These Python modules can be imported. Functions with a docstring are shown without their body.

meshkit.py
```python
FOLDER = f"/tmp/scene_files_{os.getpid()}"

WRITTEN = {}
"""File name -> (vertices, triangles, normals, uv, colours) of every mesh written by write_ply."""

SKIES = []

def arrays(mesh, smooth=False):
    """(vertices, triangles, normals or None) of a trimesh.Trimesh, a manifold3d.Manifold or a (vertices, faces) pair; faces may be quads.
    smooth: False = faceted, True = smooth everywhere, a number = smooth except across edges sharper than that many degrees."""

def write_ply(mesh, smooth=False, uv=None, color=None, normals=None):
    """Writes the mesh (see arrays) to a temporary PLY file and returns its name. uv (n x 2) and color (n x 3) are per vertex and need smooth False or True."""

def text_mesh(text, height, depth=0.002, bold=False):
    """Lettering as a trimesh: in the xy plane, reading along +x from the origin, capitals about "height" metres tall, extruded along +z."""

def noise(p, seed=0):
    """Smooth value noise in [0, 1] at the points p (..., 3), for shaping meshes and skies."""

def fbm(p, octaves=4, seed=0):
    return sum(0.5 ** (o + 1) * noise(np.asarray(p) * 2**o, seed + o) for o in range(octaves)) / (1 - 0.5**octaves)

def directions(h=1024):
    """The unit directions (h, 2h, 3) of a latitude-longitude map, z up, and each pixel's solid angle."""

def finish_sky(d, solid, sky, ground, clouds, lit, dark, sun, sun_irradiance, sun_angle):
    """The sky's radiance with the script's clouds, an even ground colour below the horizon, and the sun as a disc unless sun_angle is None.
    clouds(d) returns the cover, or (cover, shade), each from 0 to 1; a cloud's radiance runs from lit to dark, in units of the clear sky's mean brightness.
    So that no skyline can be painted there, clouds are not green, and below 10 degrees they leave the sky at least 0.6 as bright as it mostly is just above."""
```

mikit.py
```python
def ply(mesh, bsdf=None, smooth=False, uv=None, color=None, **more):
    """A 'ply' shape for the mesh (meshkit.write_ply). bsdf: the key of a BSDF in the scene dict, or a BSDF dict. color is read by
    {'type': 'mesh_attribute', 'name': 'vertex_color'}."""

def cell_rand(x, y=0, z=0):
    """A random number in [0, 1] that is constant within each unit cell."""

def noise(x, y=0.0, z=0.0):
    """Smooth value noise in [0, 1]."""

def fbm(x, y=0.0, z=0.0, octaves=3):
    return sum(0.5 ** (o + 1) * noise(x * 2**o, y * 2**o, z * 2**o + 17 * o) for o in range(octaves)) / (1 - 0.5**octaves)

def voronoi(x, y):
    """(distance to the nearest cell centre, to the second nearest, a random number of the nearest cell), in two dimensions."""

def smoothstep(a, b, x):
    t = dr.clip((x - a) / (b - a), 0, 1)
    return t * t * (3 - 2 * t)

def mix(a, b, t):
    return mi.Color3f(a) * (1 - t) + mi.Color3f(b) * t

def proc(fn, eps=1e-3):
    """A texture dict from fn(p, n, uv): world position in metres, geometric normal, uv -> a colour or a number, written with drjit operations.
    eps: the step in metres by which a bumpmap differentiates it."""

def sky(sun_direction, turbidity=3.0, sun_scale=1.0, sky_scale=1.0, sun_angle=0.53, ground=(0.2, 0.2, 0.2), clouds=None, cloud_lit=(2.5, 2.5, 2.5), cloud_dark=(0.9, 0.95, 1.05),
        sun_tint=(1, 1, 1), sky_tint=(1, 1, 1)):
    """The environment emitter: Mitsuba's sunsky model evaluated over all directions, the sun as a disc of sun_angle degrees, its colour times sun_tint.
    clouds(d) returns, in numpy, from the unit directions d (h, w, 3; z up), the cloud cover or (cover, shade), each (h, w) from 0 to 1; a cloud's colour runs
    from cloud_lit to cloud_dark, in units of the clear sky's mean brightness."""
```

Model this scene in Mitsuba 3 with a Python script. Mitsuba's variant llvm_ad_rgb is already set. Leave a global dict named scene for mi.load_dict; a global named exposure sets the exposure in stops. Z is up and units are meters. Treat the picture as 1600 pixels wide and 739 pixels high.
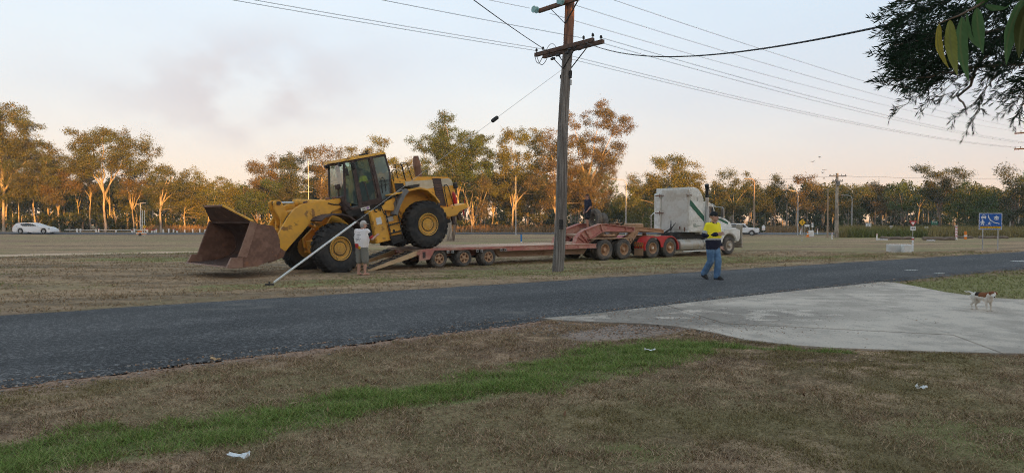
import math, random
import numpy as np, trimesh, shapely, shapely.geometry as sg
import drjit as dr, mitsuba as mi, mikit, meshkit
import manifold3d as m3
from mikit import noise, fbm, voronoi, smoothstep, mix, cell_rand
ST = mi.ScalarTransform4f
scene, labels = {}, {}
rng = np.random.default_rng(20240611)
random.seed(7)

# ------------------------------------------------------------------ camera, sky, exposure
EYE = np.array([0.0, 0.0, 1.9])
FPX = 1110.0                      # focal length in pixels of a 1600 px wide picture
PITCH = math.atan(25.5 / FPX)     # the lens looks very slightly down
scene['camera'] = {'type': 'perspective', 'fov': math.degrees(2 * math.atan(800 / FPX)), 'fov_axis': 'x', 'near_clip': 0.05, 'far_clip': 6000.0,
                   'to_world': ST().look_at(origin=EYE.tolist(), target=[0, math.cos(PITCH), 1.9 - math.sin(PITCH)], up=[0, 0, 1])}
SUN_AZ, SUN_EL = math.radians(24.0), math.radians(5.0)      # low sun behind the camera, to its right
SUN = [math.sin(SUN_AZ) * math.cos(SUN_EL), -math.cos(SUN_AZ) * math.cos(SUN_EL), math.sin(SUN_EL)]
exposure = 4.9

def sky_clouds(d):
    el = np.degrees(np.arcsin(np.clip(d[..., 2], -1, 1)))
    veil = 0.88 * np.exp(-(np.maximum(el, 0) / 30.0) ** 2)
    n = meshkit.fbm(d * np.array([3.0, 3.0, 9.0]), 4, seed=3)
    veil = veil + 0.12 * (n - 0.5)
    # drifting smoke of a distant grass fire, low in the sky to the left
    az = np.degrees(np.arctan2(d[..., 0], d[..., 1]))
    s = meshkit.fbm(d * np.array([16.0, 16.0, 22.0]) + 2.7, 5, seed=11)
    plume = np.exp(-((az + 20.5 - 0.35 * (el - 10)) / 8.0) ** 2 - ((el - 10.0) / 4.0) ** 2)
    smoke = np.clip((s - 0.42) * 4.0, 0, 1) * plume
    return np.clip(veil + 0.13 * smoke, 0, 0.97), np.clip(1 - np.exp(-np.maximum(el, 0) / 8.0) + 0.12 * (0.5 - n) , 0, 1) * (1 - smoke * 0.45)

scene['sky'] = mikit.sky(SUN, turbidity=2.6, sun_scale=0.55, sky_scale=1.0, sun_tint=(1.0, 0.95, 0.80), sky_tint=(1.12, 0.96, 0.86), ground=(0.2, 0.16, 0.11),
                         clouds=sky_clouds, cloud_lit=(0.82, 0.67, 0.58), cloud_dark=(0.32, 0.52, 0.86))

# thin dusk haze and smoke that lightens the far trees
scene['haze_air'] = {'type': 'homogeneous', 'albedo': {'type': 'rgb', 'value': [0.95, 0.95, 0.95]}, 'sigma_t': 0.0004}
scene['camera']['medium'] = {'type': 'ref', 'id': 'haze_air'}
scene['haze'] = {'type': 'cube', 'to_world': ST().translate([0, 0, 11.5]).scale([2800, 2800, 14.5]), 'bsdf': {'type': 'null'}, 'interior': {'type': 'ref', 'id': 'haze_air'}}
labels['haze'] = {'label': 'thin dusk haze and smoke over the field', 'kind': 'stuff'}

# ------------------------------------------------------------------ helpers
def uniq(key):
    if key not in scene and key not in labels:
        return key
    i = 1
    while f'{key}_{i:03d}' in scene or f'{key}_{i:03d}' in labels:
        i += 1
    return f'{key}_{i:03d}'

def thing(name, label, cat, group=None):
    k = uniq(name)
    labels[k] = {'label': label, 'category': cat}
    if group: labels[k]['group'] = group
    return k

def put(name, mesh, bsdf, parent=None, smooth=30, label=None, M=None, **kw):
    k = uniq(f'{parent}__{name}' if parent else name)
    if isinstance(mesh, m3.Manifold): mesh = tm(mesh)
    if M is not None:
        mesh = mesh.copy() if isinstance(mesh, trimesh.Trimesh) else trimesh.Trimesh(mesh[0], mesh[1], process=False)
        mesh.apply_transform(M)
    scene[k] = mikit.ply(mesh, bsdf, smooth, **kw)
    if label: labels[k] = {'label': label}
    return k

def whole(name, mesh, bsdf, label, cat, group=None, smooth=30, M=None, kind=None, **kw):
    k = put(name, mesh, bsdf, None, smooth, None, M, **kw)
    labels[k] = {'label': label}
    if cat: labels[k]['category'] = cat
    if group: labels[k]['group'] = group
    if kind: labels[k]['kind'] = kind
    return k

def tm(man):
    m = man.to_mesh()
    return trimesh.Trimesh(np.array(m.vert_properties[:, :3]), np.array(m.tri_verts), process=False)

def cat(ms):
    return trimesh.util.concatenate([tm(m) if isinstance(m, m3.Manifold) else m for m in ms])

def box(x0, x1, y0, y1, z0, z1, bevel=0.0):
    """Axis aligned box, edges chamfered by bevel."""
    if bevel <= 0:
        return trimesh.creation.box(bounds=[[x0, y0, z0], [x1, y1, z1]])
    b = min(bevel, 0.45 * (x1 - x0), 0.45 * (y1 - y0), 0.45 * (z1 - z0))
    pts = []
    for sx in (0, 1):
        for sy in (0, 1):
            for sz in (0, 1):
                c = np.array([x1 if sx else x0, y1 if sy else y0, z1 if sz else z0])
                dirs = np.array([-1 if sx else 1, -1 if sy else 1, -1 if sz else 1]) * b
                for k in range(3):
                    q = c + dirs; q[k] = c[k]; pts.append(q)
    return trimesh.convex.convex_hull(np.array(pts))

def hull(pts):
    return trimesh.convex.convex_hull(np.asarray(pts, float))

def prism(poly, y0, y1, bevel=0.0, holes=()):
    """Profile in the x-z plane extruded along y from y0 to y1."""
    p = sg.Polygon(poly, holes).buffer(0)
    if bevel > 0 and (y1 - y0) > 2.2 * bevel:
        parts = []
        inner = p.buffer(-bevel, join_style=2)
        cs = lambda g: m3.CrossSection([np.array(r.coords)[:-1] for q in getattr(g, 'geoms', [g]) for r in [q.exterior, *q.interiors]], m3.FillRule.EvenOdd)
        a = m3.Manifold.extrude(cs(p), y1 - y0 - 2 * bevel).translate([0, 0, bevel])
        b = m3.Manifold.extrude(cs(inner), y1 - y0)
        m = tm(a + b)
    else:
        m = cat([trimesh.creation.extrude_polygon(g, y1 - y0, engine='earcut') for g in getattr(p, 'geoms', [p])])
    v = m.vertices.copy()
    # (x, y, h) -> (x, y1-h, y): keeps the winding
    m.vertices = np.stack([v[:, 0], y1 - v[:, 2], v[:, 1]], 1)
    return m

def tube(points, radii, sides=6, cap=True):
    p = np.asarray(points, float); n = len(p)
    r = np.broadcast_to(np.asarray(radii, float), (n,))
    t = np.gradient(p, axis=0) if n > 2 else np.repeat((p[1:] - p[:1]), 2, 0)
    t = t / (np.linalg.norm(t, axis=1, keepdims=True) + 1e-12)
    a = np.cross(t, np.where(np.abs(t[:, 2:]) < 0.9, [0, 0, 1.0], [1.0, 0, 0]))
    a /= np.linalg.norm(a, axis=1, keepdims=True) + 1e-12
    for i in range(1, n):           # keep the frame from flipping
        a[i] = a[i - 1] - t[i] * (a[i - 1] @ t[i]); a[i] /= np.linalg.norm(a[i]) + 1e-12
    b = np.cross(t, a)
    ang = np.arange(sides) * 2 * np.pi / sides
    v = p[:, None] + r[:, None, None] * (np.cos(ang)[None, :, None] * a[:, None] + np.sin(ang)[None, :, None] * b[:, None])
    v = v.reshape(-1, 3)
    i, j = np.meshgrid(np.arange(n - 1), np.arange(sides), indexing='ij')
    q = np.stack([i * sides + j, i * sides + (j + 1) % sides, (i + 1) * sides + (j + 1) % sides, (i + 1) * sides + j], -1).reshape(-1, 4)
    f = np.vstack([q[:, [0, 1, 2]], q[:, [0, 2, 3]]])
    if cap:
        c0, c1 = len(v), len(v) + 1
        v = np.vstack([v, p[0], p[-1]])
        k = np.arange(sides)
        f = np.vstack([f, np.stack([(k + 1) % sides, k, k * 0 + c0], 1), np.stack([(n - 1) * sides + k, (n - 1) * sides + (k + 1) % sides, k * 0 + c1], 1)])
    return trimesh.Trimesh(v, f, process=False)

def lathe(profile, segs=32, axis='y'):
    """Closed profile of (along, radius) turned around the axis; returns a closed solid when the profile starts and ends at radius 0 or closes."""
    pr = np.asarray(profile, float); n = len(pr)
    ang = np.arange(segs) * 2 * np.pi / segs
    v = np.stack([pr[:, None, 1] * np.cos(ang), np.broadcast_to(pr[:, None, 0], (n, segs)), pr[:, None, 1] * np.sin(ang)], -1).reshape(-1, 3)
    i, j = np.meshgrid(np.arange(n - 1), np.arange(segs), indexing='ij')
    q = np.stack([i * segs + j, (i + 1) * segs + j, (i + 1) * segs + (j + 1) % segs, i * segs + (j + 1) % segs], -1).reshape(-1, 4)
    f = np.vstack([q[:, [0, 1, 2]], q[:, [0, 2, 3]]])
    m = trimesh.Trimesh(v, f, process=True)
    if axis == 'z': m.vertices = m.vertices[:, [0, 2, 1]]; m.invert()
    if m.is_watertight and m.volume < 0: m.invert()
    return m

def bez(p0, p1, p2, n=8):
    t = np.linspace(0, 1, n)[:, None]
    return (1 - t) ** 2 * np.asarray(p0, float) + 2 * t * (1 - t) * np.asarray(p1, float) + t * t * np.asarray(p2, float)

def frame(o, ex, ey, ez):
    M = np.eye(4); M[:3, 0], M[:3, 1], M[:3, 2], M[:3, 3] = ex, ey, ez, o
    return M

def rotz(deg, loc=(0, 0, 0), s=1.0):
    a = math.radians(deg); M = np.eye(4)
    M[:2, :2] = [[math.cos(a), -math.sin(a)], [math.sin(a), math.cos(a)]]; M[:3, :3] *= s; M[:3, 3] = loc
    return M

def at(px, py, D):
    """World point at distance D in front of the camera that stands at the photograph's pixel: used to read places off the photograph."""
    a, b = (px - 800) / FPX, -(py - 369.5) / FPX
    d = np.array([a, math.cos(PITCH) + b * math.sin(PITCH), -math.sin(PITCH) + b * math.cos(PITCH)])
    return EYE + d * D / d[1]

def on(px, py, z=0.0):
    a, b = (px - 800) / FPX, -(py - 369.5) / FPX
    d = np.array([a, math.cos(PITCH) + b * math.sin(PITCH), -math.sin(PITCH) + b * math.cos(PITCH)])
    return EYE + d * (z - EYE[2]) / d[2]

# ------------------------------------------------------------------ materials
def rgb(*c): return {'type': 'rgb', 'value': list(c)}
def pr(color, rough=0.6, **k):
    base = mikit.proc(color) if callable(color) else rgb(*color)
    d = {'type': 'principled', 'base_color': base, 'roughness': rough, 'specular': k.pop('spec', 0.35)}
    d.update(k)
    return {'type': 'twosided', 'bsdf': d}
def mat(name, color, rough=0.6, **k): scene[name] = pr(color, rough, **k)

def dirty(base, dirt, amount=0.5, fine=1.0, rust=None):
    """Paint with dust and grime in noise patches; the same pattern from every side and in any light."""
    def f(p, n, uv):
        a = fbm(p.x * 1.7 * fine, p.y * 1.7 * fine, p.z * 2.3 * fine, 3)
        b = fbm(p.x * 11 * fine + 9, p.y * 11 * fine, p.z * 8 * fine, 3)
        t = smoothstep(0.38, 0.72, a * 0.6 + b * 0.4) * amount
        c = mix(base, dirt, t)
        if rust is not None:
            r = fbm(p.x * 5 * fine + 31, p.y * 5 * fine, p.z * 5 * fine, 4)
            c = mix(c, rust, smoothstep(0.65, 0.75, r) * 0.8)
        return c
    return f

mat('m_yellow', dirty((0.80, 0.405, 0.05), (0.50, 0.27, 0.08), 0.45, 1.0, (0.22, 0.10, 0.04)), 0.5)
mat('m_cream', dirty((0.62, 0.54, 0.40), (0.42, 0.33, 0.20), 0.5), 0.55)
mat('m_rim', dirty((0.66, 0.36, 0.06), (0.40, 0.25, 0.11), 0.7, 2.5), 0.6)
mat('m_rust', dirty((0.155, 0.080, 0.055), (0.27, 0.145, 0.10), 0.9, 1.2, (0.28, 0.12, 0.06)), 0.7)
mat('m_rust_pale', dirty((0.30, 0.175, 0.125), (0.20, 0.105, 0.07), 0.8, 2.0), 0.65)
mat('m_wire_pale', (0.55, 0.55, 0.53), 0.5)
mat('m_rust_dark', dirty((0.060, 0.033, 0.025), (0.105, 0.052, 0.035), 0.9, 1.2, (0.15, 0.07, 0.04)), 0.8)
mat('m_trailer', dirty((0.42, 0.155, 0.125), (0.50, 0.30, 0.22), 0.85, 1.3, (0.24, 0.10, 0.055)), 0.65)
mat('m_dust', dirty((0.46, 0.285, 0.17), (0.36, 0.21, 0.12), 0.8, 2.0), 0.85)
mat('m_deck', dirty((0.42, 0.28, 0.20), (0.54, 0.38, 0.27), 0.9, 1.0, (0.25, 0.12, 0.07)), 0.85)
mat('m_timber', dirty((0.60, 0.42, 0.24), (0.42, 0.28, 0.15), 0.8, 2.0), 0.85)
mat('m_tread_wood', dirty((0.17, 0.125, 0.085), (0.28, 0.20, 0.13), 0.9, 2.5), 0.9)
mat('m_rubber', dirty((0.026, 0.026, 0.027), (0.085, 0.072, 0.058), 0.55, 1.4), 0.8, spec=0.25)
mat('m_rubber_dusty', dirty((0.075, 0.070, 0.065), (0.20, 0.16, 0.125), 0.8, 2.0), 0.9, spec=0.2)
mat('m_black', dirty((0.022, 0.021, 0.021), (0.075, 0.062, 0.05), 0.6, 2.0), 0.6)
mat('m_cabframe', dirty((0.055, 0.036, 0.034), (0.13, 0.085, 0.065), 0.7, 2.0), 0.6)
mat('m_grey', dirty((0.20, 0.195, 0.19), (0.13, 0.11, 0.09), 0.7, 2.0), 0.5)
mat('m_white', dirty((0.70, 0.69, 0.66), (0.52, 0.46, 0.37), 0.45, 1.2), 0.4)
mat('m_white_clean', (0.78, 0.78, 0.78), 0.25, clearcoat=0.6)
mat('m_truck_white', dirty((0.74, 0.73, 0.69), (0.46, 0.41, 0.33), 0.6, 1.0), 0.4)
mat('m_truck_rear', dirty((0.60, 0.56, 0.50), (0.46, 0.39, 0.31), 0.8, 1.1), 0.6)
mat('m_green_paint', (0.012, 0.10, 0.055), 0.4)
mat('m_red', dirty((0.52, 0.025, 0.025), (0.40, 0.10, 0.07), 0.6, 1.5), 0.4)
mat('m_chrome', (0.62, 0.60, 0.57), 0.25, metallic=0.9)
mat('m_alu', dirty((0.50, 0.46, 0.40), (0.36, 0.28, 0.19), 0.8, 1.6), 0.45, metallic=0.35)
mat('m_galv', (0.46, 0.46, 0.45), 0.5, metallic=0.4)
mat('m_white_paint', (0.74, 0.74, 0.72), 0.5)
mat('m_black_plain', (0.02, 0.02, 0.02), 0.5)
mat('m_blue_sign', (0.012, 0.095, 0.36), 0.45)
mat('m_yellow_sign', (0.75, 0.42, 0.02), 0.45)
mat('m_orange', (0.72, 0.20, 0.02), 0.5)
mat('m_red_sign', (0.50, 0.03, 0.03), 0.45)
mat('m_green_sign', (0.01, 0.12, 0.07), 0.45)
mat('m_blue_post', (0.03, 0.17, 0.42), 0.5)
mat('m_concrete_block', dirty((0.62, 0.59, 0.54), (0.45, 0.41, 0.36), 0.6, 2.0), 0.9)
mat('m_log', dirty((0.16, 0.125, 0.10), (0.26, 0.20, 0.15), 0.9, 2.0), 0.95)
mat('m_glass_dark', (0.02, 0.024, 0.028), 0.08, spec=0.6)
mat('m_lamp_red', (0.35, 0.02, 0.02), 0.3)
mat('m_orange_lens', (0.6, 0.18, 0.02), 0.3)
mat('m_purple', (0.30, 0.18, 0.42), 0.6)
mat('m_insul', (0.18, 0.38, 0.38), 0.15, spec=0.6)
mat('m_wire', (0.03, 0.03, 0.032), 0.5)
mat('m_smoke_black', (0.012, 0.012, 0.012), 0.5)
# people
mat('m_skin', (0.50, 0.28, 0.20), 0.55)
mat('m_skin_tan', (0.40, 0.20, 0.14), 0.55)
mat('m_hair_dark', (0.035, 0.022, 0.016), 0.7)
mat('m_hair_grey', (0.30, 0.28, 0.26), 0.7)
mat('m_hivis', (0.88, 0.74, 0.02), 0.8)
mat('m_navy', (0.014, 0.016, 0.035), 0.85)
mat('m_reflect', (0.42, 0.42, 0.40), 0.45)
mat('m_black_cloth', (0.016, 0.017, 0.02), 0.85)
mat('m_white_cloth', (0.80, 0.74, 0.71), 0.9)
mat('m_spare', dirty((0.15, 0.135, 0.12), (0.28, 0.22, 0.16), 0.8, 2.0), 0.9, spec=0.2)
mat('m_red_cloth', (0.45, 0.05, 0.05), 0.9)
mat('m_short_grey', dirty((0.22, 0.21, 0.18), (0.15, 0.14, 0.12), 0.7, 5.0), 0.9)
mat('m_cap_grey', (0.52, 0.46, 0.42), 0.9)
mat('m_denim', dirty((0.07, 0.14, 0.25), (0.16, 0.27, 0.41), 0.9, 3.5), 0.9)
mat('m_shoe', (0.025, 0.022, 0.02), 0.6)
mat('m_fur_white', dirty((0.66, 0.60, 0.52), (0.50, 0.43, 0.36), 0.6, 8.0), 0.95)
mat('m_fur_brown', (0.20, 0.075, 0.03), 0.95)
mat('m_fur_dark', (0.035, 0.022, 0.018), 0.9)
def filmed_glass(t, film, amount):  # film carries real dust and a cyan-grey reflection painted into its colour
    return {'type': 'blendbsdf', 'weight': amount, 'clear': {'type': 'thindielectric', 'specular_transmittance': rgb(*t)}, 'dust': {'type': 'twosided', 'bsdf': {'type': 'diffuse', 'reflectance': rgb(*film)}}}
scene['m_glass'] = filmed_glass((0.66, 0.82, 0.78), (0.30, 0.42, 0.40), 0.16)
scene['m_glass_grey'] = filmed_glass((0.62, 0.76, 0.76), (0.30, 0.38, 0.39), 0.48)
# leaves and grass: colour per vertex, some light passes through
scene['m_leaf'] = {'type': 'principledthin', 'base_color': {'type': 'mesh_attribute', 'name': 'vertex_color'}, 'roughness': 0.55, 'diff_trans': 0.7, 'spec_trans': 0.0}
scene['m_grass'] = {'type': 'twosided', 'bsdf': {'type': 'diffuse', 'reflectance': {'type': 'mesh_attribute', 'name': 'vertex_color'}}}
def bark(p, n, uv):
    a = fbm(p.x * 3, p.y * 3, p.z * 0.9, 3); b = fbm(p.x * 14, p.y * 14, p.z * 3, 2)
    return mix((0.42, 0.36, 0.29), (0.20, 0.155, 0.115), smoothstep(0.40, 0.66, a * 0.7 + b * 0.3))
mat('m_bark', bark, 0.85)
def bark_dark(p, n, uv):
    a = fbm(p.x * 3, p.y * 3, p.z * 0.8, 3); b = fbm(p.x * 17, p.y * 17, p.z * 3, 2)
    return mix((0.20, 0.145, 0.105), (0.085, 0.06, 0.045), smoothstep(0.40, 0.66, a * 0.6 + b * 0.4))
mat('m_bark_dark', bark_dark, 0.9)
def polewood(p, n, uv):
    g = fbm(p.x * 30, p.y * 30, p.z * 0.9, 3); k = fbm(p.x * 75 + 5, p.y * 75, p.z * 1.6, 2); w = fbm(p.x * 4, p.y * 4, p.z * 0.7 + 3, 3)
    grey = mix((0.25, 0.225, 0.20), (0.115, 0.095, 0.08), smoothstep(0.35, 0.65, g * 0.6 + k * 0.4))
    red = mix((0.27, 0.135, 0.085), (0.12, 0.06, 0.04), smoothstep(0.35, 0.65, g))
    return mix(grey, red, smoothstep(7.6, 8.4, p.z + 1.6 * (w - 0.5)))     # grey weathered wood; the red above is low sun put into the colour
mat('m_pole', polewood, 0.9)
# ------------------------------------------------------------------ terrain, road, driveway
RD = np.array([math.cos(math.radians(37.3)), math.sin(math.radians(37.3))])    # along the near road
RN = np.array([-RD[1], RD[0]])                                                 # across it, away from the camera
ROAD_Z = 0.30
near_px = [(0, 606), (175, 580), (350, 562), (450, 548), (625, 526), (800, 505), (895, 496), (1130, 469), (1375, 441), (1480, 432), (1600, 420)]
far_px = [(0, 495), (350, 472), (600, 454), (800, 440.5), (1050, 427), (1300, 414), (1450, 403), (1600, 393)]
def tw(pts):
    q = np.array([on(x, y, ROAD_Z)[:2] for x, y in pts])
    return q @ RD, q @ RN
tn, wn = tw(near_px); tf, wf = tw(far_px)
wn_fit = np.polyfit(tn, wn, 2); wf_fit = np.polyfit(tf, wf, 2)
def edge(fit, t0, t1):
    lo, hi = t0, t1
    def f(t):
        tc = np.clip(t, lo, hi); d = np.polyder(fit)
        return np.polyval(fit, tc) + np.polyval(d, tc) * (t - tc)
    return f
w_near, w_far = edge(wn_fit, tn.min(), tn.max()), edge(wf_fit, tf.min(), tf.max())
print('road near fit', wn_fit, 'far fit', wf_fit, 'width', w_far(5) - w_near(5), w_far(25) - w_near(25))

def sm(a, b, x):
    t = np.clip((x - a) / (b - a), 0, 1); return t * t * (3 - 2 * t)
def ground_z(x, y):
    x, y = np.asarray(x, float), np.asarray(y, float)
    t, w = x * RD[0] + y * RD[1], x * RN[0] + y * RN[1]
    z = ROAD_Z * (1 - sm(0.4, 7.5, w - w_far(t)))
    D = np.hypot(x, y)
    z = z + sm(30, 120, D) * 0.25 * (meshkit.noise(np.stack([x * 0.02, y * 0.02, x * 0], -1)) - 0.5)
    return z
def bump_z(x, y):
    q = np.stack([x, y, x * 0], -1)
    return 0.05 * (meshkit.fbm(q * 0.8, 3, 5) - 0.5) + 0.03 * (meshkit.fbm(q * 4.0, 3, 9) - 0.5)

# concrete driveway outline (read off the photograph on the plane of the road)
apron_px = [(846, 499), (900, 503.5), (1000, 507), (1060, 512), (1110, 520), (1165, 533), (1230, 540), (1300, 545), (1450, 550.5), (1600, 555), (1720, 558),
            (1720, 470), (1600, 469), (1550, 466.5), (1510, 462), (1475, 457), (1440, 450), (1405, 443.5), (1378, 440.8)]
apron_xy = [on(x, y, ROAD_Z)[:2] for x, y in apron_px]
tA, tB = apron_xy[-1] @ RD, apron_xy[0] @ RD
apron_xy += [RD * t + RN * (w_near(t) + 0.0) for t in np.linspace(tA, tB, 14)[1:-1]]
apron_poly = sg.Polygon(np.array(apron_xy)).buffer(0)

def in_poly(poly, x, y):
    return shapely.contains_xy(poly, x, y)

def road_mask(x, y, grow=0.0):
    t, w = x * RD[0] + y * RD[1], x * RN[0] + y * RN[1]
    return (w > w_near(t) - grow) & (w < w_far(t) + grow)

# one ground sheet: rings around the camera out to the horizon, fine near by
rad = np.concatenate([[0.0], np.geomspace(0.8, 3.0, 12)[:-1], np.geomspace(3.0, 60, 210), np.geomspace(62, 2600, 70)])
ang = np.concatenate([np.linspace(-0.76, 0.76, 420, endpoint=False), np.linspace(0.76, 2 * np.pi - 0.76, 80, endpoint=False)])
na = len(ang)
R_, A_ = np.meshgrid(rad, ang, indexing='ij')
gx, gy = R_ * np.sin(A_), R_ * np.cos(A_)
gz = ground_z(gx, gy)
hard = road_mask(gx, gy, 0.02) | in_poly(apron_poly, gx.ravel(), gy.ravel()).reshape(gx.shape)
soft = np.where(R_ < 60, bump_z(gx, gy), 0)
gz = np.where(hard, gz - 0.06, gz + soft)
gv = np.stack([gx, gy, gz], -1).reshape(-1, 3)
i, j = np.meshgrid(np.arange(len(rad) - 1), np.arange(na), indexing='ij')
q = np.stack([i * na + j, i * na + (j + 1) % na, (i + 1) * na + (j + 1) % na, (i + 1) * na + j], -1).reshape(-1, 4)
gf = np.vstack([q[:, [0, 2, 1]], q[:, [0, 3, 2]]])
gm = trimesh.Trimesh(gv, gf, process=False)
if gm.face_normals[:, 2].mean() < 0: gm.invert()

# where the lawn is green: a strip along the shallow swale, and weak patches
swale = [on(x, y, ROAD_Z)[:2] for x, y in [(-260, 760), (0, 717), (200, 691), (400, 662), (600, 622), (800, 600), (900, 578), (1000, 550), (1040, 541), (1110, 539), (1210, 546), (1330, 552)]]
swale_w = [0.50, 0.42, 0.36, 0.38, 0.42, 0.40, 0.46, 0.62, 0.50, 0.14, 0.07, 0.05]
greens = [on(475, 443, 0.1)[:2], on(620, 435, 0.1)[:2], on(860, 424, 0.0)[:2], on(300, 405, 0)[:2], on(1560, 445, 0.3)[:2], on(1590, 690, 0.3)[:2], on(430, 452, .1)[:2], on(1110, 405, 0)[:2], on(990, 706, .3)[:2]]
green_r = [(3.2, 0.9), (3.5, 0.8), (4.5, 1.2), (6.0, 2.0), (4.5, 4.5), (0.9, 0.7), (2.0, 1.0), (8, 3), (0.4, 0.25)]
path_a, path_b = on(-200, 403.5, 0)[:2], on(292, 394, 0)[:2]

def green_np(x, y):
    q = np.stack([x, y, x * 0], -1)
    n = meshkit.fbm(q * 2.2, 3, 21)
    g = np.zeros_like(x)
    for a, b, ra, rb in zip(swale[:-1], swale[1:], swale_w[:-1], swale_w[1:]):
        d = b - a; s = np.clip(((x - a[0]) * d[0] + (y - a[1]) * d[1]) / (d @ d), 0, 1)
        dist = np.hypot(x - a[0] - s * d[0], y - a[1] - s * d[1]); r = ra + (rb - ra) * s
        g = np.maximum(g, 1 - sm(0.45, 1.45, dist / r + 1.5 * (n - 0.5)))
    return g

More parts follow.
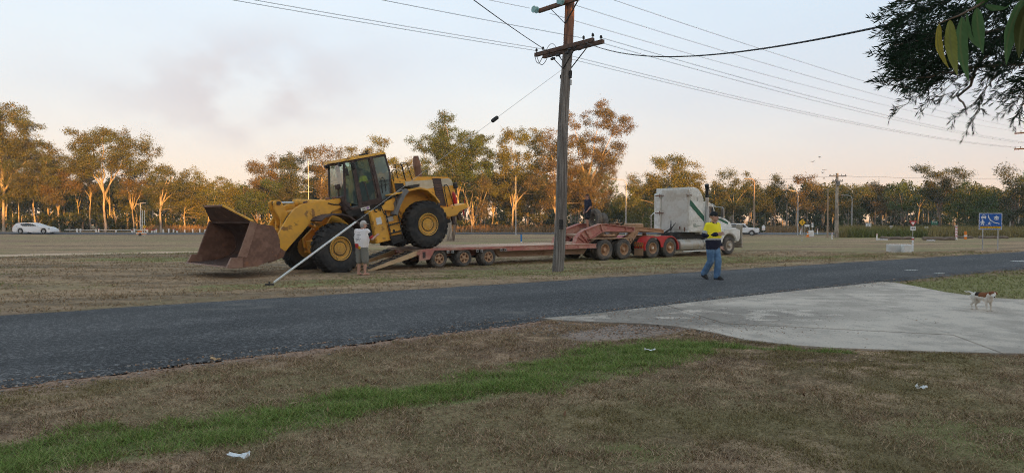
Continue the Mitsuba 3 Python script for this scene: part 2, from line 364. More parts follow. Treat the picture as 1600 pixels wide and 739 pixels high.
def ground_color(p, n, uv):
    x, y = p.x, p.y
    D = dr.sqrt(x * x + y * y)
    n1, n2, n3, n4 = fbm(x * 0.30, y * 0.30, 0, 3), fbm(x * 1.6 + 7, y * 1.6, 0, 3), fbm(x * 8, y * 8, 3, 3), noise(x * 47, y * 47)
    dry = mix((0.34, 0.225, 0.14), (0.155, 0.098, 0.064), smoothstep(0.38, 0.62, n2 * 0.55 + n3 * 0.45))
    dry = mix(dry, (0.18, 0.145, 0.068), smoothstep(0.50, 0.72, n1 * 0.75 + n2 * 0.25) * 0.75)
    c = dry * (0.70 + 0.6 * n4)
    # field beyond the road: straw and grey thatch in long streaks left by the mower
    st = fbm(x * 0.07 + y * 0.02, y * 0.55 - x * 0.05, 0, 4); st2 = fbm(x * 0.5, y * 2.2, 5, 3)
    fld = mix((0.30, 0.200, 0.120), (0.165, 0.115, 0.072), smoothstep(0.34, 0.68, st * 0.6 + st2 * 0.4))
    fld = mix(fld, (0.20, 0.175, 0.078), smoothstep(0.44, 0.64, n1 * 0.5 + fbm(x * 0.09 + 4, y * 0.2, 0, 3) * 0.5) * 0.6)
    fld = fld * (0.75 + 0.5 * noise(x * 9, y * 9))
    t, w = x * float(RD[0]) + y * float(RD[1]), x * float(RN[0]) + y * float(RN[1])
    def ev(fit): return float(fit[0]) * t * t + float(fit[1]) * t + float(fit[2])
    beyond = smoothstep(0.0, 1.0, w - ev(wf_fit))
    c = mix(c, fld, beyond)
    # greener ground
    g = mi.Float(0)
    for (a, b, ra, rb) in zip(swale[:-1], swale[1:], swale_w[:-1], swale_w[1:]):
        d = b - a; s = dr.clip(((x - float(a[0])) * float(d[0]) + (y - float(a[1])) * float(d[1])) / float(d @ d), 0, 1)
        dist = dr.sqrt(dr.square(x - float(a[0]) - s * float(d[0])) + dr.square(y - float(a[1]) - s * float(d[1])))
        g = dr.maximum(g, 1 - smoothstep(0.5, 1.3, dist / (float(ra) + float(rb - ra) * s) + 1.4 * (n2 - 0.5)))
    c = mix(c, mix((0.10, 0.150, 0.040), (0.17, 0.19, 0.070), n3), g * 0.8)
    for (o, r) in zip(greens, green_r):
        e = dr.square((x - float(o[0])) / r[0]) + dr.square((y - float(o[1])) / r[1])
        c = mix(c, mix((0.13, 0.145, 0.045), (0.21, 0.185, 0.080), n3), (1 - smoothstep(0.2, 1.5, e + 1.6 * (n2 - 0.5))) * 0.8)
    # gravel shoulder along the near edge of the road, bare dirt along the far one, and at the foot of the driveway
    dn = ev(wn_fit) - w
    sh = (1 - smoothstep(0.15, 0.75, dn + 0.7 * (n2 - 0.5))) * smoothstep(-0.3, 0.0, dn)
    gr = mix((0.30, 0.185, 0.125), (0.20, 0.125, 0.09), n3) * (0.6 + 0.8 * noise(x * 60, y * 60, 2))
    c = mix(c, gr, sh * 0.9)
    o = on(985, 517, ROAD_Z)
    e = dr.square(((x - float(o[0])) * 0.8 + (y - float(o[1])) * 0.6) / 1.35) + dr.square(((y - float(o[1])) * 0.8 - (x - float(o[0])) * 0.6) / 0.55)
    c = mix(c, mix(gr, (0.27, 0.23, 0.20), 0.5), (1 - smoothstep(0.5, 1.4, e + 1.2 * (n2 - 0.5))))
    df = w - ev(wf_fit)
    c = mix(c, (0.23, 0.16, 0.105), (1 - smoothstep(0.1, 0.9, df + 0.8 * (n2 - 0.5))) * smoothstep(-0.2, 0, df) * 0.7)
    # worn foot track across the field on the left
    d = path_b - path_a; L = float(np.linalg.norm(d)); d = d / L
    al = (x - float(path_a[0])) * float(d[0]) + (y - float(path_a[1])) * float(d[1])
    ac = (y - float(path_a[1])) * float(d[0]) - (x - float(path_a[0])) * float(d[1])
    tr = (1 - smoothstep(0.8, 1.5, dr.abs(ac + 0.9 * (n1 - 0.5)) + 0.4 * (n2 - 0.5))) * (1 - smoothstep(L * 0.97, L * 1.15, al))
    c = mix(c, (0.50, 0.36, 0.245), tr * 0.85)
    return c
mat('m_ground', ground_color, 0.95, spec=0.1)
whole('ground', gm, 'm_ground', 'dry mown grass field and lawn with green and bare patches', None, kind='structure', smooth=True)

def sheet(nodes_t, cols, wa, wb, zoff, jit=0.0):
    """Road strip: nodes along, cols across, following the ground."""
    t = np.asarray(nodes_t); s = np.linspace(0, 1, cols)
    T_, S_ = np.meshgrid(t, s, indexing='ij')
    a, b = wa(t), wb(t)
    if jit:
        a = a + jit * (meshkit.fbm(np.stack([t * 1.6, t * 0, t * 0], -1), 4, 4) - 0.5); b = b + jit * (meshkit.fbm(np.stack([t * 1.3, t * 0 + 5, t * 0], -1), 4, 6) - 0.5)
    W_ = a[:, None] + (b - a)[:, None] * S_
    x, y = T_ * RD[0] + W_ * RN[0], T_ * RD[1] + W_ * RN[1]
    z = ground_z(x, y) + zoff + 0.05 * np.sin(np.pi * S_) - 0.05 * (np.abs(S_ - 0.5) > 0.4999)
    return x, y, z, cols
tt = np.concatenate([np.linspace(-60, -8, 40), np.linspace(-7.9, 40, 480), np.linspace(40.5, 130, 60)])
x, y, z, nc = sheet(tt, 24, w_near, w_far, 0.028, 0.30)
v = np.stack([x, y, z], -1).reshape(-1, 3)
i, j = np.meshgrid(np.arange(len(tt) - 1), np.arange(nc - 1), indexing='ij')
q = np.stack([i * nc + j, (i + 1) * nc + j, (i + 1) * nc + j + 1, i * nc + j + 1], -1).reshape(-1, 4)
rm = trimesh.Trimesh(v, np.vstack([q[:, [0, 1, 2]], q[:, [0, 2, 3]]]), process=False)
if rm.face_normals[:, 2].mean() < 0: rm.invert()
def asphalt(p, n, uv):
    f1, f2, k = voronoi(p.x * 55, p.y * 55)
    a = fbm(p.x * 0.5, p.y * 0.5, 0, 3); b = fbm(p.x * 3, p.y * 3, 2, 3)
    t, w = p.x * float(RD[0]) + p.y * float(RD[1]), p.x * float(RN[0]) + p.y * float(RN[1])
    lane = fbm(t * 0.10, w * 1.4, 9, 3)
    c = mix((0.084, 0.078, 0.075), (0.052, 0.049, 0.048), smoothstep(0.3, 0.7, lane * 0.6 + a * 0.4))
    stone = smoothstep(0.45, 0.15, f1) * (k * k)
    g2 = noise(p.x * 42, p.y * 42, 3); g3 = noise(p.x * 19, p.y * 19, 7)
    c = c * (0.35 + 0.25 * b + 1.8 * stone + 1.3 * smoothstep(0.50, 0.85, g2) + 0.25 * g3)
    s = smoothstep(0.74, 0.80, fbm(p.x * 0.8 + 40, p.y * 2.0, 4, 4))
    return mix(c, (0.16, 0.14, 0.12), s * 0.5)
def asphalt_bump(p, n, uv):
    f1, f2, k = voronoi(p.x * 55, p.y * 55)
    return (0.5 - dr.minimum(f1, 0.5)) * k
scene['m_asphalt'] = {'type': 'twosided', 'bsdf': {'type': 'bumpmap', 'arbitrary': mikit.proc(asphalt_bump, 0.004), 'scale': 0.012,
                      'bsdf': {'type': 'principled', 'base_color': mikit.proc(asphalt), 'roughness': 0.75, 'specular': 0.25}}}
whole('road', rm, 'm_asphalt', 'narrow sealed road of dark asphalt', None, kind='structure', smooth=True)

# the concrete driveway: four bays with open joints between them
def conc(p, n, uv):
    a = fbm(p.x * 0.6, p.y * 0.6, 0, 3); b = fbm(p.x * 3.3, p.y * 3.3, 2, 4); s = noise(p.x * 70, p.y * 70)
    c = mix((0.48, 0.40, 0.325), (0.33, 0.275, 0.225), smoothstep(0.35, 0.65, a * 0.5 + b * 0.5))
    o = on(1085, 492, ROAD_Z); o2 = on(1010, 508, ROAD_Z)
    e = dr.square((p.x - float(o[0])) / 3.2) + dr.square((p.y - float(o[1])) / 1.3)
    e2 = dr.square((p.x - float(o2[0]) - 0.7) / 2.2) + dr.square((p.y - float(o2[1]) - .3) / 0.8)
    dirt = dr.maximum(1 - smoothstep(0.1, 1.3, e + 1.5 * (b - 0.5)), 1 - smoothstep(0.2, 1.3, e2 + 1.8 * (b - 0.5)))
    c = mix(c, (0.21, 0.175, 0.145), dirt * 0.9 * smoothstep(0.22, 0.50, b + 0.25 * (s - 0.5)))
    f1, f2, k = voronoi(p.x * 9, p.y * 9)
    return mix(c * (0.9 + 0.2 * s), (0.09, 0.075, 0.065), smoothstep(0.17, 0.11, f1) * smoothstep(0.72, 0.80, k) * (0.35 + 0.65 * dirt))
mat('m_concrete', conc, 0.9, spec=0.15)
rest = apron_poly
j1, j2 = (np.array(on(1040, 478, .3)[:2]), np.array(on(1250, 545, .3)[:2])), (np.array(on(1110, 506, .3)[:2]), np.array(on(1640, 533, .3)[:2]))
j3 = (np.array(on(1290, 450, .3)[:2]), np.array(on(1560, 552, .3)[:2]))
cuts = shapely.union_all([sg.LineString([2 * a - b, 2 * b - a]).buffer(0.009) for a, b in (j1, j2, j3)])
slabs = [g for g in getattr(apron_poly.difference(cuts), 'geoms', []) if g.area > 0.05]
def drape(poly, cell, top, thick):
    """A slab of the outline that follows the ground: triangulated on a grid."""
    x0, y0, x1, y1 = poly.bounds
    man = m3.Manifold.extrude(m3.CrossSection([np.array(poly.exterior.coords)[:-1]], m3.FillRule.EvenOdd), thick).refine_to_length(cell)
    m = tm(man)
    m.vertices = np.stack([m.vertices[:, 0], m.vertices[:, 1], ground_z(m.vertices[:, 0], m.vertices[:, 1]) + top - thick + m.vertices[:, 2]], 1)
    return m
labels['driveway'] = {'label': 'pale concrete driveway joining the road', 'kind': 'structure'}
for k, g in enumerate(slabs):
    put('slab', drape(g, 0.5, 0.022 - 0.004 * (k % 2), 0.07), 'm_concrete', 'driveway', smooth=30)

# the highway across the far side of the field and its shoulder
hw = [(-400, 400)]
hx = np.linspace(-400, 400, 161); hy = np.linspace(0, 1, 9)
def strip(y0, y1, zoff):
    X, S = np.meshgrid(hx, hy, indexing='ij'); Y = y0 + (y1 - y0) * S
    v = np.stack([X, Y, ground_z(X, Y) + zoff], -1).reshape(-1, 3); n = len(hy)
    i, j = np.meshgrid(np.arange(len(hx) - 1), np.arange(n - 1), indexing='ij')
    q = np.stack([i * n + j, (i + 1) * n + j, (i + 1) * n + j + 1, i * n + j + 1], -1).reshape(-1, 4)
    m = trimesh.Trimesh(v, np.vstack([q[:, [0, 1, 2]], q[:, [0, 2, 3]]]), process=False)
    if m.face_normals[:, 2].mean() < 0: m.invert()
    return m
mat('m_highway', dirty((0.11, 0.11, 0.115), (0.085, 0.085, 0.09), 0.8, 0.3), 0.6)
whole('highway', strip(96.5, 109, 0.06), 'm_highway', 'grey highway along the far side of the field', None, kind='structure', smooth=True)
# ------------------------------------------------------------------ trees
def quads(c, d, w, l, wd, full=False):
    """Rhombus leaves: centre c, axis d, side w, length l, width wd."""
    n = len(c)
    if not full:       # far leaves: one triangle each
        v = np.stack([c - d * l[:, None] * 0.5 + w * wd[:, None] * 0.5, c - d * l[:, None] * 0.5 - w * wd[:, None] * 0.5, c + d * l[:, None] * 0.5], 1).reshape(-1, 3)
        return v, np.arange(3 * n).reshape(-1, 3)
    v = np.stack([c - d * l[:, None] * 0.5, c + w * wd[:, None] * 0.5, c + d * l[:, None] * 0.5, c - w * wd[:, None] * 0.5], 1).reshape(-1, 3)
    k = np.arange(n) * 4
    return v, np.vstack([np.stack([k, k + 1, k + 2], 1), np.stack([k, k + 2, k + 3], 1)])

def unit(v): return v / (np.linalg.norm(v, axis=-1, keepdims=True) + 1e-12)

def tree_mesh(g, base, lobes, trunk_r, fork, clump_r, per, leaf, tint, nlimb=4, dens=1.0, twigs=4, droop=0.5, lean=0.0, bare=0.0):
    """Trunk, limbs and leaf clumps that fill the given lobes [(centre xyz, radii xyz)], all relative to base. Returns wood, (leaf vertices, faces, colours)."""
    base = np.asarray(base, float)
    clumps = []
    for c, r in lobes:
        c, r = np.asarray(c, float), np.asarray(r, float)
        vol = 4.19 * r.prod(); n = max(4, int(dens * vol / (4.19 * clump_r ** 3) * 0.78))
        tries = 0; mine = []
        while len(mine) < n and tries < n * 30:
            tries += 1
            u = unit(g.normal(size=3)) * (0.35 + 0.65 * g.random() ** 0.55)
            q = c + u * r * 0.94
            if all(np.linalg.norm(q - o) > clump_r * 0.75 for o in mine[-40:]): mine.append(q)
        clumps += mine
    clumps = np.array(clumps)
    top = clumps[:, 2].max(); cen = clumps.mean(0)
    woods, nodes, nrad = [], [], []
    # trunk
    nt = 7; s = np.linspace(0, 1, nt)
    f = np.array([lean * fork + 0.25 * (cen[0] - 0) * 0.3, 0, fork])
    tp = np.stack([f[0] * s ** 1.4 + 0.05 * fork * 0.3 * np.sin(s * 5 + g.random() * 6), 0.03 * fork * np.sin(s * 4 + g.random() * 6), s * fork], 1); tp[0] = 0
    rr = trunk_r * (1.0 - 0.35 * s); rr[0] *= 1.35
    woods.append(tube(tp, rr, 7)); nodes += list(tp[3:]); nrad += list(rr[3:])
    # main limbs towards groups of clumps
    idx = g.choice(len(clumps), min(nlimb, len(clumps)), replace=False)
    cent = clumps[idx].copy()
    for _ in range(4):
        lab = np.argmin(np.linalg.norm(clumps[:, None] - cent[None], axis=-1), 1)
        for k in range(len(cent)):
            if (lab == k).any(): cent[k] = clumps[lab == k].mean(0)
    for c in cent:
        st = tp[-1] if g.random() < 0.6 else tp[-2]
        end = c + np.array([0, 0, 0.25 * (top - c[2])])
        mid = st + (end - st) * 0.45 + np.array([g.normal() * 0.3, g.normal() * 0.3, 0.10 * np.linalg.norm(end - st)]) 
        p = bez(st, mid, end, 9); p[1:-1] += g.normal(size=(7, 3)) * 0.035 * np.linalg.norm(end - st) * 0.35
        r = trunk_r * 0.62 * np.linspace(1, 0.22, 9)
        woods.append(tube(p, r, 5)); nodes += list(p[2:]); nrad += list(r[2:])
    nodes, nrad = np.array(nodes), np.array(nrad)
    order = np.argsort(np.linalg.norm(clumps - tp[-1], axis=1))
    L, D_, W_, ll, ww, cc = [], [], [], [], [], []
    for ci in order:
        c = clumps[ci]
        dd = np.linalg.norm(nodes - c, axis=1) + np.where(nodes[:, 2] > c[2] + 0.4, 4.0, 0.0)
        k = int(np.argmin(dd)); st = nodes[k]
        ln = np.linalg.norm(c - st)
        mid = st + (c - st) * 0.5 + np.array([g.normal() * 0.12 * ln, g.normal() * 0.12 * ln, -0.02 * ln + 0.08 * ln * g.normal()])
        p = bez(st, mid, c, 5); r0 = min(nrad[k] * 0.62, 0.02 + 0.03 * ln + 0.02)
        r0 *= 0.8; r = np.linspace(r0, max(0.014, r0 * 0.35), 5)
        woods.append(tube(p, r, 4, cap=False)); nodes = np.vstack([nodes, p[2:4]]); nrad = np.concatenate([nrad, r[2:4]])
        ends = []
        rc = clump_r * (0.7 + 0.6 * g.random())
        for _ in range(twigs):
            u = unit(g.normal(size=3) + np.array([0, 0, 0.25])) * rc * (0.5 + 0.55 * g.random()) * np.array([1, 1, 0.75])
            woods.append(tube([c - (c - st) * 0.15, c + u * 0.55 + g.normal(size=3) * 0.08, c + u], [0.022, 0.016, 0.008], 3, cap=False)); ends.append(c + u)
        if g.random() < bare: continue
        n = int(per * (rc / clump_r) ** 2)
        e = np.array(ends + [c])[g.integers(0, len(ends) + 1, n)]
        pos = e + g.normal(size=(n, 3)) * rc * np.array([0.36, 0.36, 0.27])
        d = unit(g.normal(size=(n, 3)) + np.array([0, 0, -droop])); w = unit(np.cross(d, g.normal(size=(n, 3))))
        l = leaf * (0.6 + 0.8 * g.random(n))
        tone = (0.82 + 0.36 * g.random())
        col = np.asarray(tint) * tone * (0.75 + 0.5 * g.random((n, 1))) * np.array([1 + 0.25 * (g.random() - 0.4), 1.0, 1.0])
        L.append(pos); D_.append(d); W_.append(w); ll.append(l); ww.append(l * (0.35 + 0.2 * g.random(n))); cc.append(col)
    v, f = quads(np.concatenate(L), np.concatenate(D_), np.concatenate(W_), np.concatenate(ll), np.concatenate(ww))
    col = np.repeat(np.concatenate(cc), 3, 0)
    wood = cat(woods); wood.vertices = wood.vertices + base
    return wood, (v + base, f, np.clip(col, 0.004, 0.9))

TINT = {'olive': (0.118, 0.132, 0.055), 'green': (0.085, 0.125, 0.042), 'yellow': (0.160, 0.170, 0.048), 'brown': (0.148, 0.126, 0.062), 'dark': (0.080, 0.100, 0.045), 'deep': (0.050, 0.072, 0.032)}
# px lobes: (cx, cy, rx, ry) of the photograph; each tree stands at its own distance
TREES = [
 # name, label, D, trunk x, lobes, fork y, trunk radius, tint, bark, options
 ('gum_tree', 'tallest gum tree at the left edge, rust coloured crown cut by the frame', 112, 6, [(20, 205, 55, 42), (-35, 240, 55, 60), (45, 258, 55, 42), (0, 300, 40, 22)], 300, 0.42, 'olive', 'm_bark', dict(nlimb=6)),
 ('gum_tree', 'pale slender trunk with small crown just right of the leftmost gum', 117, 29, [(32, 290, 26, 22), (20, 265, 20, 20)], 320, 0.22, 'olive', 'm_bark', dict(nlimb=3)),
 ('gum_tree', 'gum behind the white hatchback with an orange lit trunk', 120, 54, [(60, 262, 30, 30), (48, 290, 24, 16)], 300, 0.26, 'brown', 'm_bark', dict(nlimb=3)),
 ('gum_tree', 'low forked gum with reddish limbs right of the white hatchback', 116, 92, [(84, 282, 28, 24), (112, 290, 24, 22), (98, 262, 28, 16)], 326, 0.26, 'brown', 'm_bark', dict(nlimb=5)),
 ('gum_tree', 'thin leaning gum left of the broad spreading gum', 121, 122, [(118, 280, 24, 26), (136, 300, 18, 16)], 318, 0.17, 'olive', 'm_bark', dict(nlimb=3)),
 ('gum_tree', 'straight trunk close to the left of the broad spreading gum', 119, 142, [(140, 290, 20, 16), (132, 260, 22, 18)], 306, 0.20, 'brown', 'm_bark', dict(nlimb=3)),
 ('gum_tree', 'broad spreading gum, the widest flat crown in the left row', 112, 164, [(125, 222, 30, 22), (168, 222, 40, 24), (214, 234, 28, 22), (150, 258, 55, 20), (200, 262, 30, 16)], 306, 0.36, 'olive', 'm_bark', dict(nlimb=7)),
 ('gum_tree', 'orange leaved gum with dark trunk left of the solar light mast', 117, 208, [(205, 284, 32, 26), (222, 262, 20, 14)], 328, 0.26, 'brown', 'm_bark', dict(nlimb=5)),
 ('gum_tree', 'thick forked gum with orange fork right of the solar light mast', 113, 251, [(238, 276, 22, 24), (262, 280, 26, 24), (250, 302, 38, 16)], 322, 0.36, 'olive', 'm_bark', dict(nlimb=5)),
 ('gum_tree', 'leaning pale gum with yellowish crown, third left of the bucket', 118, 288, [(302, 285, 22, 25), (286, 296, 18, 20), (318, 310, 22, 16)], 326, 0.19, 'yellow', 'm_bark', dict(nlimb=4)),
 ('gum_tree', 'rounded olive gum directly behind the raised bucket tip', 120, 330, [(345, 298, 26, 20), (366, 306, 22, 22), (332, 320, 24, 14)], 330, 0.22, 'yellow', 'm_bark', dict(nlimb=4)),
 ('gum_tree', 'low dark green tree behind the gap between bucket and lift arm', 118, 402, [(400, 318, 34, 22), (420, 300, 20, 18)], 345, 0.22, 'green', 'm_bark_dark', dict(nlimb=4)),
 ('gum_tree', 'tall thin crowned gum above the bucket with brownish left side', 124, 420, [(404, 268, 20, 17), (420, 258, 18, 14), (436, 268, 22, 18), (410, 290, 22, 12)], 320, 0.24, 'brown', 'm_bark', dict(nlimb=5)),
 ('gum_tree', 'tall olive gum left of the thin white mast', 122, 462, [(452, 248, 24, 16), (440, 262, 20, 20), (470, 280, 34, 26), (455, 305, 34, 16)], 318, 0.28, 'dark', 'm_bark', dict(nlimb=5)),
 ('gum_tree', 'open gum with pale bent limbs just left of the loader cab', 116, 500, [(490, 240, 20, 12), (520, 236, 22, 12), (505, 262, 18, 12), (520, 285, 26, 20)], 300, 0.25, 'brown', 'm_bark', dict(nlimb=6)),
 ('gum_tree', 'yellow green tree rising behind the roof of the loader cab', 121, 575, [(560, 240, 26, 14), (598, 228, 20, 12), (582, 262, 40, 22), (620, 250, 20, 16)], 300, 0.26, 'yellow', 'm_bark', dict(nlimb=5)),
 ('gum_tree', 'small olive tree between the loader cab and the exhaust stack', 114, 628, [(625, 268, 22, 20), (640, 285, 22, 18)], 310, 0.2, 'yellow', 'm_bark', dict(nlimb=4)),
 ('gum_tree', 'tall dense green gum behind the loader bonnet with a peaked crown', 115, 716, [(698, 200, 24, 24), (672, 222, 34, 20), (712, 232, 48, 26), (745, 226, 26, 22), (690, 266, 52, 26), (745, 262, 30, 26)], 298, 0.38, 'green', 'm_bark', dict(nlimb=8)),
 ('bare_tree', 'pale many stemmed nearly leafless gum right of the loader', 113, 737, [(735, 300, 22, 16), (755, 292, 16, 14)], 352, 0.18, 'olive', 'm_bark', dict(nlimb=7, bare=0.8)),
 ('gum_tree', 'slim red leaved sapling just right of the loader counterweight', 111, 750, [(752, 300, 9, 30), (756, 330, 7, 16)], 350, 0.12, 'brown', 'm_bark_dark', dict(nlimb=3)),
 ('gum_tree', 'orange tinged gum left of the near wooden pole', 116, 800, [(795, 222, 26, 16), (830, 212, 30, 18), (806, 258, 38, 26), (842, 250, 30, 26), (800, 298, 34, 22)], 325, 0.32, 'yellow', 'm_bark', dict(nlimb=7)),
 ('gum_tree', 'rusty leaved tree directly behind the near wooden pole', 112, 868, [(870, 240, 30, 34), (850, 282, 30, 28), (900, 300, 34, 26)], 330, 0.33, 'brown', 'm_bark', dict(nlimb=6)),
 ('gum_tree', 'tall airy gum right of the near wooden pole with rusty foliage below', 115, 915, [(900, 190, 20, 16), (938, 186, 30, 22), (968, 200, 22, 22), (955, 232, 26, 14), (915, 222, 26, 18), (925, 266, 44, 34), (930, 312, 36, 20)], 300, 0.38, 'brown', 'm_bark', dict(nlimb=8)),
 ('gum_tree', 'olive gum filling the gap between the loader exhaust and the near pole', 122, 770, [(775, 262, 26, 24), (762, 288, 28, 22), (790, 300, 26, 18)], 330, 0.25, 'olive', 'm_bark', dict(nlimb=5)),
 ('gum_tree', 'green gum with dense low crown left of the slim pale post', 121, 690, [(660, 300, 30, 18), (690, 310, 34, 20), (720, 306, 28, 18)], 338, 0.22, 'green', 'm_bark_dark', dict(nlimb=5)),
 ('gum_tree', 'low olive gum between the slim pale post and the near pole', 121, 825, [(822, 300, 30, 20), (848, 312, 24, 18), (800, 316, 26, 16)], 340, 0.22, 'olive', 'm_bark', dict(nlimb=5)),
 ('gum_tree', 'olive gum with a low crown seen through the loader cab', 123, 545, [(540, 290, 30, 22), (570, 285, 30, 20), (600, 292, 28, 22), (560, 312, 40, 16)], 335, 0.22, 'olive', 'm_bark', dict(nlimb=5)),
 ('gum_tree', 'broad yellow green tree behind the white prime mover', 110, 1030, [(1045, 268, 38, 22), (1080, 272, 24, 22), (1010, 290, 34, 24), (1050, 300, 50, 22), (985, 322, 22, 20)], 322, 0.34, 'yellow', 'm_bark', dict(nlimb=7)),
 ('gum_tree', 'green bushy tree low behind the spare tyres', 119, 985, [(985, 330, 34, 22), (1012, 340, 20, 14)], 355, 0.2, 'green', 'm_bark_dark', dict(nlimb=4)),
 ('gum_tree', 'twin stemmed white gum right of the prime mover bonnet', 112, 1146, [(1128, 286, 18, 14), (1155, 280, 22, 13), (1140, 302, 28, 14), (1172, 296, 16, 12)], 322, 0.2, 'olive', 'm_bark', dict(nlimb=7)),
 ('gum_tree', 'grey green gum left of the curved street lamp on the right', 122, 1212, [(1200, 292, 24, 14), (1225, 300, 24, 16), (1190, 312, 22, 12)], 335, 0.2, 'dark', 'm_bark', dict(nlimb=5)),
 ('gum_tree', 'brownish crowned gum above the yellow diamond sign', 118, 1243, [(1250, 288, 24, 12), (1268, 300, 20, 18), (1238, 310, 20, 14)], 330, 0.22, 'brown', 'm_bark', dict(nlimb=5)),
 ('gum_tree', 'dark small crowned gum between two slim poles on the right', 124, 1285, [(1288, 310, 18, 22), (1298, 296, 14, 12)], 340, 0.2, 'dark', 'm_bark', dict(nlimb=4)),
 ('gum_tree', 'white forked gum just right of the far power pole', 114, 1325, [(1320, 298, 24, 14), (1345, 306, 22, 16), (1308, 312, 14, 14)], 342, 0.22, 'olive', 'm_bark', dict(nlimb=6)),
 ('gum_tree', 'orange tipped gum right of the white forked gum', 120, 1378, [(1366, 300, 24, 14), (1390, 298, 20, 12), (1378, 316, 26, 14)], 338, 0.22, 'brown', 'm_bark', dict(nlimb=5)),
 ('gum_tree', 'rounded mid green tree behind the give way sign', 104, 1412, [(1406, 308, 24, 22), (1425, 318, 20, 18)], 345, 0.22, 'green', 'm_bark_dark', dict(nlimb=4)),
 ('gum_tree', 'tall open gum with a wide domed crown left of the blue sign', 112, 1468, [(1440, 276, 20, 14), (1465, 282, 26, 20), (1492, 274, 22, 14), (1480, 300, 30, 18)], 330, 0.3, 'dark', 'm_bark_dark', dict(nlimb=7)),
 ('gum_tree', 'bright green dense tree left of the blue traffic sign', 98, 1520, [(1512, 308, 26, 22), (1535, 316, 24, 20), (1500, 330, 22, 14)], 345, 0.24, 'green', 'm_bark_dark', dict(nlimb=5, dens=1.3)),
 ('gum_tree', 'tall dull olive gum at the right edge behind the blue traffic sign', 100, 1582, [(1570, 278, 24, 14), (1590, 296, 30, 24), (1610, 275, 24, 16), (1578, 325, 22, 20)], 350, 0.3, 'dark', 'm_bark_dark', dict(nlimb=6)),
]
for ti, (nm, lab, D, tx, lobes, fy, r, tint, bk, opt) in enumerate(TREES):
    g = np.random.default_rng(100 + ti)
    b = at(tx, 344, D); b[2] = ground_z(b[0], b[1]) - 0.05
    k_ = D / FPX
    lb = []
    for (cx, cy, rx, ry) in lobes:
        q = at(cx, cy, D) - b
        ryy = 0.75 * min(rx, 45) * k_
        q[1] += g.normal() * 0.35 * ryy
        lb.append((q, (rx * k_, ryy, ry * k_)))
    if nm == 'gum_tree' and len(lobes) > 2:
        xs_, ys_ = [l[0] for l in lobes], [l[1] for l in lobes]
        for _ in range(2 + len(lobes) // 3):
            cx, cy = min(xs_) + (max(xs_) - min(xs_)) * g.random(), np.mean(ys_) + 6 + (max(ys_) + 18 - np.mean(ys_)) * g.random()
            q = at(cx, cy, D) - b; q[1] += g.normal() * 1.5
            lb.append((q, (17 * k_, 1.6, 10 * k_)))
    fork = max(0.5, at(tx, fy, D)[2] - b[2])
    o = dict(nlimb=5, dens=1.0, bare=0.0); o.update(opt)
    wood, (lv, lf, lc) = tree_mesh(g, b, lb, r * 0.54, fork, 0.95, 330, 0.22, TINT[tint], **o)
    t = thing(nm, lab, 'tree')
    put('trunk', wood, bk, t, smooth=60)
    put('crown', (lv, lf), 'm_leaf', t, smooth=False, color=lc)

# the wood behind, read as one mass, and the scrub at its foot
def mass_tree(g, base, H, R, tint, n=260, leaf=0.55, low=0.3):
    z0 = H * low * g.random()
    u = unit(g.normal(size=(n, 3))) * (0.35 + 0.65 * g.random((n, 1)) ** 0.5)
    nb = 5 + int(4 * g.random()); bl = unit(g.normal(size=(nb, 3))) * 0.65; bl[:, 2] = np.abs(bl[:, 2]) * 0.9 - 0.2 if low > 0.1 else g.random(nb) * 1.3 - 0.75
    pos = bl[g.integers(0, nb, n)] + u * 0.42
    pos = pos * np.array([R, R, (H - z0) / 2]) + np.array([0, 0, (H + z0) / 2])
    d = unit(g.normal(size=(n, 3)) + [0, 0, -0.4]); w = unit(np.cross(d, g.normal(size=(n, 3)))); l = leaf * (0.6 + 0.8 * g.random(n))
    v, f = quads(pos + base, d, w, l, l * 0.5)
    c = np.repeat(np.asarray(tint) * (0.8 + 0.4 * g.random()) * (0.75 + 0.5 * g.random((n, 1))), 3, 0)
    lean = g.normal() * 0.04 * H
    wood = [tube([base, base + [lean * 0.4, 0, H * 0.35], base + [lean, 0, H * 0.8]], [0.16, 0.12, 0.04], 5, cap=False)]
    for _ in range(2):
        a = g.random() * 6.28; h = H * (0.3 + 0.2 * g.random())
        wood.append(tube([base + [lean * 0.4, 0, h], base + [lean * .5 + R * 0.4 * math.cos(a), R * 0.4 * math.sin(a), h + H * 0.25]], [0.07, 0.03], 4, cap=False))
    return cat(wood), v, f, c
def mass(name, label, spots, **kw):
    g = np.random.default_rng(sum(map(ord, name)))
    ws, vs, fs, cs, o = [], [], [], [], 0
    for (x, y, H, R, tint) in spots:
        wd, v, f, c = mass_tree(g, np.array([x, y, float(ground_z(x, y))]), H, R, tint, **kw)
        ws.append(wd); vs.append(v); fs.append(f + o); cs.append(c); o += len(v)
    labels[name] = {'label': label, 'kind': 'stuff', 'category': 'forest'}
    put('trunks', cat(ws), 'm_bark', name, smooth=60); labels[name + '__trunks'] = {'kind': 'stuff'}
    put('foliage', (np.concatenate(vs), np.concatenate(fs)), 'm_leaf', name, smooth=False, color=np.clip(np.concatenate(cs), .004, .9)); labels[name + '__foliage'] = {'kind': 'stuff'}
g = np.random.default_rng(77)
spots = []
for x in np.arange(-190, 190, 3.4):
    for row in range(4):
        y = 127 + row * 11 + g.normal() * 3
        px = 800 + FPX * x / y
        hh = 10.0 if px < 420 else 10.5
        if px > 1100: hh = 9.0
        if 560 < px < 940: hh = 12.5
        if 940 < px < 1010: hh = 6.0
        spots.append((x + g.normal() * 1.5, y, hh * (0.75 + 0.4 * g.random()) + row * 0.7, 2.2 + 1.4 * g.random(), TINT['dark'] if g.random() < 0.6 else TINT['olive'] if g.random() < .6 else TINT['green']))
mass('forest', 'dim far off eucalypt forest closing the view behind the roadside trees', spots, n=800, leaf=0.5, low=0.2)
spots = []
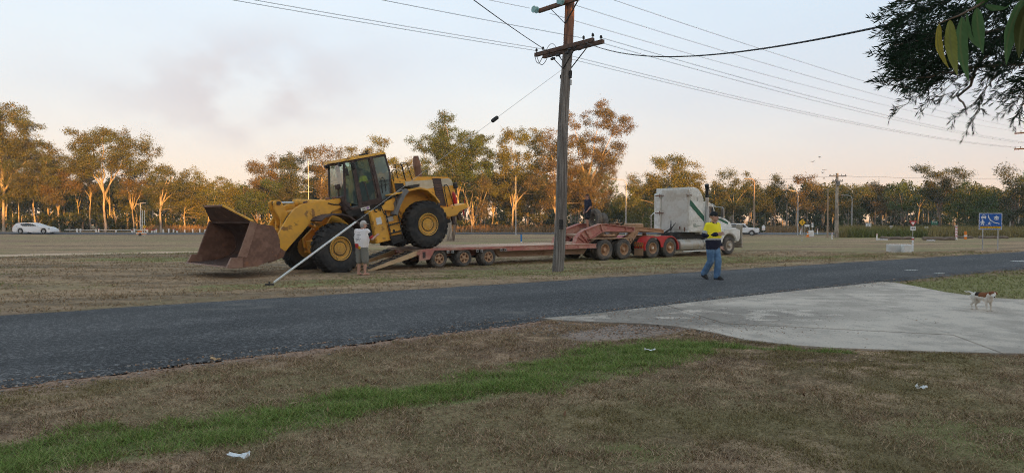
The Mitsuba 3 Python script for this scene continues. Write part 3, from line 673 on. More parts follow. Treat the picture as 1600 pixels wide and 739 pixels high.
for x in np.repeat(np.arange(-130, 130, 1.1), 2):
    y = 124 + g.normal() * 5.0
    px = 800 + FPX * x / y
    if g.random() < (0.9 if px < 420 else 0.55):
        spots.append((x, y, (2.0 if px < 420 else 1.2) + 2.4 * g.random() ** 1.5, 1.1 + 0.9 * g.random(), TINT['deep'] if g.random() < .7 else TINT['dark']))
far = [(x, 182 + g.normal() * 5, 5.5 + 3.0 * g.random(), 2.8, TINT['dark']) for x in np.arange(-270, 270, 2.4)]
mass('scrub', 'far dim scrub filling the gaps between the trunks', far, n=280, leaf=1.0, low=0.02)
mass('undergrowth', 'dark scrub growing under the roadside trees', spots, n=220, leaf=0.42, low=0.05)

# unseen behind the photographer: the belt of tall trees that keeps the low sun off the lawn, the road and the machines
spots = []
for x in np.arange(-70, 190, 3.0):
    for row in range(6):
        H = 15.4 + 5.0 * float(sm(40, 100, x)) + 3.0 * float(sm(26, 10, x)) + 1.6 * math.exp(-((x - 30) / 9) ** 2)
        spots.append((x + g.normal() * 0.8, -34 - row * 4.5 + g.normal() * 0.8, H * (0.93 + 0.12 * g.random()), 3.0 + 0.8 * g.random(), TINT['dark']))
for x in np.arange(-70, 190, 2.0):
    for row in range(3):
        spots.append((x, -32 - row * 8 + g.normal() * 0.8, 6.5 + g.random(), 1.9, TINT['dark']))
mass('shelter_belt', 'unseen dense belt of tall trees behind the lawn, shaped to block the low sun', spots, n=190, leaf=2.0)

print('tris so far', sum(len(w[1]) for w in meshkit.WRITTEN.values()))
# ------------------------------------------------------------------ the rig: a frame along the low loader trailer
TH = math.radians(36.3)
RU, RV, RZ = np.array([math.cos(TH), math.sin(TH), 0]), np.array([-math.sin(TH), math.cos(TH), 0]), np.array([0, 0, 1.0])
P0 = np.array([-2.91, 28.1, 0.0])
RIG = frame(P0, RU, RV, RZ)
def bar(p, q, w, h=None, up=(0, 0, 1)):
    """Rectangular bar from p to q, w across and h along 'up'."""
    p, q = np.asarray(p, float), np.asarray(q, float); h = h or w
    d = unit(q - p); a = np.cross(d, up)
    if np.linalg.norm(a) < 1e-3: a = np.cross(d, [1, 0, 0])
    a = unit(a); b = np.cross(a, d)
    return hull([e + s * a * w / 2 + t * b * h / 2 for e in (p, q) for s in (-1, 1) for t in (-1, 1)])
def cyl(p, q, r, n=16): return tube([p, q], r, n)
def ring_bolts(n, rad, y, size, depth=0.02):
    return cat([box(-size, size, y - depth, y + depth, -size, size).apply_transform(trimesh.transformations.translation_matrix([rad * math.cos(t), 0, rad * math.sin(t)])) for t in np.arange(n) * 2 * math.pi / n])

def truck_tyre(R, w, ri):
    h = w / 2
    pts = [(-h + .03, ri), (-h, ri + .04), (-h - .008, (R + ri) / 2), (-h + .012, R - .05), (-h + .035, R - .012), (-h + .06, R)]
    for c in (-.055, 0.0, .055): pts += [(c - .012, R), (c - .009, R - .016), (c + .009, R - .016), (c + .012, R)]
    pts += [(h - .06, R), (h - .035, R - .012), (h - .012, R - .05), (h + .008, (R + ri) / 2), (h, ri + .04), (h - .03, ri), (-h + .03, ri)]
    return lathe(pts, 40)
def truck_rim(ri, w, deep, hub=0.10):
    h = w / 2
    m = [lathe([(-h + .02, ri), (-h + .005, ri - .004), (-h + .005, ri - .022), (-h + .03, ri - .03), (-h + deep, ri - .06), (-h + deep + .01, hub + .03), (-h + deep + .03, 0), (h, 0), (h, ri), (-h + .02, ri)], 32),
         lathe([(-h + deep - .14, 0), (-h + deep - .14, hub * .75), (-h + deep - .10, hub), (-h + deep + .02, hub), (-h + deep + .02, 0)], 20),
         ring_bolts(10, hub + .045, -h + deep - .012, .013, .03)]
    return cat(m)
def spoke_rim(ri, w, hub=0.085):
    """Five spoke cast wheel: the gaps between the spokes are open and dark."""
    h = w / 2
    m = [lathe([(-h + .015, ri), (-h + .0, ri - .006), (-h, ri - .03), (-h + .05, ri - .045), (h, ri - .045), (h, ri), (-h + .015, ri)], 28),
         lathe([(-h - .02, 0), (-h - .02, hub * .6), (-h + .02, hub), (h, hub), (h, 0)], 16), lathe([(h - .06, 0), (h - .06, ri - .04), (h, ri - .04), (h, 0)], 16)]
    for k in range(5):
        t = k * 2 * math.pi / 5 + .3
        m.append(bar([hub * .5 * math.cos(t), -h + .06, hub * .5 * math.sin(t)], [(ri - .03) * math.cos(t), -h + .05, (ri - .03) * math.sin(t)], .055, .07, up=(0, 1, 0)))
    return cat(m)
def loader_tyre(R, w, ri):
    h = w / 2
    pts = [(-h + .10, ri), (-h + .05, ri + .03), (-h + .045, ri + .07), (-h + .0, ri + .20), (-h - .012, ri + .29), (-h + .03, R - .10), (-h + .07, R - .06), (h - .07, R - .06), (h - .03, R - .10), (h + .012, ri + .29), (h, ri + .20), (h - .045, ri + .07), (h - .05, ri + .03), (h - .10, ri), (-h + .10, ri)]
    m = [lathe(pts, 56)]
    n = 24; dt = 2 * math.pi / n
    for k in range(n):
        for side in (-1, 1):
            t0 = (k + (0.5 if side > 0 else 0.0)) * dt
            P = []
            # a lug wraps from the middle of the tread over the shoulder, narrowing and slanting
            for (y, r, a0, a1) in [(0.02, R, .10, .62), (h - .10, R - .004, .16, .74), (h - .01, R - .06, .20, .76), (h - .004, R - .14, .26, .70), (0.02, R - .08, .08, .64), (h - .05, R - .13, .18, .76)]:
                for a in (a0, a1): P.append([r * math.cos(t0 + a * dt), side * y, r * math.sin(t0 + a * dt)])
            m.append(hull(P))
    return cat(m)
def loader_rim(ri, w):
    h = w / 2
    m = [lathe([(-h + .10, ri + .012), (-h + .035, ri + .012), (-h + .02, ri), (-h + .03, ri - .03), (-h + .07, ri - .05), (-h + .10, ri - .085), (-h + .115, .25), (-h + .10, .235), (-h + .07, .22), (-h + .07, .13), (-h + .05, .12), (-h + .05, 0), (h - .1, 0), (h - .1, ri), (-h + .10, ri + .012)], 40),
         ring_bolts(20, .295, -h + .105, .016, .025), ring_bolts(12, .17, -h + .06, .012, .02), ring_bolts(3, .07, -h + .05, .014, .02),
         box(-.03, .03, -h + .03, -h + .08, -ri + .06, -ri + .13)]
    return cat(m)
def roty(m, a): 
    return m.copy().apply_transform(trimesh.transformations.rotation_matrix(a, [0, 1, 0]))
def place_wheel(parent, tyre, rim, x, y, z, M, mt, mr, far=False, a=0.0, label=None, seam=None):
    w = uniq(parent + '__wheel'); labels[w] = {'label': label} if label else {}
    L = trimesh.transformations.translation_matrix([x, y, z])
    if far: L = L @ trimesh.transformations.rotation_matrix(math.pi, [0, 0, 1])
    L = L @ trimesh.transformations.rotation_matrix(a, [0, 1, 0])
    if not label: del labels[w]; labels[w] = {}
    put('tyre', tyre, mt, w, smooth=35, M=M @ L); put('rim', rim, mr, w, smooth=35, M=M @ L)
    if seam is not None: put('rim_ring', seam, 'm_black', w, smooth=35, M=M @ L)
    return w

# ---- low loader trailer
t = thing('low_loader_trailer', 'long flat red low loader trailer with timber ramps let down under the loader', 'trailer')
P = lambda name, mesh, m, parent=None, **k: put(name, mesh, m, parent or t, M=RIG, **k)
W0, W1 = -0.02, 2.72
for k in range(10):
    y0 = W0 + .02 + k * .27
    P('deck_plank', box(-.18, 8.45, y0 + .006, y0 + .264, .745 , .80 + .006 * rng.random(), .006), 'm_deck')
P('side_rail', cat([box(-.2, 3.3, W0 - .02, W0 + .018, .70, .80, .006), box(3.3, 8.45, W0 - .02, W0 + .018, .60, .80, .008), box(3.3, 8.45, W0 - .05, W0 - .02, .60, .625, .004), box(3.25, 8.47, W0 - .05, W0 - .02, .778, .806, .004)]
  + [box(s, s + .03, W0 - .045, W0 - .018, .63, .78) for s in np.arange(3.6, 8.4, .62)]), 'm_trailer')
P('side_rail', cat([box(-.2, 8.45, W1 - .018, W1 + .02, .62, .80, .006)]), 'm_trailer')
P('main_beam', cat([prism([(3.0, .70), (3.35, .31), (8.2, .31), (8.45, .60), (8.45, .70)], y, y + .16, .01) for y in (.55, 2.0)] + [box(s, s + .1, .02, 2.68, .60, .70, .01) for s in np.arange(3.5, 8.4, .8)]), 'm_deck')
P('chassis', cat([box(-.7, 3.3, .66, .82, .42, .74, .01), box(-.7, 3.3, 1.88, 2.04, .42, .74, .01)] + [box(s, s + .12, .02, 2.68, .66, .742, .01) for s in np.arange(-.1, 3.2, .55)]), 'm_trailer')
for y in (W0, W1): P('tail_plate', prism([(-.88, .73), (-.2, .80), (-.2, .70), (-.42, .36), (-.88, .32)], y - .03, y + .03, .008), 'm_trailer')
P('tail_lamp', box(-.74, -.62, W0 - .04, W0 - .03, .42, .66, .003), 'm_cabframe')
P('beaver_tail', prism([(-.90, .735), (-.19, .80), (-.19, .74), (-.90, .66)], W0 + .03, W1 - .03), 'm_deck')
P('tail_beam', cyl([-.92, W0, .60], [-.92, W1, .60], .06), 'm_trailer')
for s in (.35, 1.75, 2.95):
    for q in (0, .22):
        P('lashing_ring', cat([box(s + q, s + q + .11, W0 - .045, W0 - .025, .59, .612), box(s + q, s + q + .11, W0 - .045, W0 - .025, .668, .69), box(s + q, s + q + .018, W0 - .045, W0 - .025, .60, .68), box(s + q + .092, s + q + .11, W0 - .045, W0 - .025, .60, .68)]), 'm_galv')
ty, ri = truck_tyre(.37, .24, .215), spoke_rim(.215, .22)
for s in (.05, 1.22, 2.42):
    P('axle', cat([cyl([s, .5, .37], [s, 2.2, .37], .07), box(s - .12, s + .12, .62, .86, .37, .48, .01), box(s - .12, s + .12, 1.84, 2.08, .37, .48, .01)]), 'm_black')
    for y, far in ((.12, 0), (.40, 0), (2.30, 1), (2.58, 1)):
        place_wheel(t, ty, ri, s, y, .37, RIG, 'm_rubber_dusty', 'm_dust', bool(far), rng.random() * 6)
# ramps, hinged at the tail
RA = math.atan2(.70, 2.18)
for y in (.02, 1.86):
    ramp = uniq(t + '__ramp'); labels[ramp] = {}
    M = RIG @ frame(np.array([-.93, y, .70]), np.array([-math.cos(RA), 0, -math.sin(RA)]), np.array([0, -1, 0]) * -1, np.array([-math.sin(RA), 0, math.cos(RA)]))
    # local: x down the ramp, y across, z up off its face (left handed axes are avoided by turning y round)
    M = RIG @ frame(np.array([-.93, y + .82, .70]), np.array([-math.cos(RA), 0, -math.sin(RA)]), np.array([0, -1, 0]), np.array([-math.sin(RA), 0, math.cos(RA)]))
    L = 2.26
    for k in range(5): put('plank', box(.02, L - .16, .07 + k * .138, .07 + k * .138 + .13, -.055, .0 + .006 * rng.random(), .006), 'm_tread_wood', ramp, M=M)
    put('side_timber', prism([(0, .012), (L - .02, .012), (L, -.012), (L - .12, -.07), (.3, -.17), (.08, -.16), (0, -.10)], 0.76, .83, .006), 'm_timber', ramp, M=M)
    put('side_timber', prism([(0, .012), (L - .02, .012), (L, -.012), (L - .12, -.07), (.3, -.17), (.08, -.16), (0, -.10)], -.01, .06, .006), 'm_timber', ramp, M=M)
    for k in range(8): put('cleat', box(.16 + k * .26, .205 + k * .26, .075 + .12 * (k % 2), .62 + .13 * (k % 2), .004, .034, .004), 'm_black', ramp, M=M)
    for k in range(2): put('cleat', box(.10, L - .25, .24 + .32 * k, .27 + .32 * k, .004, .030, .004), 'm_black', ramp, M=M)
# gooseneck: two cranked arms with stiffeners
neck = [(7.52, .80), (7.62, 1.05), (7.86, 1.30), (8.12, 1.44), (9.20, 1.74), (9.45, 1.74), (11.45, 1.54), (11.45, 1.32), (9.45, 1.36), (9.2, 1.30), (8.62, 1.02), (8.34, .80)]
for y in (.50, 1.98):
    arm = P('neck_arm', cat([prism(neck, y, y + .05, .004)] + [prism(list(sg.Polygon(neck).buffer(-.0001).exterior.coords), y - .10, y + .14, 0, [list(sg.Polygon(neck).buffer(-.035, join_style=2).exterior.coords)])]
        + [bar([a, y - .03, b], [c, y - .03, d], .024, .12, up=(0, 1, 0)) for a, b, c, d in ((7.98, 1.22, 8.36, .86), (7.80, 1.10, 8.22, .84), (8.22, 1.40, 8.52, 1.0), (9.18, 1.70, 9.30, 1.36), (10.9, 1.56, 10.9, 1.37))]), 'm_trailer')
P('neck_cross_beam', cat([cyl([8.35, .5, 1.18], [8.35, 2.0, 1.18], .08), box(9.2, 9.5, .55, 2.0, 1.36, 1.5, .01), box(10.0, 11.4, .55, 2.0, 1.28, 1.36, .01), cyl([9.1, 1.25, 1.25], [8.2, 1.25, .95], .09), cyl([7.6, .56, .84], [7.6, 2.1, .84], .06)]), 'm_deck')
P('walkway', box(9.25, 10.6, 1.1, 1.95, 1.40, 1.44, .005), 'm_deck')

# ---- converter dolly
t = thing('converter_dolly', 'dusty two axle dolly coupled between the red trailer and the white truck', 'dolly')
ty2, ri2 = truck_tyre(.50, .27, .285), truck_rim(.285, .26, .15)
P('frame_rail', cat([box(8.5, 11.3, y, y + .12, .62, .86, .015) for y in (.80, 1.78)] + [box(s, s + .14, .60, 2.1, .66, .84, .01) for s in (8.6, 9.65, 10.8)]), 'm_dust')
P('turntable', cat([lathe([(1.02, 0), (1.02, .5), (1.10, .5), (1.10, .38), (1.28, .34), (1.28, 0)], 28, 'z').apply_translation([9.9, 1.35, 0]), box(9.3, 10.6, .7, 2.0, .86, 1.02, .02), box(9.4, 10.2, .45, .95, 1.12, 1.22, .03)]), 'm_dust')
P('mudguard', cat([box(8.35, 10.9, .0, .58, 1.02, 1.035, .004), box(8.35, 10.9, 2.12, 2.70, 1.02, 1.035, .004)]), 'm_dust')
for s in (9.08, 10.34):
    P('axle', cat([cyl([s, .5, .5], [s, 2.2, .5], .08), box(s - .5, s + .5, .82, .9, .52, .62, .01), box(s - .5, s + .5, 1.8, 1.88, .52, .62, .01)]), 'm_black')
    for y, far in ((.14, 0), (.46, 0), (2.24, 1), (2.56, 1)):
        place_wheel(t, ty2, ri2, s, y, .50, RIG, 'm_rubber_dusty', 'm_dust', bool(far), rng.random() * 6)
for y in (.62, 1.92):
    P('drawbar_arm', cat([prism([(10.95, .62), (11.25, .62), (11.95, 1.36), (13.75, 1.24), (13.75, 1.40), (12.0, 1.56), (11.65, 1.56), (10.9, .86)], y, y + .05, .005),
                          prism([(10.95, .62), (11.25, .62), (11.95, 1.36), (13.75, 1.24), (13.75, 1.40), (12.0, 1.56), (11.65, 1.56), (10.9, .86)], y - .07, y + .12, 0, [[(11.0, .66), (11.22, .66), (11.93, 1.40), (13.72, 1.28), (13.72, 1.37), (11.98, 1.53), (11.68, 1.53), (10.94, .86)]])]), 'm_dust')
P('drawbar_deck', cat([box(11.7, 13.7, .66, 1.92, 1.44, 1.47, .005), box(11.05, 11.25, .6, 2.0, .64, .84, .01)]), 'm_dust')
P('hose', cat([tube(bez([11.6, .9 + k * .09, 1.0], [12.1, .7 + k * .1, .6 + .1 * k], [12.9, .95, 1.12], 10), .018, 6) for k in range(3)] + [tube([[11.35 + .1 * math.cos(a), .55, .92 + .1 * math.sin(a)] for a in np.linspace(0, 6.28, 18)], .015, 5)]), 'm_black_plain')

# spare tyres that lie on them
sp = trimesh.transformations.rotation_matrix(math.radians(90), [0, 0, 1])
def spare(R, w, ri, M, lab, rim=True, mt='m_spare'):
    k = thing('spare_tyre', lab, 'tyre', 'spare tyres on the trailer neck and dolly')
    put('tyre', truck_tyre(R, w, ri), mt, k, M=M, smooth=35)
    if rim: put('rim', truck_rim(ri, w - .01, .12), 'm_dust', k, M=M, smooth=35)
TR = trimesh.transformations.translation_matrix
RT = trimesh.transformations.rotation_matrix
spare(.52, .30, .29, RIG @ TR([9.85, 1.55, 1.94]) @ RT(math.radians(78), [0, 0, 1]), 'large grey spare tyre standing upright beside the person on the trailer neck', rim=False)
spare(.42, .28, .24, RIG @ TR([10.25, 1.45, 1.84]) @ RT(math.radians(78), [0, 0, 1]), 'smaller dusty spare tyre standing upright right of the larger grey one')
spare(.50, .26, .29, RIG @ TR([12.25, 1.25, 1.60]) @ RT(math.radians(90), [1, 0, 0]), 'dusty spare tyre lying flat on the dolly behind the truck', mt='m_dust')
k = thing('tool_box', 'small open rusty steel box in front of the upright spare tyres', 'box')
put('shell', cat([box(10.42, 10.46, .74, 1.1, 1.46, 1.74), box(10.74, 10.78, .74, 1.1, 1.46, 1.74), box(10.46, 10.74, .74, 1.1, 1.46, 1.49), box(10.46, 10.74, 1.07, 1.1, 1.49, 1.74)]), 'm_dust', k, M=RIG)
put('lid', box(10.38, 10.90, .70, 1.14, 1.742, 1.765, .004), 'm_deck', k, M=RIG)

# ---- prime mover
t = thing('prime_mover', 'white bonneted prime mover with a tall sleeper box and green stripes', 'truck')
P('chassis_rail', cat([box(11.7, 19.2, y, y + .10, .60, .88, .01) for y in (.78, 1.58)] + [box(s, s + .1, .85, 1.6, .64, .84) for s in (11.75, 13.0, 14.4, 16.5)]), 'm_black')
P('fifth_wheel', cat([lathe([(1.02, 0), (1.02, .48), (1.10, .50), (1.10, .1), (1.24, .1), (1.24, 0)], 24, 'z').apply_translation([13.0, 1.22, 0]), box(12.6, 13.4, .8, 1.64, .90, 1.02, .02)]), 'm_dust')
ri3 = truck_rim(.285, .27, .13, .12)
for s in (12.34, 13.62):
    P('axle', cyl([s, .5, .5], [s, 2.0, .5], .12), 'm_black')
    for y, far in ((.14, 0), (.46, 0), (1.98, 1), (2.30, 1)):
        w = place_wheel(t, ty2, ri3, s, y, .50, RIG, 'm_rubber_dusty', 'm_dust', bool(far), rng.random() * 6)
        if y == .14: put('hub_cap', lathe([(-.16, 0), (-.15, .05), (-.11, .085), (-.02, .095), (-.02, 0)], 18).apply_translation([s, y, .5]), 'm_chrome', w, M=RIG)
def guard(s, y0, y1):
    a = np.radians(np.linspace(-8, 188, 22))
    o = [(s + .60 * math.cos(q), .50 + .57 * math.sin(q)) for q in a]; i_ = [(s + .57 * math.cos(q), .50 + .54 * math.sin(q)) for q in a[::-1]]
    return prism(o + i_, y0, y1)
def guard_pair(y0, y1):
    a = np.radians(np.linspace(188, 34, 18)); b = np.radians(np.linspace(146, -8, 18))
    top = [(12.34 + .60 * math.cos(q), .5 + .57 * math.sin(q)) for q in a] + [(12.98, .66)] * 0 + [(13.62 + .60 * math.cos(q), .5 + .57 * math.sin(q)) for q in b]
    return top
a = np.radians(np.linspace(190, 20, 20)); b = np.radians(np.linspace(160, -10, 20))
outer = [(12.34 + .62 * math.cos(q), .5 + .585 * math.sin(q)) for q in np.radians(np.linspace(190, 70, 14))] + [(13.62 + .62 * math.cos(q), .5 + .585 * math.sin(q)) for q in np.radians(np.linspace(110, -10, 14))]
ai = [(13.62 + .56 * math.cos(q), .5 + .545 * math.sin(q)) for q in np.radians(np.linspace(-10, 176, 20))] + [(12.34 + .56 * math.cos(q), .5 + .545 * math.sin(q)) for q in np.radians(np.linspace(4, 190, 20))]
mg = prism(outer + ai, -.03, .02, .006)
shell_o = sg.LineString(outer).buffer(.016, cap_style=2)
P('mudguard', cat([mg, prism(list(shell_o.exterior.coords), .0, .60)]), 'm_red', smooth=40)
P('mudguard', cat([prism(outer + ai, 2.42, 2.47, .006), prism(list(shell_o.exterior.coords), 1.84, 2.44)]), 'm_red', smooth=40)
P('marker_board', box(11.60, 11.63, .0, .56, .58, .80, .005), 'm_orange_lens')
for k in range(4): P('marker_stripe', prism([(0, 0), (.07, 0), (.15, .2), (.08, .2)], -.004, 0).apply_transform(RT(math.radians(-90), [0, 0, 1])).apply_translation([11.597, .54 - k * .14, .59]), 'm_rust')
P('tail_lamp', cat([cyl([11.58, .1 + k * .2, .54], [11.62, .1 + k * .2, .54], .05) for k in range(3)]), 'm_lamp_red')
P('mud_flap', box(11.615, 11.635, .0, .60, .14, .52, .004), 'm_dust')
P('mud_flap', box(11.615, 11.635, 1.84, 2.44, .14, .52, .004), 'm_dust')
P('fuel_tank', cat([tube([[14.45, .30, .60], [14.48, .30, .60], [16.25, .30, .60], [16.28, .30, .60]], [.27, .30, .30, .27], 28)]), 'm_alu', smooth=40)
for s in (14.7, 15.35, 15.95): P('tank_strap', lathe([(-.03, .30), (-.03, .308), (.03, .308), (.03, .30)], 28).apply_transform(RT(math.pi / 2, [0, 0, 1])).apply_translation([s, .30, .60]), 'm_galv')
P('fuel_tank', tube([[16.38, .30, .58], [16.41, .30, .58], [17.4, .30, .58], [17.43, .30, .58]], [.26, .29, .29, .26], 28), 'm_alu', smooth=40)
P('step', box(14.6, 17.5, -.03, .06, .25, .31, .01), 'm_white')
P('fuel_tank', tube([[14.45, 2.15, .60], [14.48, 2.15, .60], [17.25, 2.15, .60], [17.28, 2.15, .60]], [.27, .30, .30, .27], 20), 'm_alu', smooth=40)
# sleeper
sl = [(15.14, 1.27), (16.28, 1.27), (16.28, 3.02), (16.12, 3.30), (15.90, 3.52), (15.58, 3.62), (15.14, 3.62)]
P('sleeper', prism(sl, .02, 2.38, .05), 'm_truck_white', smooth=40)
P('sleeper_back', cat([box(15.10, 15.14, .10, 1.92, 1.36, 3.52, .012), box(15.085, 15.10, .55, 1.05, 1.62, 1.80, .004), box(15.085, 15.10, .16, 1.86, 2.42, 2.434, .002), box(15.085, 15.10, .16, .175, 1.4, 3.48, .002)]), 'm_truck_rear')
P('side_fairing', box(15.02, 15.14, 1.98, 2.40, 1.24, 3.34, .02), 'm_truck_white')
for z in (2.28, 3.22): P('hinge', cat([box(15.00, 15.022, 1.72, 2.30, z - .03, z + .03, .005), cyl([15.0, 1.98, z - .1], [15.0, 1.98, z + .1], .022)]), 'm_rust')
P('hinge', cat([box(15.1, 15.3, -.012, .02, 3.18, 3.22, .004), box(15.0, 15.1, .02, .2, 3.19, 3.21, .004)]), 'm_rust')
P('latch', cat([box(15.04, 15.10, .62, .66, 1.42, 1.56, .005), box(15.04, 15.10, .30, .33, 1.30, 1.52, .005)]), 'm_rust')
st = sg.Polygon([(15.15, 2.98), (15.15, 2.66), (16.27, 1.82), (16.27, 2.12)])
P('stripe', prism(list(st.exterior.coords), .008, .018), 'm_green_paint')
P('lettering', cat([box(15.42 + .0 * k, 15.42 + w, .010, .018, z, z + .022) for k, (w, z) in enumerate([(.18, 1.70), (.26, 1.64), (.34, 1.58), (.30, 1.52)])] + [box(15.78, 16.05, .010, .018, 1.58, 1.60)]), 'm_green_paint')
P('side_locker', cat([box(15.30, 16.1, .012, .019, 1.86, 1.872), box(15.70, 15.72, .0, .02, 2.9, 3.12)]), 'm_grey')
# cab, ahead of the sleeper and lower
cabp = [(16.28, 1.15), (17.62, 1.15), (17.62, 2.08), (17.36, 2.70), (17.05, 2.86), (16.28, 2.92)]
P('cab', prism(cabp, .22, 2.20, .06), 'm_truck_white', smooth=40)
P('side_window', prism([(16.62, 2.02), (17.48, 2.02), (17.26, 2.62), (16.62, 2.66)], .205, .222, .004), 'm_glass_dark')
P('side_window', prism([(16.62, 2.02), (17.48, 2.02), (17.26, 2.62), (16.62, 2.66)], 2.198, 2.215, .004), 'm_glass_dark')
P('windscreen', hull([[17.615, .36, 2.12], [17.645, .36, 2.12], [17.38, .36, 2.66], [17.40, .36, 2.68], [17.615, 2.06, 2.12], [17.645, 2.06, 2.12], [17.38, 2.06, 2.66], [17.40, 2.06, 2.68]]), 'm_glass_dark')
P('sun_visor', hull([[17.36, .3, 2.78], [17.36, 2.12, 2.78], [17.66, .3, 2.64], [17.66, 2.12, 2.64], [17.36, .3, 2.75], [17.36, 2.12, 2.75], [17.66, .3, 2.61], [17.66, 2.12, 2.61]]), 'm_truck_white')
P('door', cat([prism([(16.56, 1.28), (17.52, 1.28), (17.52, 1.98), (16.56, 1.98)], .198, .222, .006), box(16.62, 16.78, .185, .20, 1.80, 1.84, .006)]), 'm_truck_white')
P('hood', hull([[17.6, .30, 2.12], [17.6, 2.12, 2.12], [18.45, .42, 2.04], [18.45, 2.0, 2.04], [19.18, .52, 1.78], [19.18, 1.9, 1.78], [19.36, .55, 1.6], [19.36, 1.87, 1.6], [19.40, .52, .75], [19.40, 1.90, .75], [17.6, .25, 1.15], [17.6, 2.17, 1.15], [18.9, .42, .95], [18.9, 2.0, .95]]), 'm_truck_white', smooth=50)
P('stripe', hull([[17.68, .275, 2.06], [17.68, .283, 1.96], [18.9, .455, 1.66], [18.9, .447, 1.78], [17.68, .30, 2.06], [18.9, .48, 1.7], [18.4, .385, 1.92], [18.4, .40, 1.90]]), 'm_green_paint')
P('grille', cat([box(19.37, 19.43, .62, 1.80, .82, 1.54, .01)] + [box(19.43, 19.45, .66, 1.76, z, z + .025) for z in np.arange(.88, 1.5, .07)]), 'm_chrome')
fa = [(18.46 + .64 * math.cos(q), .50 + .66 * math.sin(q)) for q in np.radians(np.linspace(175, 20, 16))] + [(19.3, .72), (19.42, .9), (19.40, 1.36), (18.9, 1.46), (18.0, 1.40), (17.6, 1.18), (17.62, .6)]
P('front_mudguard', prism(fa, .0, .55, .04), 'm_truck_white', smooth=40)
P('front_mudguard', prism(fa, 1.88, 2.42, .04), 'm_truck_white', smooth=40)
P('headlight', cat([lathe([(0, 0), (0, .10), (.05, .10), (.05, 0)], 20).apply_transform(RT(math.pi / 2, [0, 0, 1])).apply_translation([19.45, y, 1.08]) for y in (.28,)]), 'm_chrome')
P('headlight', cat([lathe([(0, 0), (0, .10), (.05, .10), (.05, 0)], 20).apply_transform(RT(math.pi / 2, [0, 0, 1])).apply_translation([19.45, y, 1.08]) for y in (2.14,)]), 'm_chrome')
ri4 = truck_rim(.285, .27, .05, .12)
P('axle', cyl([18.46, .3, .5], [18.46, 2.1, .5], .07), 'm_black')
place_wheel(t, ty2, ri4, 18.46, .15, .50, RIG, 'm_rubber_dusty', 'm_alu'); place_wheel(t, ty2, ri4, 18.46, 2.28, .50, RIG, 'm_rubber_dusty', 'm_alu', True)
P('bull_bar', cat([box(19.58, 19.64, .02, .42, .45, 1.66, .02), box(19.58, 19.64, 2.0, 2.40, .45, 1.66, .02), box(19.56, 19.66, .0, 2.42, .36, .66, .03)] + [cyl([19.61, .1, z], [19.61, 2.3, z], .035) for z in (.95, 1.25, 1.55)]), 'm_alu')
P('exhaust_stack', tube([[16.42, -.06, .9], [16.42, -.06, 2.95], [16.42, -.06, 3.1]], .085, 18), 'm_chrome', smooth=40)
P('exhaust_tip', tube([[16.42, -.06, 3.1], [16.42, -.06, 3.42], [16.38, -.09, 3.62], [16.30, -.13, 3.78]], [.088, .09, .10, .11], 18), 'm_smoke_black', smooth=40)
P('heat_shield', lathe([(1.5, .10), (1.5, .115), (2.6, .115), (2.6, .10)], 20, 'z').apply_translation([16.42, -.06, 0]), 'm_galv')
P('exhaust_stack', tube([[16.42, 2.46, .9], [16.42, 2.46, 3.4]], .085, 14), 'm_chrome', smooth=40)
P('exhaust_tip', tube([[16.42, 2.46, 3.4], [16.42, 2.46, 3.6], [16.30, 2.50, 3.74]], .09, 14), 'm_smoke_black')
P('mirror', cat([box(17.62, 17.70, -.22, -.02, 2.02, 2.56, .03)]), 'm_chrome')
P('mirror_arm', cat([cyl([17.5, .24, 2.62], [17.66, -.12, 2.60], .018), cyl([17.5, .24, 2.0], [17.66, -.12, 1.98], .018), cyl([17.66, -.12, 1.98], [17.66, -.12, 2.62], .018)]), 'm_galv')
P('mirror', box(17.62, 17.70, 2.44, 2.64, 2.02, 2.56, .03), 'm_chrome')
P('grab_rail', tube([[15.05, 2.52, 1.3], [14.98, 2.56, 1.5], [14.98, 2.56, 2.15], [15.1, 2.46, 2.3]], .03, 8), 'm_chrome')
P('catwalk', cat([box(14.1, 15.1, .45, 1.95, .96, 1.0, .006), box(14.3, 14.5, .6, .9, 1.0, 1.2, .02)]), 'm_black')
P('under_box', cat([box(14.9, 17.3, .62, 1.8, .88, 1.25, .03)]), 'm_black')
P('air_line', cat([tube(bez([15.05, .9 + .12 * k, 1.75 - .1 * k], [14.55 + .1 * k, .75, 1.4], [13.9, 1.0 + .05 * k, 1.15], 12), .02, 6) for k in range(4)]), 'm_black_plain')
P('hose_stand', cat([cyl([14.75, .95, 1.0], [14.75, .95, 1.9], .02), cyl([14.75, .95, 1.9], [14.5, .8, 1.4], .015)]), 'm_black')
# ------------------------------------------------------------------ wheel loader, rear wheels on the trailer's tail, front wheels already on the ground
LO = P0 - 4.09 * RU + 0.05 * RV + np.array([0, 0, .87])
PT, YW = math.radians(13.33), math.radians(8.0)
def lframe(yaw):
    u = RU * math.cos(yaw) + RV * math.sin(yaw); c = RV * math.cos(yaw) - RU * math.sin(yaw)
    return frame(LO, u * math.cos(PT) + RZ * math.sin(PT), c, -u * math.sin(PT) + RZ * math.cos(PT))
LR, LF = lframe(0.0), lframe(YW)
t = thing('wheel_loader', 'big yellow wheel loader with rusty bucket rolling down the trailer ramps', 'loader')
R = lambda name, mesh, m, parent=None, **k: put(name, mesh, m, parent or t, M=LR, **k)
Fr = lambda name, mesh, m, parent=None, **k: put(name, mesh, m, parent or t, M=LF, **k)
ty, ri = loader_tyre(.94, .66, .43), loader_rim(.43, .66)
sm_ = cat([lathe([(-.30, .385), (-.305, .40), (-.28, .405), (-.28, .38), (-.30, .385)], 40), lathe([(-.232, .235), (-.236, .262), (-.20, .262), (-.20, .235), (-.232, .235)], 32)])
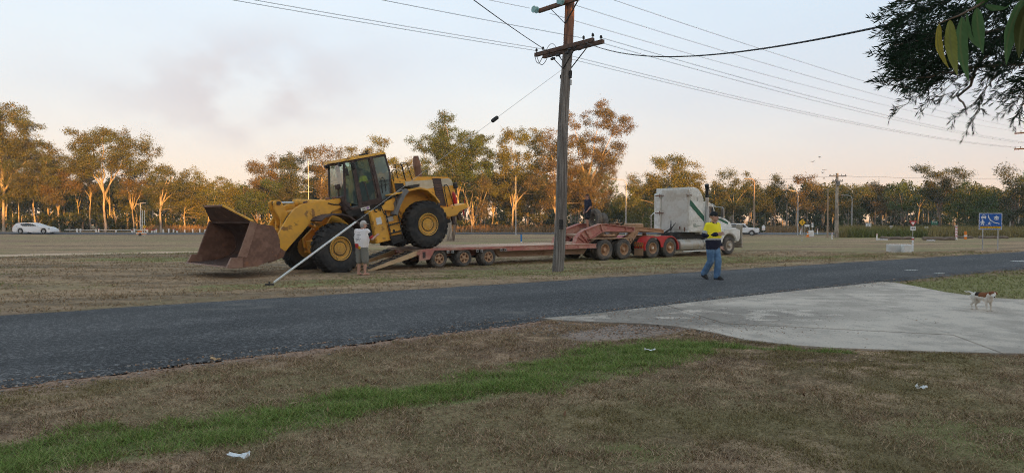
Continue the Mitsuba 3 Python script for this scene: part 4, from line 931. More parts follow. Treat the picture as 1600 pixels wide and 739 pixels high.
for M, x in ((LF, 0.0), (LR, 3.73)):
    place_wheel(t, ty, ri, x, .22, 0, M, 'm_rubber', 'm_rim', False, rng.random(), seam=sm_)
    place_wheel(t, ty, ri, x, 2.58, 0, M, 'm_rubber', 'm_rim', True, rng.random())
Fr('axle', cat([cyl([0, .5, 0], [0, 2.3, 0], .2), lathe([(-.3, 0), (-.28, .2), (-.1, .36), (.1, .36), (.28, .2), (.3, 0)], 20).apply_translation([0, 1.4, 0])]), 'm_black')
R('axle', cat([cyl([3.73, .5, 0], [3.73, 2.3, 0], .2), lathe([(-.3, 0), (-.28, .2), (-.1, .36), (.1, .36), (.28, .2), (.3, 0)], 20).apply_translation([3.73, 1.4, 0])]), 'm_black')
# --- front frame
Fr('front_frame', cat([prism([(-.45, -.1), (1.3, -.25), (1.35, .9), (1.40, 1.36), (1.02, 1.66), (.86, 1.66), (.55, 1.15), (.1, .75), (-.4, .45)], y, y + .10, .012) for y in (.92, 1.78)]
   + [box(-.35, 1.3, 1.02, 1.78, -.15, .35, .02), box(.5, 1.3, 1.02, 1.78, .35, .5, .02)]), 'm_yellow')
for y in (.72, 1.87): Fr('hinge_pin', cyl([.9, y, 1.46], [.9, y + .21, 1.46], .10), 'm_cabframe')
arm_p = [(-2.02, .22), (-1.86, .90), (-1.55, 1.22), (-1.25, 1.5), (-.98, 1.70), (-.72, 1.79), (-.43, 1.81), (.2, 1.75), (.9, 1.68), (1.05, 1.58), (1.06, 1.42), (.85, 1.34), (.5, 1.27), (.06, 1.16), (-.36, 1.11), (-.60, 1.02), (-.81, .87), (-1.38, .52), (-1.8, .24), (-1.95, .18)]
for y in (.76, 1.92): Fr('lift_arm', prism(arm_p, y, y + .14, .02), 'm_yellow')
for y in (.735, 2.06):
    for a_, b_, r_ in ((-1.88, .34, .13), (-.35, 1.40, .10)): Fr('arm_boss', cyl([a_, y, b_], [a_, y + .03, b_], r_), 'm_yellow')
Fr('cross_tube', cat([cyl([-.75, .85, 1.35], [-.75, 1.98, 1.35], .19, 24), box(-.95, -.55, 1.2, 1.6, 1.1, 1.62, .03)]), 'm_yellow', smooth=40)
for y in (.98, 1.72): Fr('lift_cylinder', cat([cyl([.85, y, .15], [.1, y, .75], .11), cyl([.1, y, .75], [-.35, y, 1.1], .055)]), 'm_yellow')
lever = [(-1.64, 2.06), (-1.52, 2.12), (-1.38, 2.10), (-1.30, 1.9), (-1.22, 1.55), (-1.10, 1.30), (-1.05, 1.12), (-1.25, .98), (-1.52, .92), (-1.62, 1.05), (-1.52, 1.35), (-1.66, 1.8)]
for y in (1.16, 1.54): Fr('tilt_lever', prism([(a + .12, b) for a, b in lever], y, y + .09, .012), 'm_yellow')
for a_, b_, r_ in ((-1.36, 2.0, .07), (-1.0, 1.36, .10), (-1.28, 1.02, .07)): Fr('tilt_pin', cyl([a_, 1.08, b_], [a_, 1.72, b_], r_), 'm_cabframe')
Fr('tilt_rod', cyl([-1.34, 1.39, 2.0], [-.62, 1.39, 1.86], .05), 'm_chrome'); Fr('tilt_cylinder', cyl([-.66, 1.39, 1.87], [.95, 1.39, 1.50], .13), 'm_yellow', smooth=40)
Fr('tilt_link', bar([-1.28, 1.39, 1.0], [-2.25, 1.39, .98], .16, .20), 'm_yellow')
Fr('bucket_lug', cat([prism([(-2.42, .75), (-2.10, .85), (-2.05, 1.1), (-2.42, 1.25)], y, y + .06, .008) for y in (1.16, 1.58)] + [prism([(-2.42, .10), (-1.85, .15), (-1.72, .34), (-1.9, .52), (-2.42, .7)], y, y + .06, .008) for y in (.68, .92, 1.84, 2.08)]), 'm_rust')
Fr('hose', cat([tube(bez([-.3, 1.0 + .08 * k, 1.78], [-1.0, 1.05 + .1 * k, 1.75 - .2 * k], [-1.35, 1.15, 1.25], 10), .02, 6) for k in range(3)] + [tube(bez([-1.35, .95, .30], [-1.55, .95, -.25], [-1.75, .95, .2], 12), .014, 5), tube(bez([.35, .75, 1.62], [.7, .70, 1.40], [1.2, .80, 1.5], 10), .022, 6)]), 'm_black_plain')
fend = [(-.52, 1.15), (-.35, 1.24), (0, 1.26), (.35, 1.2), (.65, 1.05), (.95, .74), (1.12, .45)]
fshape = sg.LineString(fend).buffer(.025, cap_style=2)
Fr('front_fender', prism(list(fshape.exterior.coords), -.04, .70), 'm_cabframe', smooth=40)
R('rear_joint', cat([box(1.2, 2.0, 1.1, 1.7, -.25, .15, .03), box(1.1, 1.9, 1.1, 1.7, .65, .85, .03), cyl([1.5, 1.4, -.3], [1.5, 1.4, .95], .14), cyl([.6, .95, .1], [2.3, .85, .2], .07), cyl([0.3, 1.4, .1], [3.5, 1.4, .1], .07)]), 'm_black')
# --- bucket
b = t + '__bucket'; labels[b] = {'label': 'rusty worn bucket held just above the grass'}
C0, C1 = -.30, 3.12
shell = [(-4.14, .50), (-3.75, .42), (-3.25, .35), (-2.95, .34), (-2.70, .38), (-2.52, .47), (-2.41, .62), (-2.36, .80), (-2.37, 1.02), (-2.44, 1.22), (-2.56, 1.38), (-2.74, 1.52), (-2.95, 1.63), (-3.08, 1.71)]
Fr('shell', prism(list(sg.LineString(shell).buffer(.028, cap_style=2).exterior.coords), C0 + .05, C1 - .05), 'm_rust_dark', b, smooth=40)
side = [(-3.12, 1.76), (-2.95, 1.64), (-2.72, 1.55), (-2.42, 1.44), (-2.33, 1.2), (-2.30, .92), (-2.36, .6), (-2.46, .46), (-2.70, .335), (-3.23, .30), (-3.75, .385), (-4.05, .47), (-3.98, .62), (-3.80, .76)]
for y in (C0, C1 - .05): Fr('side_plate', prism(side, y, y + .05, .006), 'm_rust', b)
edge_s = [(-3.13, 1.77), (-2.94, 1.63), (-3.53, .66), (-3.80, .76)]
Fr('side_edge', prism(edge_s, C0 - .022, C0 + .001, .004), 'm_rust_pale', b); Fr('side_edge', prism(edge_s, C1 - .001, C1 + .022, .004), 'm_rust', b)
Fr('wear_strip', prism([(-3.72, .66), (-2.44, .53), (-2.60, .365), (-3.23, .285), (-3.75, .37)], C0 - .03, C0 - .001, .005), 'm_rust', b)
Fr('spill_guard', hull([[-3.08, C0 + .02, 1.73], [-3.08, C1 - .02, 1.73], [-3.48, .80, 2.34], [-3.48, 2.32, 2.34], [-3.03, C0 + .02, 1.73], [-3.03, C1 - .02, 1.73], [-3.43, .80, 2.36], [-3.43, 2.32, 2.36]]), 'm_rust_dark', b)
Fr('top_rim', bar([-3.05, C0, 1.745], [-3.45, .80, 2.37], .05, .05), 'm_yellow', b); Fr('top_rim', bar([-3.45, .80, 2.37], [-3.45, 2.32, 2.37], .05, .05), 'm_rust_pale', b); Fr('top_rim', bar([-3.45, 2.32, 2.37], [-3.05, C1, 1.745], .05, .05), 'm_rust_pale', b)
Fr('cutting_edge', prism([(-4.36, .555), (-4.02, .43), (-3.74, .385), (-3.74, .42), (-4.02, .49)], C0 + .04, C1 - .04, .006), 'm_rust_pale', b)
for k in range(9): Fr('bolt', cyl([-3.98, C0 + .45 + k * .32, .47], [-3.985, C0 + .45 + k * .32, .505], .028, 8), 'm_rust_dark', b)
for y in (C0 - .05, C1 - .09): Fr('corner_bit', prism([(-4.26, .50), (-4.02, .78), (-3.68, .68), (-3.74, .37), (-4.0, .42)], y, y + .14, .015), 'm_rust_pale', b)
# --- rear frame, hood
hood = [(2.93, .55), (5.05, .40), (5.55, .45), (5.66, .95), (5.63, 1.24), (5.58, 1.45), (5.46, 1.58), (5.2, 1.64), (4.1, 1.79), (2.93, 1.95)]
R('hood', prism(hood, .58, 2.22, .05), 'm_yellow', smooth=40)
R('hood_top', prism([(2.95, 1.93), (4.1, 1.77), (5.2, 1.62), (5.44, 1.57), (5.38, 1.60), (4.1, 1.86), (2.95, 2.0)], .66, 2.14, .02), 'm_yellow')
R('cream_band', prism([(3.45, 1.50), (3.95, 1.32), (4.68, 1.30), (4.68, 1.62), (4.1, 1.70), (3.45, 1.80)], .566, .582, .004), 'm_cream')
R('cream_band', prism([(5.07, 1.26), (5.60, 1.20), (5.56, 1.42), (5.44, 1.53), (5.07, 1.57)], .566, .582, .004), 'm_cream')
gr = R('grille', prism([(4.66, .58), (5.06, .44), (5.06, 1.60), (4.68, 1.67)], .548, .582, .008), 'm_cabframe')
for k in range(9): R('louvre', bar([4.71, .545, .72 + k * .098], [5.02, .545, .66 + k * .098], .02, .018), 'm_rust', gr)
R('louvre_panel', prism([(2.98, 1.5), (3.36, 1.46), (3.36, 1.74), (2.98, 1.82)], .562, .582, .004), 'm_black')
R('intake_cover', hull([[3.30, .12, 1.62], [3.84, .12, 1.60], [3.44, .12, 1.50], [3.78, .12, 1.50], [3.30, .55, 1.62], [3.84, .55, 1.60], [3.44, .55, 1.50], [3.78, .55, 1.50]]), 'm_black')
fr = [(2.50, .74), (2.72, 1.06), (2.98, 1.34), (3.2, 1.47), (3.7, 1.46), (4.02, 1.32), (4.28, 1.02), (4.44, .72)]
fs = sg.LineString(fr).buffer(.03, cap_style=2)
R('rear_fender', prism(list(fs.exterior.coords), -.06, .60), 'm_yellow', smooth=40)
R('fender_strip', prism(list(sg.LineString([(2.44, .70), (2.68, 1.06), (2.95, 1.36), (3.16, 1.50)]).buffer(.075, cap_style=2).exterior.coords), -.085, -.06, .006), 'm_grey')
R('fender_strip', prism(list(sg.LineString([(2.44, .70), (2.68, 1.06), (2.95, 1.36), (3.16, 1.50)]).buffer(.06, cap_style=2).exterior.coords), -.062, .60), 'm_grey')
R('platform', cat([box(2.5, 3.25, .02, .60, 1.42, 1.46, .006), prism([(2.30, 1.22), (2.95, 1.36), (2.95, 1.30), (2.5, .72), (2.30, .75)], .30, .36)]), 'm_yellow')
R('fender_inner', prism([(2.5, .4), (2.6, .9), (3.0, 1.35), (3.7, 1.40), (4.2, 1.1), (4.5, .6), (5.0, .4), (5.0, .1), (2.5, .1)], .60, .66), 'm_yellow')
R('rear_frame', cat([box(1.7, 5.3, .85, 1.05, -.30, .45, .02), box(1.7, 5.3, 1.75, 1.95, -.30, .45, .02), box(2.0, 5.2, 1.05, 1.75, -.35, .2, .03)]), 'm_black')
R('counterweight', cat([prism([(4.62, .12), (4.62, .46), (5.42, .38), (5.84, .39), (5.88, .20), (5.48, .14), (5.3, .02), (4.9, .02)], .24, 2.56, .03), prism([(5.0, -.10), (5.0, .14), (5.7, .2), (5.74, .0), (5.4, -.12)], .7, 2.1, .03)]), 'm_yellow')
R('rear_hook', cat([prism([(5.06, .1), (5.22, .1), (5.18, -.36), (5.08, -.30)], .30, .44, .01), prism([(5.46, .14), (5.62, .14), (5.60, -.30), (5.50, -.26)], .5, .62, .01)]), 'm_cabframe')
R('tail_rag', cat([hull([[5.66, .34, .40], [5.74, .34, .38], [5.66, .37, -.10], [5.72, .37, -.08], [5.68, .39, .3]]), hull([[5.80, .32, .55], [5.84, .32, .55], [5.80, .33, .2], [5.86, .34, .22]])]), 'm_lamp_red')
R('fire_extinguisher', tube([[5.43, .42, .46], [5.43, .42, .50], [5.43, .42, .86], [5.43, .42, .92], [5.43, .42, .97]], [.06, .075, .075, .05, .025], 14), 'm_red', smooth=50)
R('rear_lamp', box(5.58, 5.74, .46, .60, 1.06, 1.30, .02), 'm_black')
R('grab_rail', cat([tube([[5.08, .50, .20], [5.07, .46, 1.22], [5.12, .46, 1.30], [5.22, .46, 1.29], [5.27, .46, 1.20], [5.40, .48, .2]], .02, 8)]), 'm_black_plain')
R('exhaust_stack', tube([[4.55, 1.4, 1.70], [4.57, 1.4, 2.20], [4.58, 1.4, 2.24], [4.60, 1.4, 2.52], [4.62, 1.4, 2.66]], [.145, .145, .165, .13, .10], 20), 'm_rust', smooth=40)
R('exhaust_base', tube([[4.53, 1.4, 1.66], [4.545, 1.4, 1.98]], [.12, .12], 20), 'm_grey', smooth=40)
R('handrail', cat([tube([[3.52, .62, 1.40], [3.50, .62, 2.46], [3.72, .62, 2.48], [3.86, .62, 1.48]], .018, 8), tube([[3.02, .62, 1.5], [3.0, .62, 2.3]], .018, 8), tube([[3.50, .62, 2.46], [3.50, 1.2, 2.50], [3.50, 1.2, 1.9]], .018, 8), tube([[3.72, .62, 2.48], [3.72, 1.1, 2.52], [3.74, 1.1, 1.9]], .018, 8)]), 'm_black_plain')
# --- steps and side tank
R('side_tank', cat([prism([(1.52, 1.04), (2.08, 1.0), (2.08, -.22), (1.50, -.20)], .08, .75, .03), prism([(2.08, 1.0), (2.62, .92), (2.62, .02), (2.08, .1)], .30, .75, .02), prism([(2.10, .34), (2.60, .30), (2.60, -.10), (2.10, -.06)], .10, .30, .015)]), 'm_yellow')
R('side_panel', prism([(2.02, 1.10), (2.50, 1.30), (2.56, .80), (2.02, .98)], .10, .16, .01), 'm_yellow')
R('decal', box(1.66, 1.88, .074, .081, .48, .74), 'm_white'); R('decal', box(2.18, 2.48, .29, .298, .46, .66), 'm_white')
R('filler_hole', cyl([2.30, .09, .10], [2.30, .11, .10], .05), 'm_black')
R('ladder', cat([bar([2.09, .02, .92], [2.10, .02, -.42], .045, .03), bar([2.58, .02, .96], [2.58, .02, -.36], .045, .03)] + [box(2.09, 2.58, -.02, .12, z, z + .035, .008) for z in (.66, .34, .02, -.38)] + [box(2.09, 2.58, .1, .12, -.40, -.1)]
   + [tube([[1.98, .05, 1.02], [1.96, .02, 1.12], [2.02, .0, .80]], .018, 6), tube([[2.62, .02, 1.4], [2.60, -.02, 1.0], [2.60, .0, .8]], .018, 6)]), 'm_black')
R('bracket_black', cat([box(1.95, 2.75, .3, .85, -.42, -.24, .02), box(1.2, 1.55, .3, 1.2, .2, .95, .03)]), 'm_black')
# --- cab
CN, CF = .60, 2.16
A_ = dict(fb=(.86, 1.52), ft=(1.16, 3.0), db=(1.40, 1.24), dt=(1.50, 2.98), rb=(2.27, 1.26), rt=(2.26, 2.98), eb=(2.72, 1.26), em=(2.92, 2.30), et=(2.86, 2.96), fl=(1.05, 1.24))
cab = t + '__cab'; labels[cab] = {}
def post(p, q, y, w=.085): return bar([p[0], y, p[1]], [q[0], y, q[1]], w, w, up=(0, 1, 0))
fr = []
for y in (CN + .04, CF - .04):
    fr += [post(A_['fb'], A_['ft'], y, .07), post(A_['db'], A_['dt'], y, .13), post(A_['rb'], A_['rt'], y, .13), post(A_['eb'], A_['em'], y, .06), post(A_['em'], A_['et'], y, .06),
           post(A_['ft'], A_['et'], y, .08), post(A_['fl'], A_['eb'], y, .10), post(A_['fb'], A_['fl'], y, .08)]
fr += [bar([.86, CN, 1.52], [.86, CF, 1.52], .07), bar([2.72, CN, 1.26], [2.72, CF, 1.26], .08), bar([1.16, CN, 2.98], [1.16, CF, 2.98], .08), bar([2.86, CN, 2.95], [2.86, CF, 2.95], .08)]
fr += [post((1.50, 1.36), (2.2, 1.36), CN + .03, .10), post((1.72, 2.10), (2.2, 2.14), CN + .03, .035), post((1.50, 1.36), (1.55, 2.9), CN + .03, .06), post((2.16, 1.36), (2.17, 2.9), CN + .03, .05), post((1.80, 2.1), (1.82, 1.4), CN + .03, .03)]
R('frame', cat(fr), 'm_cabframe', cab)
R('roof', hull([[1.0, CN - .06, 3.03], [1.0, CF + .06, 3.03], [2.92, CN - .04, 3.0], [2.92, CF + .04, 3.0], [1.04, CN - .02, 3.13], [1.04, CF + .02, 3.13], [2.86, CN + .02, 3.08], [2.86, CF - .02, 3.08]]), 'm_yellow', cab)
R('roof_gear', cat([box(2.2, 2.5, 1.2, 1.5, 3.10, 3.16, .02), cyl([2.3, 1.0, 3.1], [2.3, 1.0, 3.24], .03), cyl([2.5, 1.3, 3.1], [2.52, 1.3, 3.30], .012)]), 'm_black', cab)
R('work_lamp', cat([box(.96, 1.06, y, y + .16, 2.86, 3.0, .02) for y in (CN + .02, CF - .2)] + [tube([[1.05, CN, 2.95], [1.12, CN - .14, 2.90], [1.12, CN - .14, 2.55]], .014, 6), box(1.08, 1.14, CN - .24, CN - .06, 2.48, 2.76, .02), box(1.40, 1.50, CN - .16, CN - .02, 2.66, 2.92, .03)]), 'm_black', cab)
R('base', cat([prism([(.95, .95), (2.75, .95), (2.78, 1.22), (.80, 1.22)], CN + .06, CF - .06, .02), box(.70, 1.0, 1.0, 1.8, .9, 1.4, .02)]), 'm_black', cab)
R('front_box', box(.78, 1.06, CN + .05, 1.35, 1.22, 1.78, .03), 'm_cabframe', cab)
def pane(name, pts, m='m_glass'):
    pts = np.array(pts, float); R(name, (pts, np.array([[0, 1, 2], [0, 2, 3]]) if len(pts) == 4 else np.array([[0, 1, 2], [0, 2, 3], [0, 3, 4]])), m, cab, smooth=False)
for y in (CN + .03, CF - .03):
    pane('side_pane', [[.90, y, 1.56], [1.36, y, 1.30], [1.46, y, 2.95], [1.18, y, 2.96]])
    pane('door_pane', [[1.54, y, 1.40], [2.16, y, 1.40], [2.18, y, 2.93], [1.58, y, 2.93]])
    pane('rear_side_pane', [[2.33, y, 1.32], [2.70, y, 1.32], [2.89, y, 2.30], [2.84, y, 2.92], [2.33, y, 2.93]], 'm_glass_grey')
pane('windscreen', [[.86, CN + .05, 1.56], [.86, CF - .05, 1.56], [1.16, CF - .05, 2.95], [1.16, CN + .05, 2.95]])
pane('rear_pane', [[2.89, CN + .05, 2.30], [2.89, CF - .05, 2.30], [2.85, CF - .05, 2.92], [2.85, CN + .05, 2.92]])
R('rear_wall', hull([[2.33, CN + .10, 1.30], [2.70, CN + .10, 1.30], [2.80, CN + .10, 1.80], [2.33, CN + .10, 1.80], [2.33, CN + .13, 1.30], [2.70, CN + .13, 1.30], [2.80, CN + .13, 1.80], [2.33, CN + .13, 1.80]]), 'm_grey', cab)
R('seat', cat([box(1.75, 2.25, 1.12, 1.66, 1.50, 1.66, .05), bar([2.26, 1.39, 1.6], [2.36, 1.39, 2.42], .52, .12, up=(1, 0, 0)), box(1.85, 2.2, 1.2, 1.6, 1.24, 1.5, .02)]), 'm_black', cab)
R('steering_column', cat([bar([1.15, 1.39, 1.25], [1.32, 1.39, 1.98], .12, .16), tube([[1.34 + .05 * math.sin(a) , 1.39 + .2 * math.cos(a), 2.02 + .19 * math.sin(a) * .6] for a in np.linspace(0, 6.28, 20)], .018, 6)]), 'm_black', cab)
R('window_rail', cat([tube([[2.40, CN - .04, 1.55], [2.44, CN - .06, 2.10], [2.52, CN - .06, 2.14], [2.60, CN - .06, 2.05], [2.56, CN - .04, 1.6]], .016, 6), tube([[2.36, CN - .05, 2.02], [2.80, CN - .05, 1.98]], .016, 6), tube([[2.34, CN - .05, 1.84], [2.76, CN - .05, 1.84]], .016, 6)]), 'm_black_plain', cab)
R('name_plate', box(1.36, 1.74, CN - .075, CN - .06, 1.08, 1.20, .004), 'm_white', cab)
R('plate_mark', box(1.60, 1.70, CN - .079, CN - .074, 1.11, 1.18), 'm_purple', cab); R('plate_mark', box(1.42, 1.54, CN - .079, CN - .074, 1.12, 1.165), 'm_grey', cab)
R('hose', tube(bez([2.25, CN - .06, 1.26], [2.55, CN - .10, 1.08], [3.0, .15, 1.52], 12), .022, 6), 'm_black_plain')
R('hose', tube(bez([1.74, .06, 1.18], [1.95, -.02, 1.02], [1.90, .06, .98], 10), .028, 6), 'm_black_plain')
R('hose', tube([[1.76 + .09 * math.cos(a), .04, 1.05 + .09 * math.sin(a)] for a in np.linspace(-.5, 4.6, 16)], .022, 6), 'm_black_plain')
for x_, z_ in ((2.06, .8), (2.07, .5), (2.08, .18), (2.08, -.1), (2.62, .78), (2.61, .5), (2.60, .2)): R('ladder_bolt', cyl([x_, -.03, z_], [x_, .03, z_], .035, 8), 'm_black_plain')
for k, (x_, z_) in enumerate(((-.55, 1.80), (.35, 1.74), (.62, 1.72))): Fr('grease_block', box(x_, x_ + .14, .80, .92, z_ - .02, z_ + .07, .015), 'm_rust')
Fr('light_bracket', cat([bar([.95, .95, 1.66], [.98, .9, 2.05], .05), box(.88, 1.06, .82, .98, 2.02, 2.2, .02)]), 'm_cabframe')
# ------------------------------------------------------------------ people and the dog
def sph(p, r, n=14): return m3.Manifold.sphere(float(r), n).translate([float(x) for x in p])
def chain(pts):
    """pts: [(x, y, z, r), ...] -> spheres joined by hulls."""
    s = [sph(p[:3], p[3]) for p in pts]
    if len(s) == 1: return s[0]
    out = m3.Manifold()
    for a, b in zip(s[:-1], s[1:]): out += m3.Manifold.batch_hull([a, b])
    return out
def lump(pts): return m3.Manifold.batch_hull([sph(p[:3], p[3]) for p in pts])
def soft(man, cell=0.025, it=8):
    m = tm(man.refine_to_length(cell)); m.merge_vertices()
    trimesh.smoothing.filter_taubin(m, lamb=0.5, nu=0.53, iterations=it)
    return m
def P4(p, r): return (*p, r)
def hand(wrist, elbow, curl=0.5, grip=None, side=1):
    """Palm, four fingers of unequal length and a thumb that leaves the side of the palm, continuing the forearm."""
    w, e = np.array(wrist, float), np.array(elbow, float)
    d = unit(w - e)
    a = unit(np.cross(d, [0, 0, 1.0] if abs(d[2]) < .9 else [0, 1.0, 0])) * side       # across the palm
    n = np.cross(a, d) * side
    if grip is not None: n = unit(np.array(grip, float) - w); a = unit(np.cross(d, n))
    kn = w + d * .085
    out = lump([P4(w + a * .018, .017), P4(w - a * .018, .017), P4(kn + a * .032, .013), P4(kn - a * .032, .013)])
    for k, (o, ln) in enumerate(((.032, .068), (.011, .078), (-.011, .073), (-.032, .056))):
        p0 = kn + a * o
        d1 = unit(d + n * curl * .8); d2 = unit(d + n * curl * 2.0)
        p1 = p0 + d1 * ln * .5; p2 = p1 + d2 * ln * .5
        out += chain([P4(p0, .0105), P4(p1, .0095), P4(p2, .008)])
    t0 = w + d * .025 + a * .022; t1 = t0 + unit(d * .6 + a * .8 + n * .3) * .04; t2 = t1 + unit(d + a * .15 + n * .4) * .03
    return out + chain([P4(t0, .014), P4(t1, .0115), P4(t2, .009)])
def head(c, face, tilt=0.0):
    """Skull, jaw, nose, ears round centre c, looking along face. Returns skin, eyes."""
    f = unit(np.array(face, float)); up = unit(np.array([0, 0, 1.0]) - f * f[2]); r = np.cross(f, up); c = np.array(c, float)
    Q = lambda x, y, z: c + r * x + f * y + up * z
    m = lump([P4(Q(0, .018, .030), .078), P4(Q(0, -.030, .028), .080), P4(Q(0, .01, .05), .072)])
    m += lump([P4(Q(0, .03, .01), .068), P4(Q(.028, .048, -.065), .030), P4(Q(-.028, .048, -.065), .030), P4(Q(0, .072, -.088), .020), P4(Q(.045, .0, -.05), .024), P4(Q(-.045, .0, -.05), .024)])
    m += lump([P4(Q(0, .093, .018), .008), P4(Q(0, .118, -.020), .0125), P4(Q(.013, .098, -.026), .010), P4(Q(-.013, .098, -.026), .010)])
    for s in (-1, 1):
        m += lump([P4(Q(s * .076, -.012, .015), .013), P4(Q(s * .084, -.022, .032), .011), P4(Q(s * .078, -.01, -.022), .009)])
        m += lump([P4(Q(s * .045, .076, .030), .012), P4(Q(s * .015, .088, .030), .010)])       # brow
    m += lump([P4(Q(.018, .088, -.058), .008), P4(Q(-.018, .088, -.058), .008), P4(Q(0, .095, -.056), .009)])
    eyes = [sph(Q(s * .030, .081, .010), .011) for s in (-1, 1)]
    return m, eyes, Q
def person(label, M, J, look, group=None, cell=.034):
    """J: joints in metres, feet at z = 0, facing +y, +x to the figure's right. look: outfit callbacks."""
    k = thing('person', label, 'person', group)
    hm, eyes, Q = head(J['head'], J['face'])
    nk = np.array(J['neck']); hd = np.array(J['head'])
    body = hm + chain([P4(nk + [0, 0, -.04], .068), P4(hd + (nk - hd) * .45, .056)])
    sh = [np.array(J['sh' + s]) for s in 'LR']; hp = [np.array(J['hip' + s]) for s in 'LR']
    tor = lump([P4(sh[0], .062), P4(sh[1], .062), P4((sh[0] + hp[0]) / 2, .10), P4((sh[1] + hp[1]) / 2, .10), P4(hp[0] + [0, 0, .03], .09), P4(hp[1] + [0, 0, .03], .09), P4(nk + [0, 0, -.06], .07)])
    body += tor
    for s, sd in (('L', -1), ('R', 1)):
        S, E, Wr = (np.array(J[q + s]) for q in ('sh', 'el', 'wr'))
        body += chain([P4(S, .060), P4(S + (E - S) * .5, .050), P4(E, .041), P4(E + (Wr - E) * .35, .041), P4(Wr, .027)])
        body += hand(Wr, E, J.get('curl' + s, .45), J.get('grip' + s), sd)
        H, K, A, Tt = (np.array(J[q + s]) for q in ('hip', 'kn', 'an', 'toe'))
        body += chain([P4(H, .092), P4(H + (K - H) * .5, .074), P4(K, .056), P4(K + (A - K) * .3, .056), P4(A, .036)])
        body += lump([P4(A + [0, 0, -.02], .036), P4(A + (A - Tt) * .28 * np.array([1, 1, 0]) + [0, 0, -.045], .030), P4(Tt, .026), P4(Tt + (A - Tt) * .35, .036)])
    put('body', soft(body, cell), look['skin'], k, smooth=60, M=M)
    for e in eyes: put('eye', tm(e), 'm_black_plain', k, smooth=True, M=M)
    for name, man, m in look['clothes'](J, Q, sh, hp, tor):
        put(name, man if isinstance(man, trimesh.Trimesh) else soft(man, cell), m, k, smooth=60, M=M)
    return k
def leg(J, s, f0=0.0, f1=1.0, g=.02, flare=0.0):
    H, K, A = (np.array(J[q + s]) for q in ('hip', 'kn', 'an'))
    pts = []
    for f in np.linspace(f0, f1, 7):
        if f <= .5: p = H + (K - H) * f * 2; r = .096 + (.066 - .096) * f * 2
        else: p = K + (A - K) * (f - .5) * 2; r = .066 + (.052 - .066) * (f - .5) * 2
        pts.append(P4(p, r + g + flare * f))
    return chain(pts)
def sleeve(J, s, f0, f1, g=.018):
    S, E, Wr = (np.array(J[q + s]) for q in ('sh', 'el', 'wr'))
    pts = []
    for f in np.linspace(f0, f1, 6):
        if f <= .5: p = S + (E - S) * f * 2; r = .062 + (.046 - .062) * f * 2
        else: p = E + (Wr - E) * (f - .5) * 2; r = .046 + (.034 - .046) * (f - .5) * 2
        pts.append(P4(p, r + g))
    return chain(pts)
def shoes(J, m='m_shoe'):
    out = []
    for s in 'LR':
        A, Tt = np.array(J['an' + s]), np.array(J['toe' + s]); d = (Tt - A) * np.array([1, 1, 0])
        heel = A - d * .30 + [0, 0, -.045]
        out.append(('shoe', lump([P4(A + [0, 0, .0], .046), P4(heel, .040), P4(Tt, .036), P4(Tt + (A - Tt) * .4 + [0, 0, .01], .046)]), m))
    return out
def cap(Q, brim=.085, m='m_black_cloth'):
    crown = lump([P4(Q(0, .015, .060), .084), P4(Q(0, -.03, .058), .086), P4(Q(0, 0, .085), .072)]) - m3.Manifold.cube([1, 1, 1], True).translate([0, 0, 0]).scale([.0001] * 3)
    peak = lump([P4(Q(.055, .085, .052), .008), P4(Q(-.055, .085, .052), .008), P4(Q(.035, .085 + brim, .040), .007), P4(Q(-.035, .085 + brim, .040), .007)])
    return [('cap', crown, m), ('cap_peak', peak, m)]
def wide_hat(Q, m):
    crown = lump([P4(Q(0, .01, .075), .080), P4(Q(0, -.03, .075), .080), P4(Q(0, -.01, .115), .060)])
    ring = lump([P4(Q(.14 * math.cos(a), .16 * math.sin(a), .055 + .015 * abs(math.cos(a))), .007) for a in np.linspace(0, 6.28, 14)])
    return [('hat', crown, m), ('hat_brim', ring, m)]
def cut_z(man, z, keep_above):
    t = man.translate([0, 0, 0]); a, b = t.split_by_plane([0, 0, 1.0], float(z)); return a if keep_above else b
def grow(man_pts, g): return lump([(*p[:3], p[3] + g) for p in man_pts])

def head_dir(deg): return (math.sin(math.radians(deg)), math.cos(math.radians(deg)), -.06)
def facing(hx, hy): return math.degrees(math.atan2(-hx, hy))

